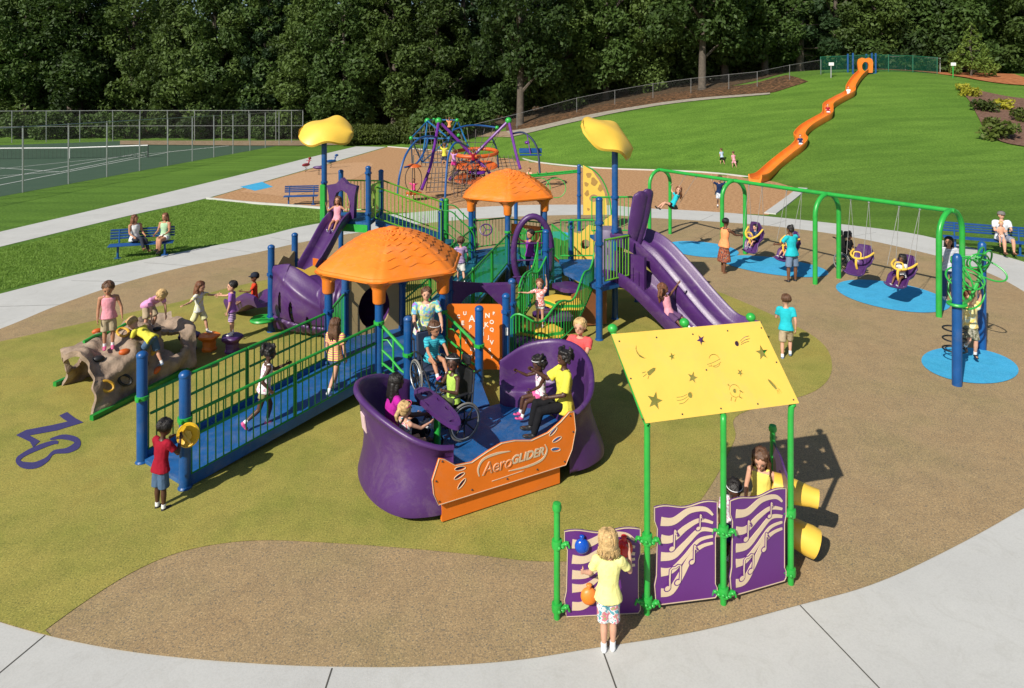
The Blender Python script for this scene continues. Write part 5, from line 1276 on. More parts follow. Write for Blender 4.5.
# ------------------------------------------------------------------ the glider
GL = empty('glider_boat', (-.5, 9.5, 0), 0, 'purple boat shaped wheelchair glider with an orange side panel reading AeroGLIDER', 'glider')
ga = V((.88, .475, 0)).normalized(); gb = V((-.475, .88, 0)).normalized(); g0 = V((-.08, 8.55, 0))
def gp3(a, b, z): return g0+ga*a+gb*b+V((0, 0, z))
RIMP = [(.86, .03, .93), (1.1, .06, .98), (1.38, .24, 1.09), (1.66, .68, 1.25), (1.76, 1.2, 1.33), (1.60, 1.62, 1.31), (1.2, 1.88, 1.2), (.76, 1.92, 1.0)]
BOTP = [(.87, .03, 0), (1.2, .03, 0), (1.55, .20, 0), (1.77, .62, 0), (1.80, 1.2, 0), (1.64, 1.66, 0), (1.25, 1.9, 0), (.80, 1.92, 0)]
def gshell(s):
    rp, bp = spline(RIMP, 8), spline(BOTP, 8); n = len(rp); rows = []
    for i, (r_0, b_0) in enumerate(zip(rp, bp)):
        if s < 0: b_0 = V((b_0.x*(.955 if b_0.x > 1 else 1), b_0.y+.05*math.sin(PI*i/(n-1)), 0))
        t = i/(n-1); w = max(0, math.sin(PI*t))**.45; rim = r_0.z; inn = V((.72-r_0.x, .95-r_0.y, 0)).normalized(); r = []
        fold = 1 if True else 0
        def P(c, d, z): q = V((c.x, c.y, 0))+inn*d; return gp3((q.x*s+.14) if s > 0 else (-q.x+.14), q.y, z)
        r.append(P(b_0, .10*w, .11))
        for sv, z, pin in ((0, .125, 0), (.04, .17, .0), (.15, .28, .03), (.35, .45, .075), (.55, .65, .10), (.72, .82, .085), (.86, None, .04), (.95, None, .0)):
            zz = z if z else rim*(.86 if sv < .9 else .95); c = b_0.lerp(r_0, sv)
            bul = -.045*math.exp(-((t-.30)/.10)**2)*math.sin(PI*min(1, max(0, (zz-.05)/.75)))
            r.append(P(c, pin*w+bul, zz))
        for d, z in ((-.035, rim-.03), (-.03, rim+.005), (.0, rim+.022), (.045, rim+.01), (.06, rim-.04), (.085, rim*.80), (.12, .68), (.18, .62), (.34, .60), (.43, .595), (.47, .56), (.485, .45), (.49, .335)): r.append(P(r_0, d*w if d > 0 else d, z))
        rows.append(r)
    if s < 0: rows = rows[::-1]
    mb = MB(); mb.grid(rows)
    for r, fl_ in ((rows[0], 1), (rows[-1], 0)):
        n0 = len(mb.v); mb.v += [tuple(p) for p in r]; f = tuple(range(n0, n0+len(r))); mb.f.append(f if fl_ else f[::-1]); mb.m.append(0)
    return wb(mb, 'seat_shell', PURPLE, GL, angle=70)
gshell(1); LS = gshell(-1)
bpy.context.view_layer.update()
def stick(o, px, py):
    d = V(((px-512)/FP, 1, -(py-HZ)/FP)).normalized(); ok, loc, nr, i = o.ray_cast(V((0, 0, CH)), d); return (loc, nr) if ok else (None, None)
q4 = [stick(LS, *p) for p in ((361.5, 411), (365, 416), (367.5, 433), (363.5, 427))]
if all(q[0] is not None for q in q4):
    nn = sum((q[1] for q in q4), V((0, 0, 0))).normalized()
    if nn.y > 0: nn = -nn
    mb = MB(); mb.add([q[0]+nn*.018 for q in q4]+[q[0]+nn*.004 for q in q4], [(0, 1, 2, 3), (7, 6, 5, 4), (0, 4, 5, 1), (1, 5, 6, 2), (2, 6, 7, 3), (3, 7, 4, 0)]); wb(mb, 'safety_label', M('pink_white_label', (.7, .5, .5), .5), GL, smooth=False)
# floor
mb = MB(); fl_ = [(-1.05, .40), (-.85, .10), (.98, .06), (1.3, .35), (1.45, .98), (1.3, 1.6), (1.0, 1.9), (-.85, 1.9), (-1.15, 1.6), (-1.25, .98)]
mb.prism([tuple(gp3(a, b, 0).xy) for a, b in fl_], .27, .338); wb(mb, 'platform', DECK, GL, smooth=False)
mb = MB(); mb.prism([tuple(gp3(a, b, 0).xy) for a, b in ((-.9, .3), (.9, .3), (.9, 1.7), (-.9, 1.7))], .02, .27); wb(mb, 'glider_base', BLACK, GL, smooth=False)
# orange panel
MX = frame(gp3(-1.0, -.02, 0), ga, (0, 0, 1))
topw = [(2.03, .99), (1.96, 1.00), (1.82, .90), (1.62, .80), (1.36, .76), (1.12, .82), (.92, .835), (.72, .78), (.5, .70), (.28, .72), (.14, .83), (.06, .86)]
outl = [(.05, .30), (1.90, .30), (2.00, .48), (2.06, .74)]+topw+[(-.03, .62), (-.01, .44)]
def slot2(x, y, a, w=.026, L=.075):
    return [(x+L*math.cos(t)*math.cos(a)-w*math.sin(t)*math.sin(a)*(1), y+L*math.cos(t)*math.sin(a)+w*math.sin(t)*math.cos(a)) for t in [2*PI*i/14 for i in range(14)]]
slots_ = [slot2(.34, .67, -.12), slot2(.33, .58, .28), slot2(.36, .475, .75), slot2(1.70, .80, .62), slot2(1.76, .68, .22), slot2(1.74, .55, -.25)]
go = adopt(flat_curve('side_panel', [outl]+slots_, .03, ORP, None, MX), GL); tag(go, 'orange front panel with AeroGLIDER lettering')
mb = MB()
for sl in slots_:
    mb.sweep([MX @ V((p[0], p[1], .016)) for p in sl], [(-.005, -.003), (.005, -.003), (.005, .003), (-.005, .003)], closed=True)
ob = wb(mb, 'slot_edge', CREAM, GL, smooth=False)
edge = ribbon2
mb = MB(); lp = [MX @ V((p[0], p[1], .0155)) for p in outl]; mb.sweep(lp, [(-.006, -.003), (.006, -.003), (.006, .003), (-.006, .003)], closed=True); wb(mb, 'panel_edge', CREAM, GL, smooth=False)
mb = MB(); mb.prism([tuple(gp3(a, b, 0).xy) for a, b in ((-.88, .02), (.84, .02), (.84, .07), (-.88, .07))], .04, .30); wb(mb, 'skirt_panel', ORP, GL, smooth=False)
mb = MB()
for x, y in ((.06, .34), (.5, .36), (1.0, .36), (1.45, .36), (1.88, .35), (.02, .6), (2.02, .72), (.1, .82), (1.97, .95)): mb.ell(MX @ V((x, y, .017)), .012, 8, 6)
wb(mb, 'bolt', DGREY, GL)
me = text_mesh('Aero', .21, .006, .004, .18, .95); me.transform(Matrix.Translation((.86, .565, .018))); adopt(put_mesh(me, 'lettering', CREAM, GL, MX), GL)
me = text_mesh('Aero', .21, .006, -.004, .18, .95); me.transform(Matrix.Translation((.86, .565, .0225))); adopt(put_mesh(me, 'lettering', ORP, GL, MX), GL)
me = text_mesh('GLIDER', .15, .006, .005, .28, 1.0); me.transform(Matrix.Translation((1.30, .575, .018))); adopt(put_mesh(me, 'lettering', CREAM, GL, MX), GL)
sw1 = ribbon2([(.60, .50), (.585, .60), (.66, .70), (.85, .725), (1.05, .705)], [.012, .022, .03, .03, .006]); sw2 = ribbon2([(1.02, .455), (1.3, .44), (1.52, .47), (1.60, .57), (1.57, .66)], [.006, .028, .03, .022, .012])
for s_ in (sw1, sw2, ribbon2([(.78, .39), (1.0, .395), (1.25, .40)], .006)): adopt(flat_curve('swoosh', [s_], .006, CREAM, None, MX @ Matrix.Translation((0, 0, .018))), GL)
# name plate on the left shell
mb = MB(); c = gp3(-1.735, .60, .93); 
# small safety label stuck to the shell
# table
tt = [(-.66, 1.58), (-.53, 1.60), (-.46, 1.40), (-.42, 1.0), (-.43, .60), (-.50, .36), (-.57, .36), (-.64, .60), (-.69, 1.0), (-.70, 1.40)]
sp = spline([V((*p, 0)) for p in tt+[tt[0]]], 5)[:-1]
TX = Matrix.Translation((0, 0, .98)) @ Matrix(((ga.x, gb.x, 0, g0.x), (ga.y, gb.y, 0, g0.y), (0, 0, 1, 0), (0, 0, 0, 1)))
adopt(flat_curve('table_top', [[(p.x, p.y) for p in sp], circ2(-.58, 1.42, .05, .08, 16), circ2(-.46, 1.15, .022, .07, 12), circ2(-.46, .85, .022, .07, 12), circ2(-.66, 1.1, .022, .07, 12), circ2(-.53, .50, .05, .03, 12)], .045, PURPLE, None, TX), GL)
mb = MB(); mb.sweep([(TX @ V((p.x, p.y, .01))) for p in sp], [(-.02, -.03), (.02, -.03), (.02, .025), (-.02, .025)], closed=True, up=(0, 0, 1)); wb(mb, 'table_rim', PURPLE, GL)
mb = MB(); mb.tube([gp3(-.55, 1.0, .33), gp3(-.55, 1.0, .96)], .05, 10); mb.lathe(gp3(-.55, 1.0, 0), [(.12, .335), (.12, .35), (.05, .37)], 12); wb(mb, 'table_leg', GREEN, GL)
# ------------------------------------------------------------------ music panel station
MS = empty('music_panel_station', (2.0, 6.9, 0), 0, 'purple music note panels on green posts under a yellow star cut canopy', 'play panel')
mp = [V((.455, 6.68, 0)), V((1.38, 6.74, 0)), V((2.20, 6.87, 0)), V((3.02, 7.15, 0))]
r_ = .032
mb = MB(); mb.lathe(mp[0], [(r_, 0), (r_, 1.10), (.045, 1.11), (.05, 1.14), (.04, 1.18), (.001, 1.19)], 14); wb(mb, 'post', GREEN, MS)
btm = [Q(647, 421, 6.74), Q(721, 411, 6.87), Q(793, 402, 7.15)]
tpp = [Q(616, 337, 7.08), Q(688, 331, 7.22), Q(755, 325, 7.50)]
btm[1] = btm[0].lerp(btm[2], .505); tpp[1] = tpp[0].lerp(tpp[2], .505)
KN = []
for i, (a, b, t) in enumerate(zip(mp[1:], btm, tpp)):
    dirv = (t-b).normalized(); e = t+dirv*.05
    mb = MB(); mb.tube(spline([a, a+V((0, 0, .9)), V((a.x, a.y, b.z-.14)), b-V((0, 0, .03))-dirv*.0, b+dirv*.16-V((0, 0, .04)), t-V((0, 0, .04))], 6), r_, 12); mb.tube([t-V((0, 0, .04)), e+dirv*.03-V((0, 0, .03))], r_, 10); mb.ell(e+dirv*.05-V((0, 0, .01)), (.055, .055, .05), 14, 10); wb(mb, 'post', GREEN, MS)
# canopy panel with cut shapes
bl, br, tl, tr = btm[0]+V((0, 0, .012)), btm[2]+V((0, 0, .012)), tpp[0]+V((0, 0, .012)), tpp[2]+V((0, 0, .012))
xd = (br-bl); yd = ((tl-bl)+(tr-br))/2; Wc, Hc_ = xd.length, yd.length
MX = frame(bl, xd, yd); MXi = MX.inverted(); q_ = [MXi @ p for p in (bl, br, tr, tl)]
out_ = [(p.x, p.y) for p in q_]
xc = [(out_[0][0]-.03, out_[0][1]-.03), (out_[1][0]+.05, out_[1][1]-.03), (out_[2][0]+.05, out_[2][1]+.02), (out_[3][0]-.05, out_[3][1]+.02)]
def uv(zx, zy):   # from the enlarged photo of the panel to panel coordinates
    px, py = 605+zx*195/1024, 315+zy*115/604
    o = V((0, 0, CH)); d = V(((px-512)/FP, 1, -(py-HZ)/FP)); a = MXi @ o; b = MXi @ (o+d); t = -a.z/(b.z-a.z); p = a+(b-a)*t; return (p.x, p.y)
S_ = .0024
holes = []
for x, y, r in ((500, 133, 24), (348, 220, 17), (456, 330, 26), (820, 200, 34), (705, 305, 17), (258, 452, 38)): c = uv(x, y); holes.append(star2(c[0], c[1], r*S_, random.uniform(0, 1)))
holes.append([uv(*p) for p in ((160, 160), (162, 185), (175, 208), (195, 222), (214, 230), (198, 230), (178, 222), (162, 200), (156, 178))])
for x, y, s in ((688, 152, 1), (443, 422, -1)): c = uv(x, y); holes.append(circ2(c[0], c[1], 12*S_, n=14))
for l in ([(705, 140), (725, 120), (752, 112)], [(708, 150), (728, 134), (755, 126)], [(708, 158), (730, 146), (752, 140)], [(425, 418), (400, 430), (370, 434)], [(428, 430), (402, 446), (372, 450)], [(434, 440), (410, 462), (384, 468)]):
    holes.append(ribbon2([uv(*p) for p in l], .006, 4))
# rocket, long rocket
holes.append([uv(*p) for p in ((262, 280), (250, 278), (236, 286), (216, 300), (222, 318), (232, 320), (248, 305), (262, 292))])
for l in ([(210, 300), (190, 306)], [(226, 322), (220, 338)], [(214, 312), (196, 326)]): holes.append(ribbon2([uv(*p) for p in l], .008, 2))
holes.append([uv(*p) for p in ((848, 338), (862, 344), (890, 372), (902, 388), (890, 394), (872, 374), (852, 350))])
for l in ([(896, 396), (904, 418)], [(904, 388), (922, 410)], [(900, 396), (914, 416)]): holes.append(ribbon2([uv(*p) for p in l], .006, 2))
# ringed planet outline as separate slots
pc_ = uv(570, 242)
def arc2(c, r, a0, a1, n=8): return [(c[0]+r*math.cos(a0+(a1-a0)*i/n), c[1]+r*math.sin(a0+(a1-a0)*i/n)) for i in range(n+1)]
holes += [ribbon2(arc2(pc_, .065, .25, 2.7), .006, 2), ribbon2(arc2(pc_, .065, 3.7, 5.7), .006, 2)]
holes += [ribbon2([uv(530, 262), uv(560, 252), uv(600, 232)], .006, 3), ribbon2([uv(538, 270), uv(575, 268), uv(604, 248)], .006, 3)]
# lander: round window outline and legs
lc = uv(676, 400)
holes += [ribbon2(arc2(lc, .062, .2, 2.9), .006, 2), ribbon2(arc2(lc, .062, 3.3, 6.0), .006, 2), circ2(lc[0], lc[1], .022, n=10)]
for l in ([(700, 398), (722, 410)], [(694, 428), (716, 440)], [(660, 432), (656, 452)], [(684, 438), (676, 456)], [(650, 375), (638, 366)]): holes.append(ribbon2([uv(*p) for p in l], .012, 2))
adopt(flat_curve('canopy_panel', [xc]+holes, .016, YELP, None, MX @ Matrix.Translation((0, 0, .018))), MS)
mb = MB()
for x, y in ((70, 140), (265, 120), (455, 103), (637, 85), (814, 70), (130, 335), (526, 290), (893, 250), (192, 548), (400, 522), (602, 492), (795, 468), (982, 446)): p = uv(x, y); mb.ell(MX @ V((p[0], p[1], .028)), .009, 8, 5)
wb(mb, 'bolt', DGREY, MS)
# three music panels
def stave(zx, zy, w): pass
def mpanel(a, b, first=False, z1=.98, z0=.035, dz=0):
    ax = b-a; L = ax.length; MX = frame(a+V((0, 0, z0)), ax, (0, 0, 1)); Hh = z1-z0; x0, x1 = .075, L-.075
    o = [(x0+.015, .03), (x0+.02, 0), (x1-.02, 0), (x1, .03), (x1, .10), (x1-.02, .14), (x1-.02, .62*Hh), (x1, .7*Hh)]
    o += [(x1-(x1-x0)*t, Hh-.012+.018*math.sin(t*9)) for t in [i/14 for i in range(15)]]+[(x0, .86*Hh), (x0+.03, .78*Hh), (x0+.02, .3*Hh), (x0, .2*Hh)]
    pnl = adopt(flat_curve('music_panel', [o], .022, M('purple_panel', (.105, .020, .165), .42, .06, 2), None, MX), MS)
    eb = MB(); eb.sweep([MX @ V((p[0], p[1], .012)) for p in o], [(-.005, -.003), (.005, -.003), (.005, .003), (-.005, .003)], closed=True); wb(eb, 'panel_edge', CREAM, MS, smooth=False)
    fr = MX @ Matrix.Translation((0, 0, .0135)); W = x1-x0
    X = lambda t: x0+W*t; Y = lambda t: Hh*t
    st = [([(.10, .85), (.3, .84), (.55, .93), (.8, .93), (.93, .86)], [.09, .075, .06, .045, .02]), ([(.10, .67), (.28, .66), (.5, .76), (.72, .82), (.93, .78)], [.09, .07, .055, .04, .025]), ([(.10, .49), (.3, .49), (.5, .60), (.72, .72), (.93, .70)], [.09, .075, .055, .045, .03]), ([(.10, .33), (.28, .34), (.48, .46), (.7, .61), (.93, .64)], [.09, .06, .04, .035, .025]), ([(.10, .12), (.26, .13), (.42, .28), (.6, .48), (.76, .55), (.93, .57)], [.085, .08, .07, .05, .035, .025])]
    for pts, w in st:
        adopt(flat_curve('stave_line', [ribbon2([(X(x), Y(y)) for x, y in pts], [q for q in w], 6)], .006, CREAM, None, fr), MS)
    if not first:
        for nx, ny, s in ((.30, .56, 1.0), (.72, .74, .75), (.62, .40, .9)):
            cx_, cy_ = X(nx-.03), Y(ny)
            for dz_, gr, mt in ((.0035, .012, M('purple_panel', (.105, .020, .165), .42)), (.007, 0, CREAM)):
                hd_ = circ2(cx_, cy_, .030*s+gr, .022*s+gr, 14, .5); stem_ = ribbon2([(cx_+.024*s, cy_), (cx_+.03*s, cy_+.18*s), (cx_+.05*s, cy_+.16*s), (cx_+.075*s, cy_+.12*s)], .012*s+gr*1.4, 4)
                adopt(flat_curve('note', [hd_], .004, mt, None, fr @ Matrix.Translation((0, 0, dz_))), MS); adopt(flat_curve('note', [stem_], .004, mt, None, fr @ Matrix.Translation((0, 0, dz_+.001))), MS)
        cx_, cy_ = X(.20), Y(.16)
        for dz_, gr, mt in ((.0035, .012, M('purple_panel', (.105, .020, .165), .42)), (.007, 0, CREAM)):
            for k in (0, 1):
                adopt(flat_curve('note', [circ2(cx_+k*.11, cy_+k*.05, .030+gr, .022+gr, 14, .5)], .004, mt, None, fr @ Matrix.Translation((0, 0, dz_))), MS)
            adopt(flat_curve('note', [ribbon2([(cx_+.024, cy_), (cx_+.03, cy_+.185), (cx_+.085, cy_+.205), (cx_+.14, cy_+.22), (cx_+.134, cy_+.05)], .014+gr*1.4, 2)], .004, mt, None, fr @ Matrix.Translation((0, 0, dz_+.001))), MS)
    return MX
mx0 = mpanel(mp[0]+V((0, .0, 0)), mp[1], True, .90); mpanel(mp[1], mp[2], False, 1.10, .10); mpanel(mp[2], mp[3], False, 1.08, .08)
# side panel going back from the last post, with yellow talk cones
b4 = mp[3]; b5 = b4+V((.18, .95, 0))
mb = MB(); mb.lathe(b5, [(r_, 0), (r_, 1.18), (.045, 1.19), (.05, 1.22), (.04, 1.26), (.001, 1.27)], 14); wb(mb, 'post', GREEN, MS)
MX5 = frame(b4+V((0, 0, .08)), b5-b4, (0, 0, 1)); adopt(flat_curve('side_panel', [[(.05, 0), (.9, 0), (.9, 1.0), (.5, 1.04), (.05, .98)], circ2(.45, .35, .12), circ2(.45, .78, .12)], .022, PURPLE, None, MX5), MS)
for z in (.36, .80):
    c = b4.lerp(b5, .45)+V((0, 0, z)); d = V((.78, -.25, -.30)).normalized() if z < .5 else V((.78, -.30, -.10)).normalized()
    mb = MB(); pr_ = [(math.cos(2*PI*i/22), math.sin(2*PI*i/22)) for i in range(22)]
    rr = [.08, .10, .13, .15, .155, .165, .16] if z < .5 else [.14, .145, .14, .13, .12, .105, .10]
    mb.sweep([c-d*.1+d*(.08*i) for i in range(7)], pr_, scales=rr, cap=False); mb.sweep([c-d*.1+d*(.08*i) for i in range(6, -1, -1)], pr_, scales=[r-.012 for r in rr[::-1]], cap=False)
    wb(mb, 'talk_cone', YEL, MS)
    mb = MB(); mb.sweep([c+d*.372, c+d*.378], pr_, scales=[rr[-1]*.97]*2); wb(mb, 'cone_shade_disc', BLACK, MS)  # black disc in the mouth stands in for the dark inside the cone
# clamps on the posts
def clampset(c, s):
    mb = MB(); mb.lathe(c, [(.034, -.045), (.052, -.04), (.056, 0), (.052, .04), (.034, .045)], 14)
    for a in (0, 1):
        x = s*(.055+.035*a); mb.ell(c+V((x, -.01, -.02+.03*a)), (.03, .035, .022), 10, 7)
    mb.tube([c+V((s*.04, -.02, 0)), c+V((s*.11, -.02, .02)), c+V((s*.125, -.02, -.03))], [.018, .016, .012], 7); mb.ell(c+V((s*.02, -.055, -.01)), .018, 8, 6)
    wb(mb, 'clamp', GREEN, MS)
for i, p in enumerate(mp):
    for z in (.13, .77):
        if i > 0: clampset(p+V((0, 0, z+.02)), -1)
        if i < 3: clampset(p+V((0, 0, z)), 1)
# drum balls
for (px, py), mt, rr, lab in (((582, 546), BALLB, .075, 'blue'), ((624, 548), BALLR, .09, 'red'), ((589, 596), ORANGE, .085, 'orange'), ((606, 572), GREEN, .06, 'green')):
    c = Q(px, py, 6.66); mb = MB(); mb.ell(c, (rr, rr*.62, rr), 20, 14); mb.tube([c+V((0, 0, rr*.85)), c+V((0, 0, rr*1.3))], rr*.28, 10); mb.ell(c+V((0, 0, rr*1.3)), (rr*.36, rr*.3, rr*.2), 10, 7); tag(wb(mb, 'drum_ball', mt, MS), lab+' ball shaped drum')
# listening disc on the ramp post
mb = MB(); c = V((-4.30, 8.76, .80)); Rm = Matrix.Rotation(math.radians(72), 3, 'X') @ Matrix.Rotation(0, 3, 'Z')
mb.lathe(c, [(.001, -.03), (.14, -.025), (.155, 0), (.14, .025), (.12, .012), (.001, .006)], 28, Rm); dsc = wb(mb, 'bubble_disc', M('yellow_disc', (.66, .40, .02), .35), PS)
mb = MB(); mb.lathe(c+V((0, -.022, 0)), [(.001, .0), (.07, .0), (.07, .012), (.001, .014)], 7, Rm); mb.tube([c+V((-.08, -.04, .06)), c+V((.06, -.04, -.09))], .02, 6); wb(mb, 'disc_relief', YEL, PS)
# white tag on post
mb = MB(); mb.box((Fp[0]-.02-.08, Ep[1]-PR-.004, .95), (.05, .004, .14), bev=.0); wb(mb, 'post_label', WHITE, PS, smooth=False)
# ------------------------------------------------------------------ swing set
SW = empty('swing_set', (5.3, 24.6, 0), 0, 'long green swing frame with four arches, receding to the left', 'swing frame')
AF = [(V((5.16, 24.75, 0)), V((6.06, 25.3, 0))), (V((6.86, 21.55, 0)), V((7.80, 22.1, 0))), (V((8.52, 18.55, 0)), V((9.48, 19.15, 0))), (V((10.22, 15.8, 0)), V((11.22, 16.45, 0)))]
tops = []
for a, b in AF:
    d = (b-a)/2; m = (a+b)/2; hz_ = 2.50; rr = d.length; mb = MB()
    pts = [a, a+V((0, 0, hz_-rr-.3)), a+V((0, 0, hz_-rr))]+[m-d*math.cos(PI*i/14)+V((0, 0, hz_-rr+rr*math.sin(PI*i/14))) for i in range(1, 14)]+[b+V((0, 0, hz_-rr)), b+V((0, 0, hz_-rr-.3)), b]
    mb.tube(pts, .066, 14); wb(mb, 'arch_leg', GREEN, SW); tops.append(m+V((0, 0, hz_)))
mb = MB(); mb.tube([tops[0]+(tops[0]-tops[1]).normalized()*.1]+tops[1:3]+[tops[3]+(tops[3]-tops[2]).normalized()*.1], .06, 14); wb(mb, 'top_beam', GREEN, SW)
axis = (tops[3]-tops[0]); axis.z = 0; axis.normalize(); perp = V((-axis.y, axis.x, 0))   # perp points back right
def beamp(t): 
    t = t*3; i = min(2, int(t)); return tops[i].lerp(tops[i+1], t-i)+V((0, 0, -.05))
def chain(mb, a, b, r=.008): mb.tube([a, b], r, 4)
def swing_seat(t, sway, label, kind, dz=0):
    """sway: horizontal offset along perp; chains straight"""
    c = beamp(t); L = 1.95-dz if kind == 'strap' else 1.85-dz
    h_ = math.sqrt(max(.1, L*L-sway*sway)); s = c+perp*sway+V((0, 0, -h_))
    r = empty('swing', c, 0, label, 'swing', 'swings hanging from the green frame')
    for k in (-1, 1): mb = MB(); mb.lathe(c+axis*(.26*k), [(.01, -.04), (.03, -.035), (.03, .02), (.01, .03)], 8); wb(mb, 'hanger', STEEL, r)
    mb = MB()
    w = .23 if kind == 'strap' else .24
    if kind == 'strap':
        for k in (-1, 1): chain(mb, c+axis*(.26*k), s+axis*(w*k)+V((0, 0, .10)), .007)
        wb(mb, 'chain', CHAINM, r); mb = MB()
        sp = [s+axis*(w*math.sin(q))+V((0, 0, .10-.12*math.cos(q))) for q in [(-1+2*i/10)*PI/2 for i in range(11)]]
        mb.sweep(sp, [(-.008, -.08), (.008, -.08), (.008, .08), (-.008, .08)], up=perp); wb(mb, 'strap_seat', BLACK, r)
    else:
        for k in (-1, 1):
            for j in (-.22, .16): chain(mb, c+axis*(.26*k), s+axis*(w*k)+perp*j+V((0, 0, .30 if j < 0 else .34)), .007)
        wb(mb, 'chain', CHAINM, r)
    return r, s, c
# bucket swing seat: purple high backed seat with a yellow harness; forward = f
def bucket(root, s, f, tilt=0.0):
    f = V(f).normalized(); w = V((f.y, -f.x, 0)).normalized(); up = V((0, 0, 1)); R = Matrix.Rotation(tilt, 3, w)
    P = lambda a, b, c: s+R @ (w*a+f*b+up*c)
    rows = []
    prof = [(.40, -.16), (.38, -.20), (.30, -.20), (.16, -.12), (.02, -.09), (-.14, -.10), (-.22, -.03), (-.28, .14), (-.33, .34), (-.36, .44), (-.375, .44)]
    for b, c in prof:
        r = []
        for i in range(13):
            q = i/12*2-1; ww = .25 if c < .1 else .27-.10*max(0, (c-.25)/.19); side = (abs(q)**4)*(.15 if -.25 < b < .25 else .07)
            r.append(P(q*ww, b+(side*.5 if c > .05 else 0), c+(side if c < .1 else 0)))
        rows.append(r)
    mb = MB(); mb.grid(rows); o = wb(mb, 'bucket_seat', PURPLE, root, angle=70)
    so = o.modifiers.new('t', 'SOLIDIFY'); so.thickness = .03; so.offset = 0
    SOL.append(o)
    mb = MB(); 
    mb.tube(spline([P(-.27, -.25, .30), P(-.24, -.02, .26), P(-.12, .12, .22), P(0, .15, .20), P(.12, .12, .22), P(.24, -.02, .26), P(.27, -.25, .30)], 4), .028, 8)
    mb.tube(spline([P(0, .16, .21), P(0, .20, .06), P(0, .16, -.08)], 4), .03, 8)
    mb.tube(spline([P(-.10, .13, .22), P(-.09, .08, .34), P(0, .05, .36), P(.09, .08, .34), P(.10, .13, .22)], 4), .018, 7)
    wb(mb, 'harness', YEL, root); return P
SOL = []
# facing: riders sit looking along -perp/+perp
sw1, s1, _ = swing_seat(.10, -.0, 'black strap swing flying up with the girl in turquoise', 'strap') if 0 else (None, None, None)
def flying(t, vec, label):
    c = beamp(t); L = 1.95; s = c+V(vec).normalized()*L
    r = empty('swing', c, 0, label, 'swing', 'swings hanging from the green frame')
    for k in (-1, 1): mb = MB(); mb.lathe(c+axis*(.26*k), [(.01, -.04), (.03, -.035), (.03, .02), (.01, .03)], 8); wb(mb, 'hanger', STEEL, r)
    mb = MB()
    for k in (-1, 1): chain(mb, c+axis*(.26*k), s+axis*(.2*k), .007)
    wb(mb, 'chain', CHAINM, r); d = V(vec).normalized(); mb = MB()
    side = d.cross(axis).normalized()
    sp = [s+axis*(.2*math.sin(q))+d*(.08*math.cos(q)) for q in [(-1+2*i/10)*PI/2 for i in range(11)]]
    mb.sweep(sp, [(-.008, -.08), (.008, -.08), (.008, .08), (-.008, .08)], up=side); wb(mb, 'strap_seat', BLACK, r)
    return s+d*.05, d
sA, dA = flying(.15, (-.95, -1.4, -.8), 'black strap swing carrying the girl in turquoise')
sB, dB = flying(.27, (.58, 1.7, -.7), 'black strap swing swung back with the boy in navy')
bk_ = []
for t, sway, lab, fx in ((.42, -.05, 'purple bucket swing being pushed by the woman in orange', (-.55, -.35, 0)), (.56, -.25, 'purple bucket swing in front of the woman in turquoise', (-.85, -.35, 0)), (.765, .0, 'empty purple bucket swing beside the black wheelchair', (-.75, -.55, 0)), (.90, -.35, 'purple bucket swing nearest the camera carrying a toddler', (-.75, -.5, 0))):
    r, s, c = swing_seat(t, sway, lab, 'bucket', .05)
    P = bucket(r, s+V((0, 0, .05)), fx, -.12 if t > .6 else (-.55 if t < .5 else -.3)); bk_.append((s, fx, P))
# ------------------------------------------------------------------ hanging ring climber
HR_ = empty('ring_climber', (10.4, 12.2, 0), 0, 'two dark blue posts carrying a tangle of green rings at the right', 'climber')
pa, pb = G(957, 386), G(982, 350)
mb = MB(); mb.lathe(pa, [(.082, 0), (.082, 2.28), (.078, 2.36), (.05, 2.41), (.001, 2.43)], 18); wb(mb, 'post', BLUE, HR_)
mb = MB(); mb.lathe(pb, [(.078, 0), (.078, 2.12), (.075, 2.22), (.04, 2.26), (.001, 2.27)], 18); wb(mb, 'post', BLUE, HR_)
cc = Q(975, 287, (pa.y+pb.y)/2)
ra_ = random.Random(4)
for i, (px, py, rx, ry, an, dy) in enumerate(((965, 278, 17, 8, .1, -.3), (972, 270, 19, 10, -.35, -.2), (978, 262, 18, 9, -.4, 0), (985, 262, 9, 15, .5, .1), (970, 262, 12, 7, 0, .2), (966, 290, 10, 18, -.5, -.1), (988, 270, 8, 11, .9, .3), (962, 272, 8, 13, .3, -.4), (980, 255, 13, 6, .2, .3))):
    Y = cc.y+dy*1.2; s = Y/FP; c = Q(px, py, Y); mb = MB()
    pts = []
    for k in range(28):
        a = 2*PI*k/28; x, z = rx*s*math.cos(a), ry*s*math.sin(a); pts.append(c+V((x*math.cos(an)-z*math.sin(an), .25*math.sin(a+i), x*math.sin(an)+z*math.cos(an))))
    mb.tube(pts, .017, 8, closed=True); wb(mb, 'hoop', GREEN, HR_)
mb = MB(); mb.tube(circ(pa+V((0, 0, 1.5)), .14, 16, (1, 0, 0), (0, 1, 0)), .03, 8, closed=True); mb.tube([pa+V((.1, 0, 1.5)), cc+V((-.1, 0, -.25)), cc+V((.1, 0, .2)), pb+V((-.05, 0, 1.95))], .035, 8)
wb(mb, 'ring_arm', GREEN, HR_)
mb = MB()
for z in (.3, .5, .7): mb.tube(circ(pa.lerp(pb, .45)+V((-.15, .2, z)), .20, 16, (1, 0, 0), (0, 1, 0)), .016, 6, closed=True)
wb(mb, 'spring_step', BLACK, HR_)
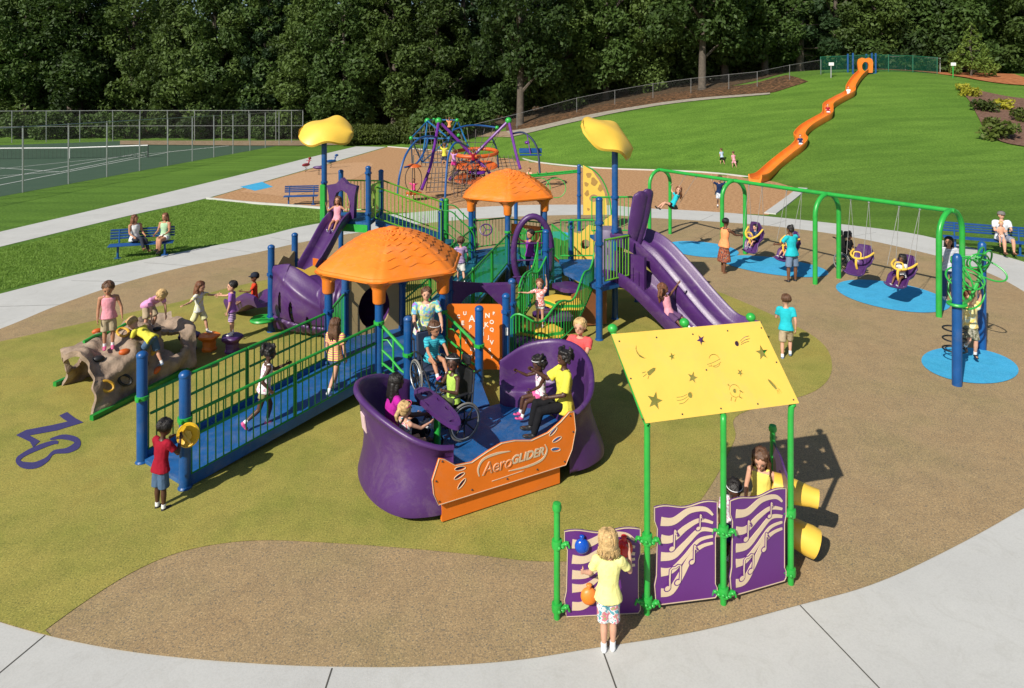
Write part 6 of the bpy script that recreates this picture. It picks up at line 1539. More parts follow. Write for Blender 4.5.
# ------------------------------------------------------------------ benches
def bench(p, yaw, L, label, back=True):
    r = empty('park_bench', p, yaw, label, 'bench', 'blue park benches')
    for nm, c, d, tl_ in (('seat', (0, 0, .45), (L, .42, .045), 0), ('backrest', (0, -.26, .74), (L, .04, .32), .2)):
        mb = MB(); R = Matrix.Rotation(-tl_, 3, 'X')
        if nm == 'seat':
            for k in range(5): mb.box((0, -.17+.085*k, .45-.006*abs(k-1)), (L, .068, .03), bev=.01)
            mb.box((0, 0, .425), (L-.1, .4, .012))
        else:
            for k in range(4): mb.box((0, -.25-.018*k, .62+.085*k), (L, .03, .068), bev=.01, tilt=R)
        mb.build(nm, BENCHB, r)
    for s in (-1, 1):
        mb = MB(); x = s*L*.36; mb.tube([(x, 0, 0), (x, 0, .42)], .035, 8); mb.tube([(x, .16, .42), (x, -.2, .42), (x, -.30, .9)], .025, 7); mb.box((x, 0, .015), (.2, .2, .03), bev=.01); mb.build('leg', BLUE, r)
    return r
BL = G(139, 258); bench(V((BL.x, BL.y+.15, 0)), math.radians(180+20), 1.9, 'blue bench on the left lawn with two women seated')
bench(V((16.05, 22.3, 0)), math.radians(180-28), 2.5, 'blue bench at the right with a man holding a baby')
b3 = G(299, 206); bench(b3+V((0, .3, 0)), math.radians(190), 1.6, 'empty dark blue bench at the edge of the wood chips')
# ------------------------------------------------------------------ rock climber
RK = empty('rock_climber', (-7.0, 12.2, 0), 0, 'grey brown artificial rock tunnel climber with coloured grips', 'rock climber')
o0 = V((-6.86, 10.85, 0)); ac = V((-1.38, 1.18, 0)); al = V((.62, 1.95, 0)); hR = .90
def rk(u, t, off=0):
    """u along the tunnel, t across from near foot (0) to far foot (1)"""
    th = PI*t; hh = hR*(1-.10*abs(u-.5))*(1 if u > .0 else 1); p = o0+al*u+ac*(.5-.5*math.cos(th)*(1+0))+V((0, 0, hh*math.sin(th)**.75))
    c = o0+al*u+ac*.5+V((0, 0, .1)); n = (p-c).normalized()
    d = .15*noise.noise(p*1.9+V((3, 1, 7)))+.11*noise.noise(p*4.3)+.085*math.sin(u*15+2.2*math.sin(t*5+u*3))*(math.sin(th)**.5)+.03*noise.noise(p*9)
    d = d-(.05 if abs((d*12) % 1-.5) < .0 else 0)
    q = p+n*(d+off); q.z = max(q.z, 0.0 if t < .02 or t > .98 else .005); return q
NU, NT = 70, 60
def rhole(u, t): return ((u-.08)/.07)**2+((t-.78)/.12)**2 < 1 or ((u-.80)/.10)**2+((t-.22)/.11)**2 < 1 or (u < .17 and .30 < t < .40 and False)
def ue(i, j): return -.02+1.06*i/NU+(.05*math.sin(8*j/NT)+.07*noise.noise(V((j*.17, 3 if i < NU/2 else 9, 0))))
gr = [[rk(ue(i, j), j/NT) for j in range(NT+1)] for i in range(NU+1)]
gi = [[rk(ue(i, j), j/NT, -.10) for j in range(NT+1)] for i in range(NU+1)]
fl = [p for r in gr for p in r]; fl2 = [V((p.x, p.y, max(0, p.z))) for r in gi for p in r]; k = len(fl); W_ = NT+1; F_ = []
H_ = {(i, j): rhole(-.02+1.06*i/NU, j/NT) for i in range(NU) for j in range(NT)}
for (i, j), hh in H_.items():
    if hh: continue
    a, b, c, d = i*W_+j, (i+1)*W_+j, (i+1)*W_+j+1, i*W_+j+1
    F_ += [(a, d, c, b), (b+k, c+k, d+k, a+k)]
    for (di, dj, e0, e1) in ((-1, 0, d, a), (1, 0, b, c), (0, -1, a, b), (0, 1, c, d)):
        q = (i+di, j+dj)
        if q not in H_ or H_[q]: F_.append((e0, e1, e1+k, e0+k))
mb = MB(); mb.add(fl+fl2, F_); rkb = wb(mb, 'rock_shell', ROCK, RK, angle=35)
mb = MB()
mb.sweep([o0+al*(u)+V((.0, -.0, 0))-ac.normalized()*.06 for u in (-.04, .3, .7, 1.02)], [(-.04, 0), (.04, 0), (.04, .10), (-.04, .10)], up=(0, 0, 1)); mb.sweep([o0+al*(u)+ac+ac.normalized()*.06 for u in (-.04, .3, .7, 1.02)], [(-.04, 0), (.04, 0), (.04, .10), (-.04, .10)], up=(0, 0, 1))
wb(mb, 'green_base', DGREEN, RK, smooth=False)
mb = MB(); mb.tube([rk(u, .56, .035) for u in (.10, .2, .4, .6)], .03, 7); wb(mb, 'grab_bar', GREEN, RK)
def grip(u, t, mt, s=1, ring=False):
    p = rk(u, t, .02); n = (rk(u, t, .1)-rk(u, t, 0)).normalized(); a = n.orthogonal().normalized(); b = n.cross(a); mb = MB()
    if ring: mb.tube(circ(p+n*.03, .075*s, 14, a, b*1.5), .022, 6, closed=True)
    else: mb.ell(p, (.09*s, .055*s, .05*s), 10, 7, Matrix((a, b, n)).transposed())
    wb(mb, 'hand_grip', mt, RK)
for a in ((.12, .12, GRIPY, 1, True), (.30, .10, BLACK, 1, True), (.50, .13, BLACK, .9, False), (.33, .27, ORROPE, 1.1, False), (.12, .33, BLACK, 1.1, False), (.50, .35, GRIPY, 1, False), (.72, .34, BLACK, .9, False), (.40, .42, GRIPY, 1.2, True), (.28, .64, ORROPE, 1, False), (.45, .68, BLACK, 1, False), (.62, .64, ORROPE, 1, False), (.75, .6, BLACK, .9, False), (.62, .2, GRIPY, .9, False), (.62, .07, ORROPE, .9, False)): grip(*a)
# stepping pods
for (px, py), mt, z, lab in (((189, 351), PURPLE, .36, 'purple stepping pod beside the rock climber'), ((209, 351), ORANGE, .34, 'orange stepping pod between two purple ones'), ((232, 353), PURPLE, .36, 'purple stepping pod nearest the small slide')):
    g = G(px, py); r = empty('stepping_pod', g, 0, lab, 'stepping pod', 'stepping pods'); mb = MB()
    mb.lathe((0, 0, 0), [(.13, 0), (.145, .06), (.12, .10), (.13, .17), (.12, .21), (.16, .26), (.20, .29), (.215, z-.03), (.20, z), (.12, z+.012), (.001, z+.014)], 20)
    for q in mb.v[:]: pass
    mb.v = [(x*(1+.07*math.sin(5*math.atan2(y, x)))*1.0, y*(1+.07*math.sin(5*math.atan2(y, x))), zz) for x, y, zz in mb.v]; mb.build('pod', mt, r)
# ------------------------------------------------------------------ net climber far behind
NC = empty('net_climber', (0, 38, 0), 0, 'net climber of purple poles, blue hoops, ropes and orange discs on the wood chips', 'net climber')
YN = 36.0
def ng(zx, zy, Y=YN): return Q(390+zx*160/1001, 105+zy*110/688, Y)
def ptube(pts, r, mat, name, n=8, Ys=None):
    mb = MB(); P = [ng(p[0], p[1], p[2] if len(p) > 2 else YN) for p in pts]; mb.tube(spline(P, 5), r, n); return wb(mb, name, mat, NC)
ptube([(305, 100, 37), (280, 250, 35.6), (250, 390, 34.4), (198, 528, 33.2)], .085, PPOLE, 'pole'); ptube([(305, 100, 37), (410, 205, 37), (520, 320, 37), (610, 410, 36.5), (650, 470, 36)], .085, PPOLE, 'pole')
ptube([(742, 98, 39), (640, 200, 39), (540, 300, 39), (370, 470, 38)], .085, PPOLE, 'pole'); ptube([(742, 98, 39), (765, 200, 38.5), (790, 310, 38), (815, 400, 37.5)], .085, PPOLE, 'pole')
ptube([(48, 560, 32.5), (60, 440, 32.5), (100, 310, 33), (170, 220, 34), (240, 195, 35), (295, 205, 36)], .055, BLUE, 'hoop'); ptube([(345, 580, 32.2), (352, 440, 32.5), (365, 320, 33), (395, 250, 33.5), (430, 235, 34), (480, 260, 35)], .055, BLUE, 'hoop')
ptube([(90, 390, 33), (160, 370, 33.5), (205, 310, 34), (230, 250, 35), (235, 205, 35.5)], .05, BLUE, 'hoop'); ptube([(390, 160, 38), (470, 132, 38.5), (560, 128, 39), (670, 142, 39)], .055, BLUE, 'hoop')
ptube([(765, 180, 39), (830, 172, 38.5), (890, 215, 38), (925, 290, 37.5), (938, 430, 37)], .06, M('navy_hoop', (.01, .02, .06), .4), 'hoop'); ptube([(640, 210, 40), (668, 280, 39), (678, 390, 38)], .05, M('navy_hoop', (.01, .02, .06), .4), 'hoop')
for x, y, Y in ((305, 100, 37), (742, 98, 39), (420, 95, 41), (132, 208, 37), (370, 210, 38), (235, 100, 42), (275, 92, 43), (430, 190, 41), (670, 142, 39)):
    mb = MB(); rr = .20 if y in (100, 98) else .12; mb.ell(ng(x, y, Y), (rr, rr, rr), 12, 8); wb(mb, 'connector_ball', GREEN, NC)
# geodesic dome frame behind
dome = [ng(132, 208, 37), ng(235, 100, 40), ng(275, 92, 43), ng(420, 95, 43), ng(490, 260, 40), ng(370, 210, 37), ng(200, 360, 39), ng(440, 360, 41), ng(320, 360, 37.5), ng(140, 380, 41)]
mb = MB()
for a, b in ((0, 1), (1, 2), (2, 3), (3, 4), (4, 5), (5, 1), (5, 0), (0, 6), (5, 6), (5, 7), (4, 7), (3, 5), (1, 6), (5, 8), (6, 8), (7, 8), (0, 9)): mb.tube([dome[a], dome[b]], .045, 6)
wb(mb, 'dome_frame', M('blue_teal_tube', (.01, .12, .30), .4), NC)
# ropes
rg = random.Random(12); mb = MB()
def net(a, b, c, d, n=5, m=5):
    for i in range(n+1): mb.tube([a.lerp(b, i/n), d.lerp(c, i/n)+V((0, 0, .02))], .02, 4)
    for j in range(1, m+1): mb.tube([a.lerp(d, j/m)+V((0, 0, -.05)), b.lerp(c, j/m)], .02, 4)
net(ng(245, 395, 34.5), ng(350, 395, 33), ng(350, 540, 32.5), ng(225, 540, 34), 5, 5)
net(ng(170, 260, 37), ng(360, 240, 36), ng(350, 390, 36), ng(200, 380, 38), 6, 5)
net(ng(400, 380, 35), ng(600, 370, 37), ng(560, 590, 35), ng(400, 570, 34.5), 7, 7)
net(ng(430, 330, 37), ng(640, 330, 38), ng(600, 500, 38), ng(380, 480, 37), 8, 6)
net(ng(660, 320, 39), ng(790, 310, 38.5), ng(815, 400, 38), ng(680, 400, 38.5), 5, 4)
net(ng(430, 160, 40), ng(700, 140, 39.5), ng(600, 330, 39), ng(480, 300, 38), 5, 2)
net(ng(160, 140, 42), ng(300, 110, 41), ng(370, 380, 39), ng(150, 300, 42), 5, 5)
for _ in range(40):
    a = ng(rg.uniform(380, 640), rg.uniform(300, 420), rg.uniform(35, 38)); b = a+V((rg.uniform(-.8, .8), rg.uniform(-.5, .5), rg.uniform(-1.4, -.3))); b.z = max(.05, b.z); mb.tube([a, b], .018, 4)
wb(mb, 'rope_net', ROPE, NC)
for x, y, Y, rx, mt, hollow in ((535, 298, 38, 1.25, ORROPE, True), (500, 378, 37, .85, ORROPE, False), (590, 380, 37, .75, ORROPE, False), (490, 462, 36, .8, M('deep_orange_disc', (.35, .08, .02), .5), False), (545, 415, 36.5, .5, PPOLE, False), (625, 385, 37.5, .45, PPOLE, False)):
    c = ng(x, y, Y); mb = MB()
    if hollow: mb.tube(circ(c, rx, 28, (1, 0, .02), (0, 1.0, .1)), .11, 8, closed=True)
    else: mb.lathe(c, [(.001, -.08), (rx*.8, -.07), (rx, 0), (rx*.85, .09), (rx*.4, .06), (.001, .05)], 18, Matrix.Rotation(.25, 3, 'X'))
    wb(mb, 'climbing_disc', mt, NC)
def spinner(c, label, seatm):
    r = empty('hanging_spinner', (c.x, c.y, 0), 0, label, 'spinner', 'hanging spinners'); mb = MB()
    mb.lathe(c+V((0, 0, 1.75)), [(.001, .12), (.18, .10), (.40, .0), (.42, -.05), (.1, -.06)], 16); wb(mb, 'spinner_cap', seatm, r)
    mb = MB(); mb.lathe(c+V((0, 0, .40)), [(.001, .02), (.30, .04), (.42, .0), (.36, -.08), (.001, -.1)], 16); wb(mb, 'spinner_seat', seatm, r)
    mb = MB(); mb.tube(circ(c+V((0, 0, 1.08)), .68, 24, (.62, 0, 0), (0, 0, 1)), .022, 6, closed=True); mb.tube(circ(c+V((0, 0, 1.08)), .68, 24, (0, .62, 0), (0, 0, 1)), .022, 6, closed=True); mb.tube([c+V((0, 0, 0)), c+V((0, 0, .3))], .03, 6); wb(mb, 'hoop_frame', DGREY, r)
    mb = MB(); mb.tube([c+V((0, 0, 1.85)), c+V((0, 0, 2.3))], .03, 6); wb(mb, 'hanger', STEEL, r)
sp1 = Q(413.5, 195, 33.5); sp1.z = 0; spinner(sp1, 'orange hanging spinner carrying a child in pink by the net climber', ORROPE)
# blue double seat hanging at right
BS = empty('bench_swing', Q(530, 172, 37.5), 0, 'blue hanging bench seat at the right end of the net climber', 'hanging seat')
c = ng(880, 312, 37.6); mb = MB(); mb.box(c, (1.25, .45, .08), bev=.03); mb.box(c+V((0, .25, .22)), (1.3, .05, .28), bev=.02); wb(mb, 'seat', BLUE, BS)
mb = MB(); mb.tube([ng(858, 190, 38), c], .03, 6); mb.ell(ng(858, 235, 38), (.15, .15, .1), 10, 6); wb(mb, 'hanger', PPOLE, BS)
# little spring riders by the upper path
for i, (px, py, mt, lab) in enumerate(((319, 175, PURPLE, 'small purple spring rider by the upper path'), (331, 168, BLUE, 'small blue spring rider by the upper path'), (306, 172, M('red_plastic', (.3, .04, .05), .4), 'small red spring rider by the upper path'))):
    g = G(px, py); r = empty('spring_rider', g, i*.6, lab, 'spring rider', 'spring riders'); mb = MB(); mb.tube([(0.08*math.cos(a*1.0), .08*math.sin(a*1.0), .02*a) for a in range(0, 19)], .012, 5); mb.build('spring', DGREY, r)
    mb = MB(); mb.ell((0, 0, .50), (.42, .12, .12), 12, 8); mb.tube([(.25, 0, .5), (.38, 0, .85)], .05, 7); mb.ell((.42, 0, .92), (.15, .07, .09), 10, 7); mb.tube([(.3, -.2, .78), (.3, .2, .78)], .025, 6); mb.build('body', mt, r)
# ------------------------------------------------------------------ slide down the hill
HS = empty('hill_slide', hit(757, 186, 30), 0, 'long orange slide winding down the grassy hill', 'slide')
hs_px = [(755, 182.5, 40.2), (763, 173, 41.4), (774, 162, 43.2), (787, 154.5, 44.6), (798, 148.5, 45.8), (802, 142, 46.9), (799.5, 136, 48), (806, 128, 49.6), (819, 121.5, 51.2), (827, 116.5, 52.2), (828, 111, 53.4), (829, 105, 54.8), (840, 98.5, 56.6), (850, 92.5, 58.2), (851, 86, 60), (857, 77, 63), (864, 69, 66)]
hsp = []
for px, py, Y in hs_px:
    p = Q(px, py, Y); hsp.append(V((p.x, p.y, max(TH(p.x, p.y)+.22, 0.22))))
hs = spline(hsp, 5); pr = [(-.42, .20), (-.40, .30), (-.35, .31), (-.31, .10), (-.22, .0), (.22, .0), (.31, .10), (.35, .31), (.40, .30), (.42, .20), (.33, -.22), (-.33, -.22)]
mb = MB(); mb.sweep(hs, pr, up=(0, 0, 1)); wb(mb, 'slide_bed', ORANGE, HS, angle=50)
tpn = hsp[-1]; mb = MB()
MXh = frame(tpn+V((-.55, -.2, -.1)), (1, 0, 0), (0, 0, 1)); adopt(flat_curve('slide_hood', [[(-.15, 0), (-.2, 1.0), (-.1, 1.35), (.2, 1.5), (.55, 1.4), (.9, 1.5), (1.2, 1.35), (1.3, 1.0), (1.25, 0)], circ2(.55, .62, .36, .48)], .2, ORANGE, None, MXh), HS)
for x, y in ((-.95, .3), (.95, .3), (1.5, .6), (-.8, 1.6), (1.2, 1.8)):
    p = onT(tpn.x+x, tpn.y+y); mb = MB(); mb.tube([p, V((p.x, p.y, tpn.z+1.9))], .09, 8); wb(mb, 'post', BLUE, HS)
mb = MB(); mb.box(tpn+V((.2, 1.0, -.15)), (2.2, 1.8, .12)); wb(mb, 'deck', TEAL, HS)
# ------------------------------------------------------------------ wheelchairs
def wheelchair(p, yaw, label, col=DGREY, hi=True, s=1.0):
    r = empty('wheelchair', p, math.radians(yaw), label, 'wheelchair'); r.scale = (s,)*3; W = .25
    for k in (-1, 1):
        x = k*(W+.03); c = V((x, -.05, .30)); mb = MB(); mb.tube(circ(c, .28, 36, (0, 1, 0), (0, 0, 1)), .018, 8, closed=True); w = mb.build('wheel', M('grey_tyre', (.20, .19, .17), .7), r)
        mb = MB(); mb.tube(circ(c+V((k*.025, 0, 0)), .25, 32, (0, 1, 0), (0, 0, 1)), .009, 6, closed=True); mb.build('push_rim', STEEL, w)
        mb = MB(); mb.tube(circ(c, .262, 30, (0, 1, 0), (0, 0, 1)), .010, 6, closed=True)
        for q in range(8): a = q*PI/4; mb.tube([c, c+V((0, math.cos(a), math.sin(a)))*.26], .012, 5)
        mb.tube([c-V((.03, 0, 0)), c+V((.03, 0, 0))], .035, 10); mb.build('spokes', BLACK, w)
        mb = MB(); cc_ = V((k*.19, .36, .09)); mb.tube(circ(cc_, .07, 18, (0, 1, 0), (0, 0, 1)), .018, 7, closed=True); mb.ell(cc_, (.02, .045, .045), 8, 6); mb.tube([cc_, cc_+V((0, 0, .15)), V((k*.19, .30, .42))], .012, 6); mb.build('caster', BLACK, r)
        mb = MB(); mb.tube([(k*W, -.26, 1.0 if hi else .9), (k*W, -.22, .5), (k*W, -.18, .3), (k*W, .28, .28)], .014, 7); mb.tube([(k*W, -.22, .48), (k*W, .26, .48), (k*W*.8, .42, .22), (k*W*.8, .48, .12)], .014, 7); mb.tube([(k*W, -.24, .70), (k*W, .12, .70), (k*W, .16, .5)], .012, 6); mb.build('frame', DGREY, r)
        mb = MB(); mb.box((k*W, -.02, .715), (.05, .24, .03), bev=.01); mb.build('arm_rest', BLACK, r)
        mb = MB(); mb.tube([(k*W, -.26, 1.0 if hi else .9), (k*W, -.38, 1.02 if hi else .9)], .02, 7); mb.build('push_handle', BLACK, r)
        mb = MB(); mb.box((k*.09, .50, .11), (.14, .16, .02), bev=.008); mb.build('foot_plate', DGREY, r)
    mb = MB(); mb.box((0, .02, .46), (.44, .44, .07), bev=.025); mb.build('seat', col, r)
    mb = MB(); mb.box((0, -.245, .76), (.40, .06, .54), bev=.025, tilt=Matrix.Rotation(.08, 3, 'X')); mb.build('backrest', col, r)
    if hi: mb = MB(); mb.box((0, -.28, 1.14), (.22, .07, .16), bev=.03); mb.tube([(0, -.3, .95), (0, -.3, 1.1)], .015, 6); mb.build('headrest', BLACK, r)
    return r
# ------------------------------------------------------------------ everyone in the park
DK = .34
SIT = dict(seat=True, lL=((-.1, .95, -.05), (0, .12, -1)), lR=((.1, .95, -.05), (0, .12, -1)), aL=((-.15, .25, -1), (.1, .8, -.3)), aR=((.15, .25, -1), (-.1, .8, -.3)))
def mixd(a, **k): d = dict(a); d.update(k); return d
# 1 girl at the drum panel
person('girl in a yellow tee and floral shorts, back turned, playing the ball drums', (.92, 6.30, 0), -3, 1.16, 'light', ('bob', 'blonde'), ('tee', PYEL), ('shorts', FLOR), sp=(.02, .04, 1), hd=(-.05, .12, 1),
       aL=((-.28, .30, -.88), (-.30, .65, -.45)), aR=((.42, .35, -.7), (.02, .45, .85)), lL=((.02, .02, -1), (.0, -.06, -1)), lR=((.0, .06, -1), (-.02, -.02, -1)))
# 2 boy with red polo
person('boy in a red polo and denim shorts looking into the yellow disc', (-4.50, 8.45, 0), -25, 1.17, 'dark', ('short', 'black'), ('tee', REDC), ('shorts', DENIM), hd=(.12, .22, 1), sp=(.03, .06, 1),
       aL=((-.3, .35, -.85), (.5, .7, .6)), aR=((.25, .5, -.8), (-.35, .5, .85)), shoe='black', female=False)
# ramp runners
person('girl with curly black hair running up the ramp near its start', (-3.85, 10.25, .17), -62, 1.30, 'dark', ('afro', 'black'), ('tank', PRNT), ('short', C((.25, .25, .10))), sp=(0, .15, 1), aL=((-.2, .6, -.7), (.1, .9, .3)), aR=((.2, -.5, -.8), (.1, .4, -.5)),
       lL=((0, .35, -1), (0, -.2, -1)), lR=((0, -.25, -.9), (0, -.75, -.55)), shoe='pink')
person('long haired girl in a pink and yellow top walking up the ramp', (-3.02, 11.25, .28), -18, 1.30, 'light', ('long', 'brown'), ('tee', fabric('pink_yellow_cloth', 'stripe', [(.70, .60, .12), (.65, .14, .25)])), ('short', DENIM), sp=(0, .06, 1), lL=((0, .45, -1), (0, -.25, -1)), lR=((0, -.35, -1), (0, -.7, -.8)), shoe='white')
# rock kids
g = rk(.42, .50); person('girl in a pink tank top and khaki shorts standing on the rock climber', (-7.15, 11.70, .83), -150, 1.22, 'tan', ('pony', 'brown'), ('tank', LPINK), ('shorts', KHAKI), sp=(0, .05, 1), hd=(.05, .45, 1), look=-10, aL=((-.35, .1, -1), (-.1, .3, -1)), shoe='pink')
person('girl in a lilac top bending over on the rock climber', (-6.95, 12.6, .80), -120, 1.15, 'light', ('pony', 'blonde'), ('tee', C((.62, .28, .50))), ('shorts', KHAKI), sp=(0, 1.0, .55), hd=(0, .9, .5), aL=((-.1, .35, -1), (0, .1, -1)), aR=((.1, .35, -1), (0, .1, -1)), lL=((-.1, .55, -1), (0, -.55, -1)), lR=((.1, .25, -1), (0, -.35, -1)), shoe='blue')
person('blond child in a yellow shirt crawling up the rock face', (-6.55, 12.0, .38), 75, 1.15, 'light', ('short', 'blonde'), ('tee', YLW), ('shorts', DENIM), sp=(0, 1.0, .5), hd=(0, .9, .7), aL=((-.2, .3, -1), (0, .3, -1)), aR=((.2, .5, -.8), (0, .5, -.8)), lL=((-.2, .6, -1), (0, -.5, -1)), lR=((.2, -.1, -1), (0, -.5, -1)), shoe='blue')
# pods
p1, p2, p3 = G(189, 351), G(209, 351), G(232, 353)
m = (p1+p2)/2; person('dark haired girl in a yellow vest striding between the pods', (m.x, m.y, .365), -100, 1.12, 'light', ('long', 'auburn'), ('tee', fabric('yellow_lilac_cloth', 'tie', [(.7, .6, .08), (.6, .62, .66), (.7, .62, .2)])), ('shorts', C((.68, .66, .36))), aL=((-.55, .75, -.35), (-.2, 1, .1)), aR=((.9, -.1, -.5), (.8, -.1, .0)), lL=((-.1, .42, -1), (0, .2, -1)), lR=((.1, -.42, -1), (0, -.25, -1)), hd=(0, .3, 1))
person('child in a purple outfit standing on the last purple pod', (p3.x, p3.y, .372), 100, 1.12, 'light', ('short', 'black'), ('tee', C((.30, .12, .42))), ('shorts', STRL), aL=((-.1, .1, -1), (0, .3, -1)), aR=((.35, .85, -.35), (.1, 1, .05)), look=25)
# boy on the little slide
person('boy in a red shirt seated on the small purple slide', (-6.05, 15.5, .50), 110, 1.10, 'brown', ('short', 'black'), ('tee', C((.55, .05, .02))), ('shorts', NAVY), extra='cap', female=False, **mixd(SIT, lL=((-.1, 1, -.1), (0, .8, -.5)), lR=((.1, 1, -.1), (0, .8, -.5)), aL=((-.2, .6, -.7), (0, .9, .2)), look=30))
# bench women
bl = BL; person('woman in a white sleeveless top and dark trousers on the left bench', (-12.45, 21.8, .46), -125, 1.64, 'tan', ('long', 'auburn'), ('tank', WHT), ('long', C((.03, .035, .05))), child=False, sock=False, shoe='brown', look=35, **mixd(SIT, lL=((-.15, 1, .0), (-.1, .35, -1)), lR=((-.25, 1, .12), (.1, .6, -.9))))
person('woman in a green top with crossed legs on the left bench', (-11.62, 22.1, .46), 172, 1.64, 'tan', ('long', 'auburn'), ('tank', fabric('green_white_cloth', 'stripe', [(.12, .45, .08), (.6, .62, .6)])), ('short', WHT), child=False, sock=False, shoe='black', **mixd(SIT, lL=((-.1, 1, -.05), (0, .12, -1)), lR=((-.28, 1, .10), (-.15, .35, -1))))
# slides and rings
person('girl in pink sitting at the top of the tall purple slide', (-4.78, 18.05, 1.86), 172, 1.16, 'tan', ('long', 'brown'), ('tank', LPINK), ('short', LPINK), sock=False, **mixd(SIT, sp=(0, -.1, 1), lL=((-.1, 1, -.35), (0, .85, -.8)), lR=((.1, 1, -.35), (0, .85, -.8)), aL=((-.7, .1, -.5), (-.25, .1, 1)), aR=((.7, .1, -.5), (.25, .1, 1))))
person('girl in pink sliding down the lower lane with one arm raised', (3.33, 13.98, .62), -133, 1.20, 'brown', ('long', 'auburn'), ('tank', LPINK), ('shorts', C((.10, .05, .12))), **mixd(SIT, sp=(0, -.28, 1), lL=((-.1, 1, -.25), (0, .8, -.8)), lR=((.12, 1, -.45), (0, .8, -.7)), aL=((-.75, .2, .55), (-.75, .2, .65)), aR=((.6, .0, .3), (-.2, .1, 1)), look=20))
person('child in a purple top climbing inside the big purple ring', (.45, 16.35, .80), 165, 1.2, 'tan', ('short', 'black'), ('tank', C((.22, .03, .30))), ('shorts', NAVY), look=-30, aL=((-.6, .6, .3), (-.3, .5, .8)), aR=((.4, .8, .3), (.2, .6, .7)), lL=((-.1, .4, -1), (0, -.3, -1)))
person('toddler in a red checked shirt with raised arm on the stepped climber', (.60, 14.10, .38), 172, 1.02, 'light', ('short', 'auburn'), ('tee', CHECK), ('short', WHT), hd=(.1, 0, 1), aL=((-.25, .1, 1), (.1, .1, 1)), aR=((.95, .1, -.3), (.95, .2, .1)), female=False, sock=False)
person('child in a striped lilac shirt walking along the middle ramp', (-1.33, 17.1, .46), 20, 1.22, 'light', ('short', 'brown'), ('tee', STRL), ('shorts', C((.55, .54, .5))), female=False, aL=((-.6, .2, -.8), (-.3, .5, -.3)), aR=((.4, .1, -1), (.1, .5, -.8)), lL=((0, .3, -1), (0, -.1, -1)), lR=((0, -.3, -1), (0, -.5, -1)))
person('blond boy in a coral shirt leaning on the back of the glider', (1.17, 11.25, 0), 155, 1.56, 'light', ('short', 'blonde'), ('tee', CORAL), ('shorts', C((.3, .38, .5))), sp=(0, .06, 1), aL=((-.1, .9, -.5), (.35, .9, .0)), aR=((.15, .8, -.6), (-.25, .95, .05)), female=False)
# glider riders
def on(a, b, z): return gp3(a, b, z)
pw = on(1.36, .72, .61); person('woman in a yellow blouse and black trousers seated in the right end of the glider', pw, 103, 1.62, 'dark', ('afro', 'black'), ('loose', YLW), ('long', BLK), child=False, sock=False, shoe='black', look=8, **mixd(SIT, lL=((-.1, 1, -.05), (0, .3, -1)), lR=((.05, 1, .0), (0, .25, -1)), aL=((-.25, .3, -1), (.25, .9, -.15)), aR=((.1, .75, -.55), (.15, .8, .5))))
person('little girl in a white top and pink shorts seated beside the woman in yellow', on(1.22, 1.16, .62), 110, 1.14, 'dark', ('afro', 'black'), ('tank', PRNT), ('short', C((.70, .12, .30))), extra='whiteband', **mixd(SIT, hd=(0, .3, 1), look=20, aL=((-.6, .6, -.3), (-.3, 1, -.15)), aR=((.2, .8, -.2), (.1, .9, .5)), lL=((-.05, 1, -.15), (0, .3, -1)), lR=((.1, 1, -.1), (0, .2, -1)), shoe='pink'))
person('woman with long dark braids in magenta seated in the left end of the glider', on(-1.18, 1.15, .62), -62, 1.58, 'dark', ('dreads', 'black'), ('tee', MAG), ('long', BLK), child=False, shoe='black', sock=False, **mixd(SIT, sp=(0, .15, 1), aL=((-.2, .6, -.7), (.2, .9, -.2)), aR=((.2, .6, -.7), (-.1, .9, -.2))))
person('small blonde girl with a pink headband seated low in the left of the glider', on(-1.08, .80, .62), -45, 1.08, 'light', ('pony', 'blonde'), ('tank', FLOR), ('short', WHT), extra='pinkband', **mixd(SIT, aL=((-.2, .7, -.4), (0, 1, .15)), aR=((.2, .7, -.4), (0, 1, .15))))
wc1 = on(-.15, 1.22, DK); wheelchair(wc1, -15, 'black wheelchair with big spoked wheels on the glider platform', s=.95) if 0 else None
wcp = V((-.88, 9.66, DK)); WY = 128
wheelchair(wcp, WY, 'black wheelchair with grey tyres parked on the glider platform', BLACK, True, .92)
fw = V((-math.sin(math.radians(WY)), math.cos(math.radians(WY)), 0))
person('smiling girl in a lime top seated in the wheelchair on the glider', wcp+fw*-.02+V((0, 0, .44)), WY, 1.22, 'dark', ('short', 'black'), ('tank', LIMEC), ('shorts', C((.1, .12, .05))), extra='whiteband', **mixd(SIT, hd=(.05, 0, 1), look=40, aL=((-.3, .3, -1), (.3, .7, .25)), aR=((.3, .4, -.8), (-.4, .6, .4)), lR=((.1, 1, -.1), (0, .5, -1)), lL=((-.1, 1, -.1), (0, .5, -1))))
w2 = V((-1.36, 11.15, DK)); W2Y = -150
wheelchair(w2, W2Y, 'second wheelchair waiting at the entry of the glider', M('dark_blue_seat', (.02, .03, .06), .5), False, .9)
f2 = V((-math.sin(math.radians(W2Y)), math.cos(math.radians(W2Y)), 0))
person('girl in a striped turquoise shirt seated in the second wheelchair', w2+V((0, 0, .46)), W2Y, 1.26, 'tan', ('pony', 'brown'), ('tee', STRT), ('short', STRT), extra='whiteband', shoe='pink', **mixd(SIT, sp=(0, .25, 1), hd=(0, .3, 1), look=15, aL=((-.1, .7, -.6), (.1, .9, -.5)), aR=((.1, .7, -.7), (-.1, .9, -.5)), lL=((-.15, 1, .1), (0, .7, -.8)), lR=((.1, 1, .1), (0, .7, -.8))))
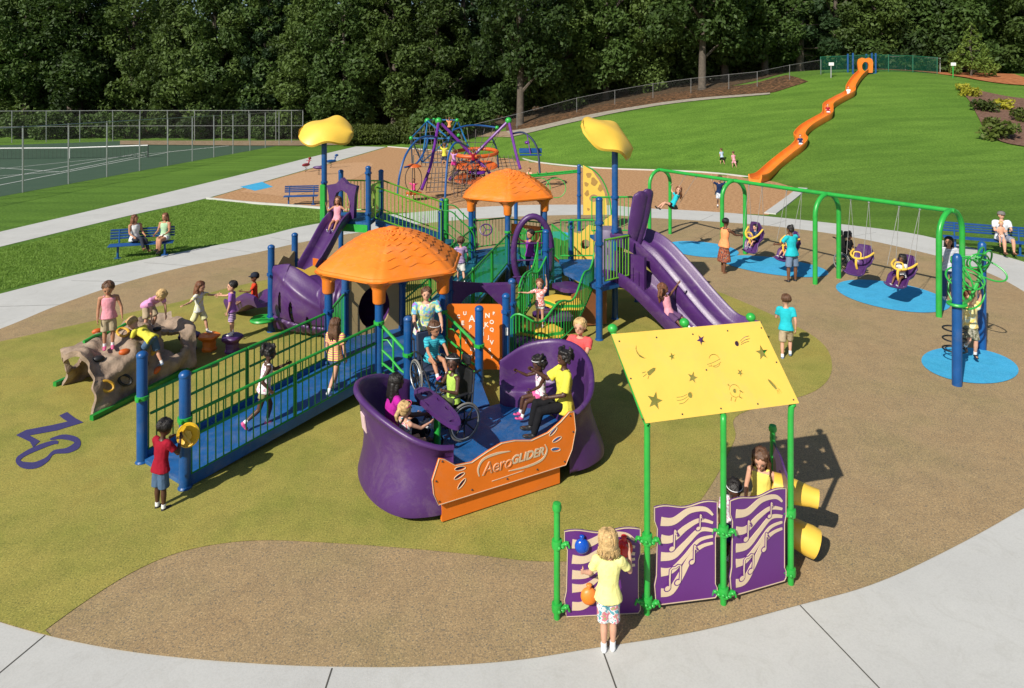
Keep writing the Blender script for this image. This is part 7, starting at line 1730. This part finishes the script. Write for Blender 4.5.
person('woman in a tie dyed shirt standing behind the second wheelchair', (-1.55, 11.85, DK), -160, 1.56, 'light', ('short', 'brown'), ('tee', TIE), ('long', BLK), child=False, fat=1.25, look=-15, sp=(0, .1, 1), aL=((-.2, .5, -1), (.1, .8, -.5)), aR=((.2, .5, -1), (-.1, .8, -.5)))
# swings
person('girl in turquoise swinging high on a strap swing', sA+V((0, 0, -.03)), 98, 1.28, 'light', ('long', 'auburn'), ('tee', TURQ), ('short', BLK), shoe='black', sock=False, **mixd(SIT, sp=(0, -.55, 1), hd=(0, -.2, 1), lL=((-.05, 1, .35), (0, .55, -.7)), lR=((.05, 1, .2), (0, .75, -.55)), aL=((-.4, .2, .3), (-.1, -.1, 1)), aR=((.4, .2, .3), (.1, -.1, 1)), look=60))
person('boy in navy with pale shorts swinging back on a strap swing', sB+V((0, 0, -.03)), 165, 1.22, 'light', ('short', 'brown'), ('tee', NAVY), ('shorts', LGRY), female=False, shoe='black', **mixd(SIT, sp=(0, .3, 1), lL=((-.05, .5, -1), (0, -.1, -1)), lR=((.05, .5, -1), (0, -.15, -1)), aL=((-.4, .2, .3), (-.1, -.1, 1)), aR=((.4, .2, .3), (.1, -.1, 1))))
g = G(724, 273); person('woman in an orange top and plaid skirt pushing a bucket swing', g, -62, 1.66, 'brown', ('short', 'black'), ('tank', ORG), ('skirt', PLAID), child=False, sock=False, shoe=None, sp=(0, .12, 1), aL=((-.1, .9, -.45), (0, 1, -.1)), aR=((.1, .8, -.55), (0, 1, -.15)), lL=((0, .12, -1), (0, -.1, -1)), lR=((0, -.1, -1), (0, -.15, -1)))
g = G(792, 282); person('woman in a turquoise shirt and denim shorts, back turned, by the swings', g, 22, 1.62, 'brown', ('bun', 'black'), ('tee', TURQ), ('shorts', C((.14, .20, .30))), child=False, sock=False, shoe='black', fat=1.12, sp=(0, .08, 1), hd=(.1, .3, 1), aL=((-.3, .5, -.8), (.1, .9, -.2)), aR=((.2, .4, -.9), (0, .7, -.5)), lL=((-.12, 0, -1), (0, 0, -1)), lR=((.12, 0, -1), (0, 0, -1)))
TOD = dict(seat=True, lL=((-.15, 1, -.1), (0, .6, -.8)), lR=((.15, 1, -.1), (0, .6, -.8)), aL=((-.2, .6, -.6), (.1, .9, .1)), aR=((.2, .6, -.6), (-.1, .9, .1)), sock=False)
def yw(f): return math.degrees(math.atan2(-f[0], f[1]))
for i, (lab, sk_, hc, mt, hh) in enumerate((('toddler in dark clothes in the bucket swing pushed by the woman in orange', 'light', 'black', NAVY, .95), ('toddler with bare legs in the bucket swing before the woman in turquoise', 'light', 'brown', LPINK, .95), (None,)*5, ('toddler in white and grey in the nearest bucket swing', 'brown', 'black', C((.55, .55, .55)), 1.0))):
    if not lab: continue
    s, f, P = bk_[i]; person(lab, P(0, .0, -.07), yw(f), hh, sk_, ('afro' if i == 3 else 'short', hc), ('tee', mt), ('short', BLK), **TOD)
g = G(857, 272); w = wheelchair(V((g.x-.15, g.y+.2, 0)), -150, 'black wheelchair standing behind the empty bucket swing', BLACK, True, .95)
person('child in black seated in the wheelchair behind the swings', V((g.x-.15, g.y+.2, .46)), -150, 1.2, 'dark', ('afro', 'black'), ('tee', BLK), ('long', BLK), **SIT)
g = G(945, 300); person('woman in a striped top and jeans standing behind the last swing arch', (g.x+.1, g.y, 0), 160, 1.66, 'tan', ('long', 'black'), ('tee', STRP), ('long', C((.04, .07, .16))), child=False, shoe='white', look=-20)
person('boy in a yellow print shirt and camouflage shorts hanging under the green rings', (9.12, 13.15, .12), 165, 1.34, 'light', ('short', 'auburn'), ('tee', YTIE), ('shorts', CAMO), female=False, shoe='black', aL=((-.15, .1, 1), (.1, .1, 1)), aR=((.15, .1, 1), (-.05, .05, 1)), lL=((-.1, .2, -1), (0, -.15, -1)), lR=((.1, .75, -.8), (0, -.7, -.7)))
person('man in a white shirt and cap seated on the right bench', (16.35, 22.05, .46), 170, 1.76, 'light', ('short', 'brown'), ('tee', C((.6, .62, .66))), ('shorts', C((.22, .24, .30))), child=False, female=False, fat=1.12, sock=False, shoe='brown', extra='cap2', **mixd(SIT, aL=((-.1, .4, -1), (.5, .8, .1)), aR=((.1, .4, -1), (-.6, .8, .1))))
person('baby held upright by the man on the right bench', (16.12, 21.75, .66), 165, .86, 'light', ('short', 'blonde'), ('none', WHT), ('short', C((.62, .42, .36))), shoe=None, sock=False, **mixd(SIT, lL=((-.2, .5, -1), (0, .1, -1)), lR=((.2, .5, -1), (0, .1, -1))))
g = G(786, 358); person('boy in a turquoise shirt and khaki shorts running away on the olive rubber', g, -20, 1.32, 'light', ('short', 'brown'), ('tee', TURQ), ('shorts', KHAKI), female=False, sp=(0, .12, 1), look=25, aL=((-.2, .3, -1), (0, .8, -.2)), aR=((.2, -.3, -1), (0, .2, -1)), lL=((-.05, -.1, -1), (0, -.2, -1)), lR=((.1, .45, -1), (0, -.2, -1)), shoe='blue')
# kids far on the lawn
for px, py, lab, t, b in ((722, 165, 'boy in pale blue running on the far lawn', C((.40, .50, .62)), BLK), (734, 168, 'girl in pink running on the far lawn', LPINK, C((.7, .35, .4)))):
    g = hit(px, py); person(lab, g, 20, 1.2, 'light', ('short', 'brown'), ('tee', t), ('shorts', b), sp=(0, .2, 1), lL=((0, .5, -1), (0, -.3, -1)), lR=((0, -.4, -1), (0, -.5, -1)), group='children on the far lawn')
for (px, py, Y), lab, t in (((797, 141, 46.4), 'child in navy riding lowest on the orange hill slide', NAVY), ((824, 110, 53), 'child in red riding in the middle of the orange hill slide', REDC), ((846, 92, 58), 'child in white riding highest on the orange hill slide', WHT)):
    q = min(hs, key=lambda s: (s-Q(px, py, Y)).length); person(lab, q+V((0, 0, .02)), 165, 1.25, 'light', ('short', 'brown'), ('tee', t), ('shorts', WHT), group='riders on the hill slide', **mixd(SIT, sp=(0, -.2, 1), lL=((-.1, 1, -.1), (0, .9, -.5)), lR=((.1, 1, -.1), (0, .9, -.5))))
# behind the music panels
person('blonde girl in a yellow and orange top behind the music panels', (2.93, 7.75, 0), 150, 1.20, 'light', ('long', 'brown'), ('tank', fabric('yellow_orange_cloth', 'band', [(.80, .66, .14), (.80, .30, .14)])), ('shorts', ORG), hd=(0, .45, 1), aL=((-.45, .1, -.9), (-.3, .6, -.2)), aR=((.2, .2, -1), (0, .3, -1)))
person('dark haired child crouching behind the music panels', (2.55, 7.60, 0), 165, 1.12, 'dark', ('pony', 'black'), ('tee', PRNT), ('shorts', NAVY), extra='whiteband', sp=(0, .3, 1), hd=(0, .5, 1), lL=((-.15, .8, -.7), (0, -.6, -1)), lR=((.15, .8, -.7), (0, -.6, -1)))
# net climber
person('child in pink sitting in the orange hanging spinner', sp1+V((0, 0, .44)), 160, 1.15, 'tan', ('short', 'brown'), ('tee', C((.62, .06, .22))), ('short', C((.6, .1, .3))), **mixd(SIT, aL=((-.7, .1, .2), (-.2, 0, 1)), aR=((.7, .1, .2), (.2, 0, 1)), lL=((-.4, 1, -.1), (0, .4, -1)), lR=((.4, 1, -.1), (0, .4, -1))))
for zx, zy, Y, lab, t, b, hh in ((340, 385, 34.2, 'child in yellow climbing the rope net', YLW, C((.05, .06, .1)), 1.25), (400, 415, 35.0, 'child in lilac and pink climbing beside the child in yellow', C((.6, .3, .6)), C((.65, .05, .3)), 1.2), (520, 400, 36.3, 'child in red lying on the orange discs of the net', REDC, NAVY, 1.1), (372, 190, 39, 'child in orange high up in the rope dome', ORG, BLK, 1.1)):
    p = ng(zx, zy, Y); person(lab, p, 20, hh, 'tan', ('short', 'brown'), ('tee', t), ('shorts', b), aL=((-.4, .4, .8), (0, .3, 1)), aR=((.4, .4, .6), (0, .4, .8)), lL=((-.1, .5, -1), (0, -.2, -1)), lR=((.1, 0, -1), (0, -.1, -1)), group='climbers in the net')
p = ng(872, 425, 37.2); person('child standing beside the blue hanging seat', V((p.x, p.y, 0)), 150, 1.3, 'tan', ('short', 'brown'), ('tee', C((.6, .35, .25))), ('long', C((.1, .14, .3))))
finish_people()
dg = bpy.context.evaluated_depsgraph_get(); dg.update()
for o in SOL:
    me = bpy.data.meshes.new_from_object(o.evaluated_get(dg)); nm = o.data.name; o.modifiers.clear(); o.data = me; me.name = nm
# ------------------------------------------------------------------ light, sky, camera
w = bpy.data.worlds.new('World'); sc.world = w; w.use_nodes = True; n = w.node_tree
sk = n.nodes.new('ShaderNodeTexSky'); sk.sky_type = 'NISHITA'; sk.sun_disc = False
SD = V((-.77, -1.04, 1.0)).normalized(); el = math.asin(SD.z)
sk.sun_elevation = el; sk.sun_rotation = math.atan2(SD.x, SD.y); sk.air_density = 1.0; sk.dust_density = .6
bg = n.nodes['Background']; bg.inputs['Strength'].default_value = .068; lk(n, sk.outputs[0], bg.inputs['Color'])
sl = bpy.data.lights.new('sun', 'SUN'); sl.energy = 4.3; sl.angle = math.radians(.53); sl.color = (1.0, .945, .85)
so = bpy.data.objects.new('sun', sl); COL.objects.link(so); so.rotation_euler = SD.to_track_quat('Z', 'Y').to_euler()
cd = bpy.data.cameras.new('camera'); cd.sensor_width = 36; cd.lens = FP/1024*36; cd.shift_x = 0; cd.shift_y = -(344-HZ)/1024; cd.clip_end = 3000; cd.clip_start = .1
co = bpy.data.objects.new('camera', cd); COL.objects.link(co); co.location = (0, 0, CH); co.rotation_euler = (PI/2, 0, 0); sc.camera = co
sc.view_settings.view_transform = 'Standard'; sc.view_settings.look = 'None'; sc.view_settings.exposure = 0.47; sc.view_settings.gamma = 1
sc.render.engine = 'CYCLES'; sc.cycles.max_bounces = 6; sc.cycles.transparent_max_bounces = 24
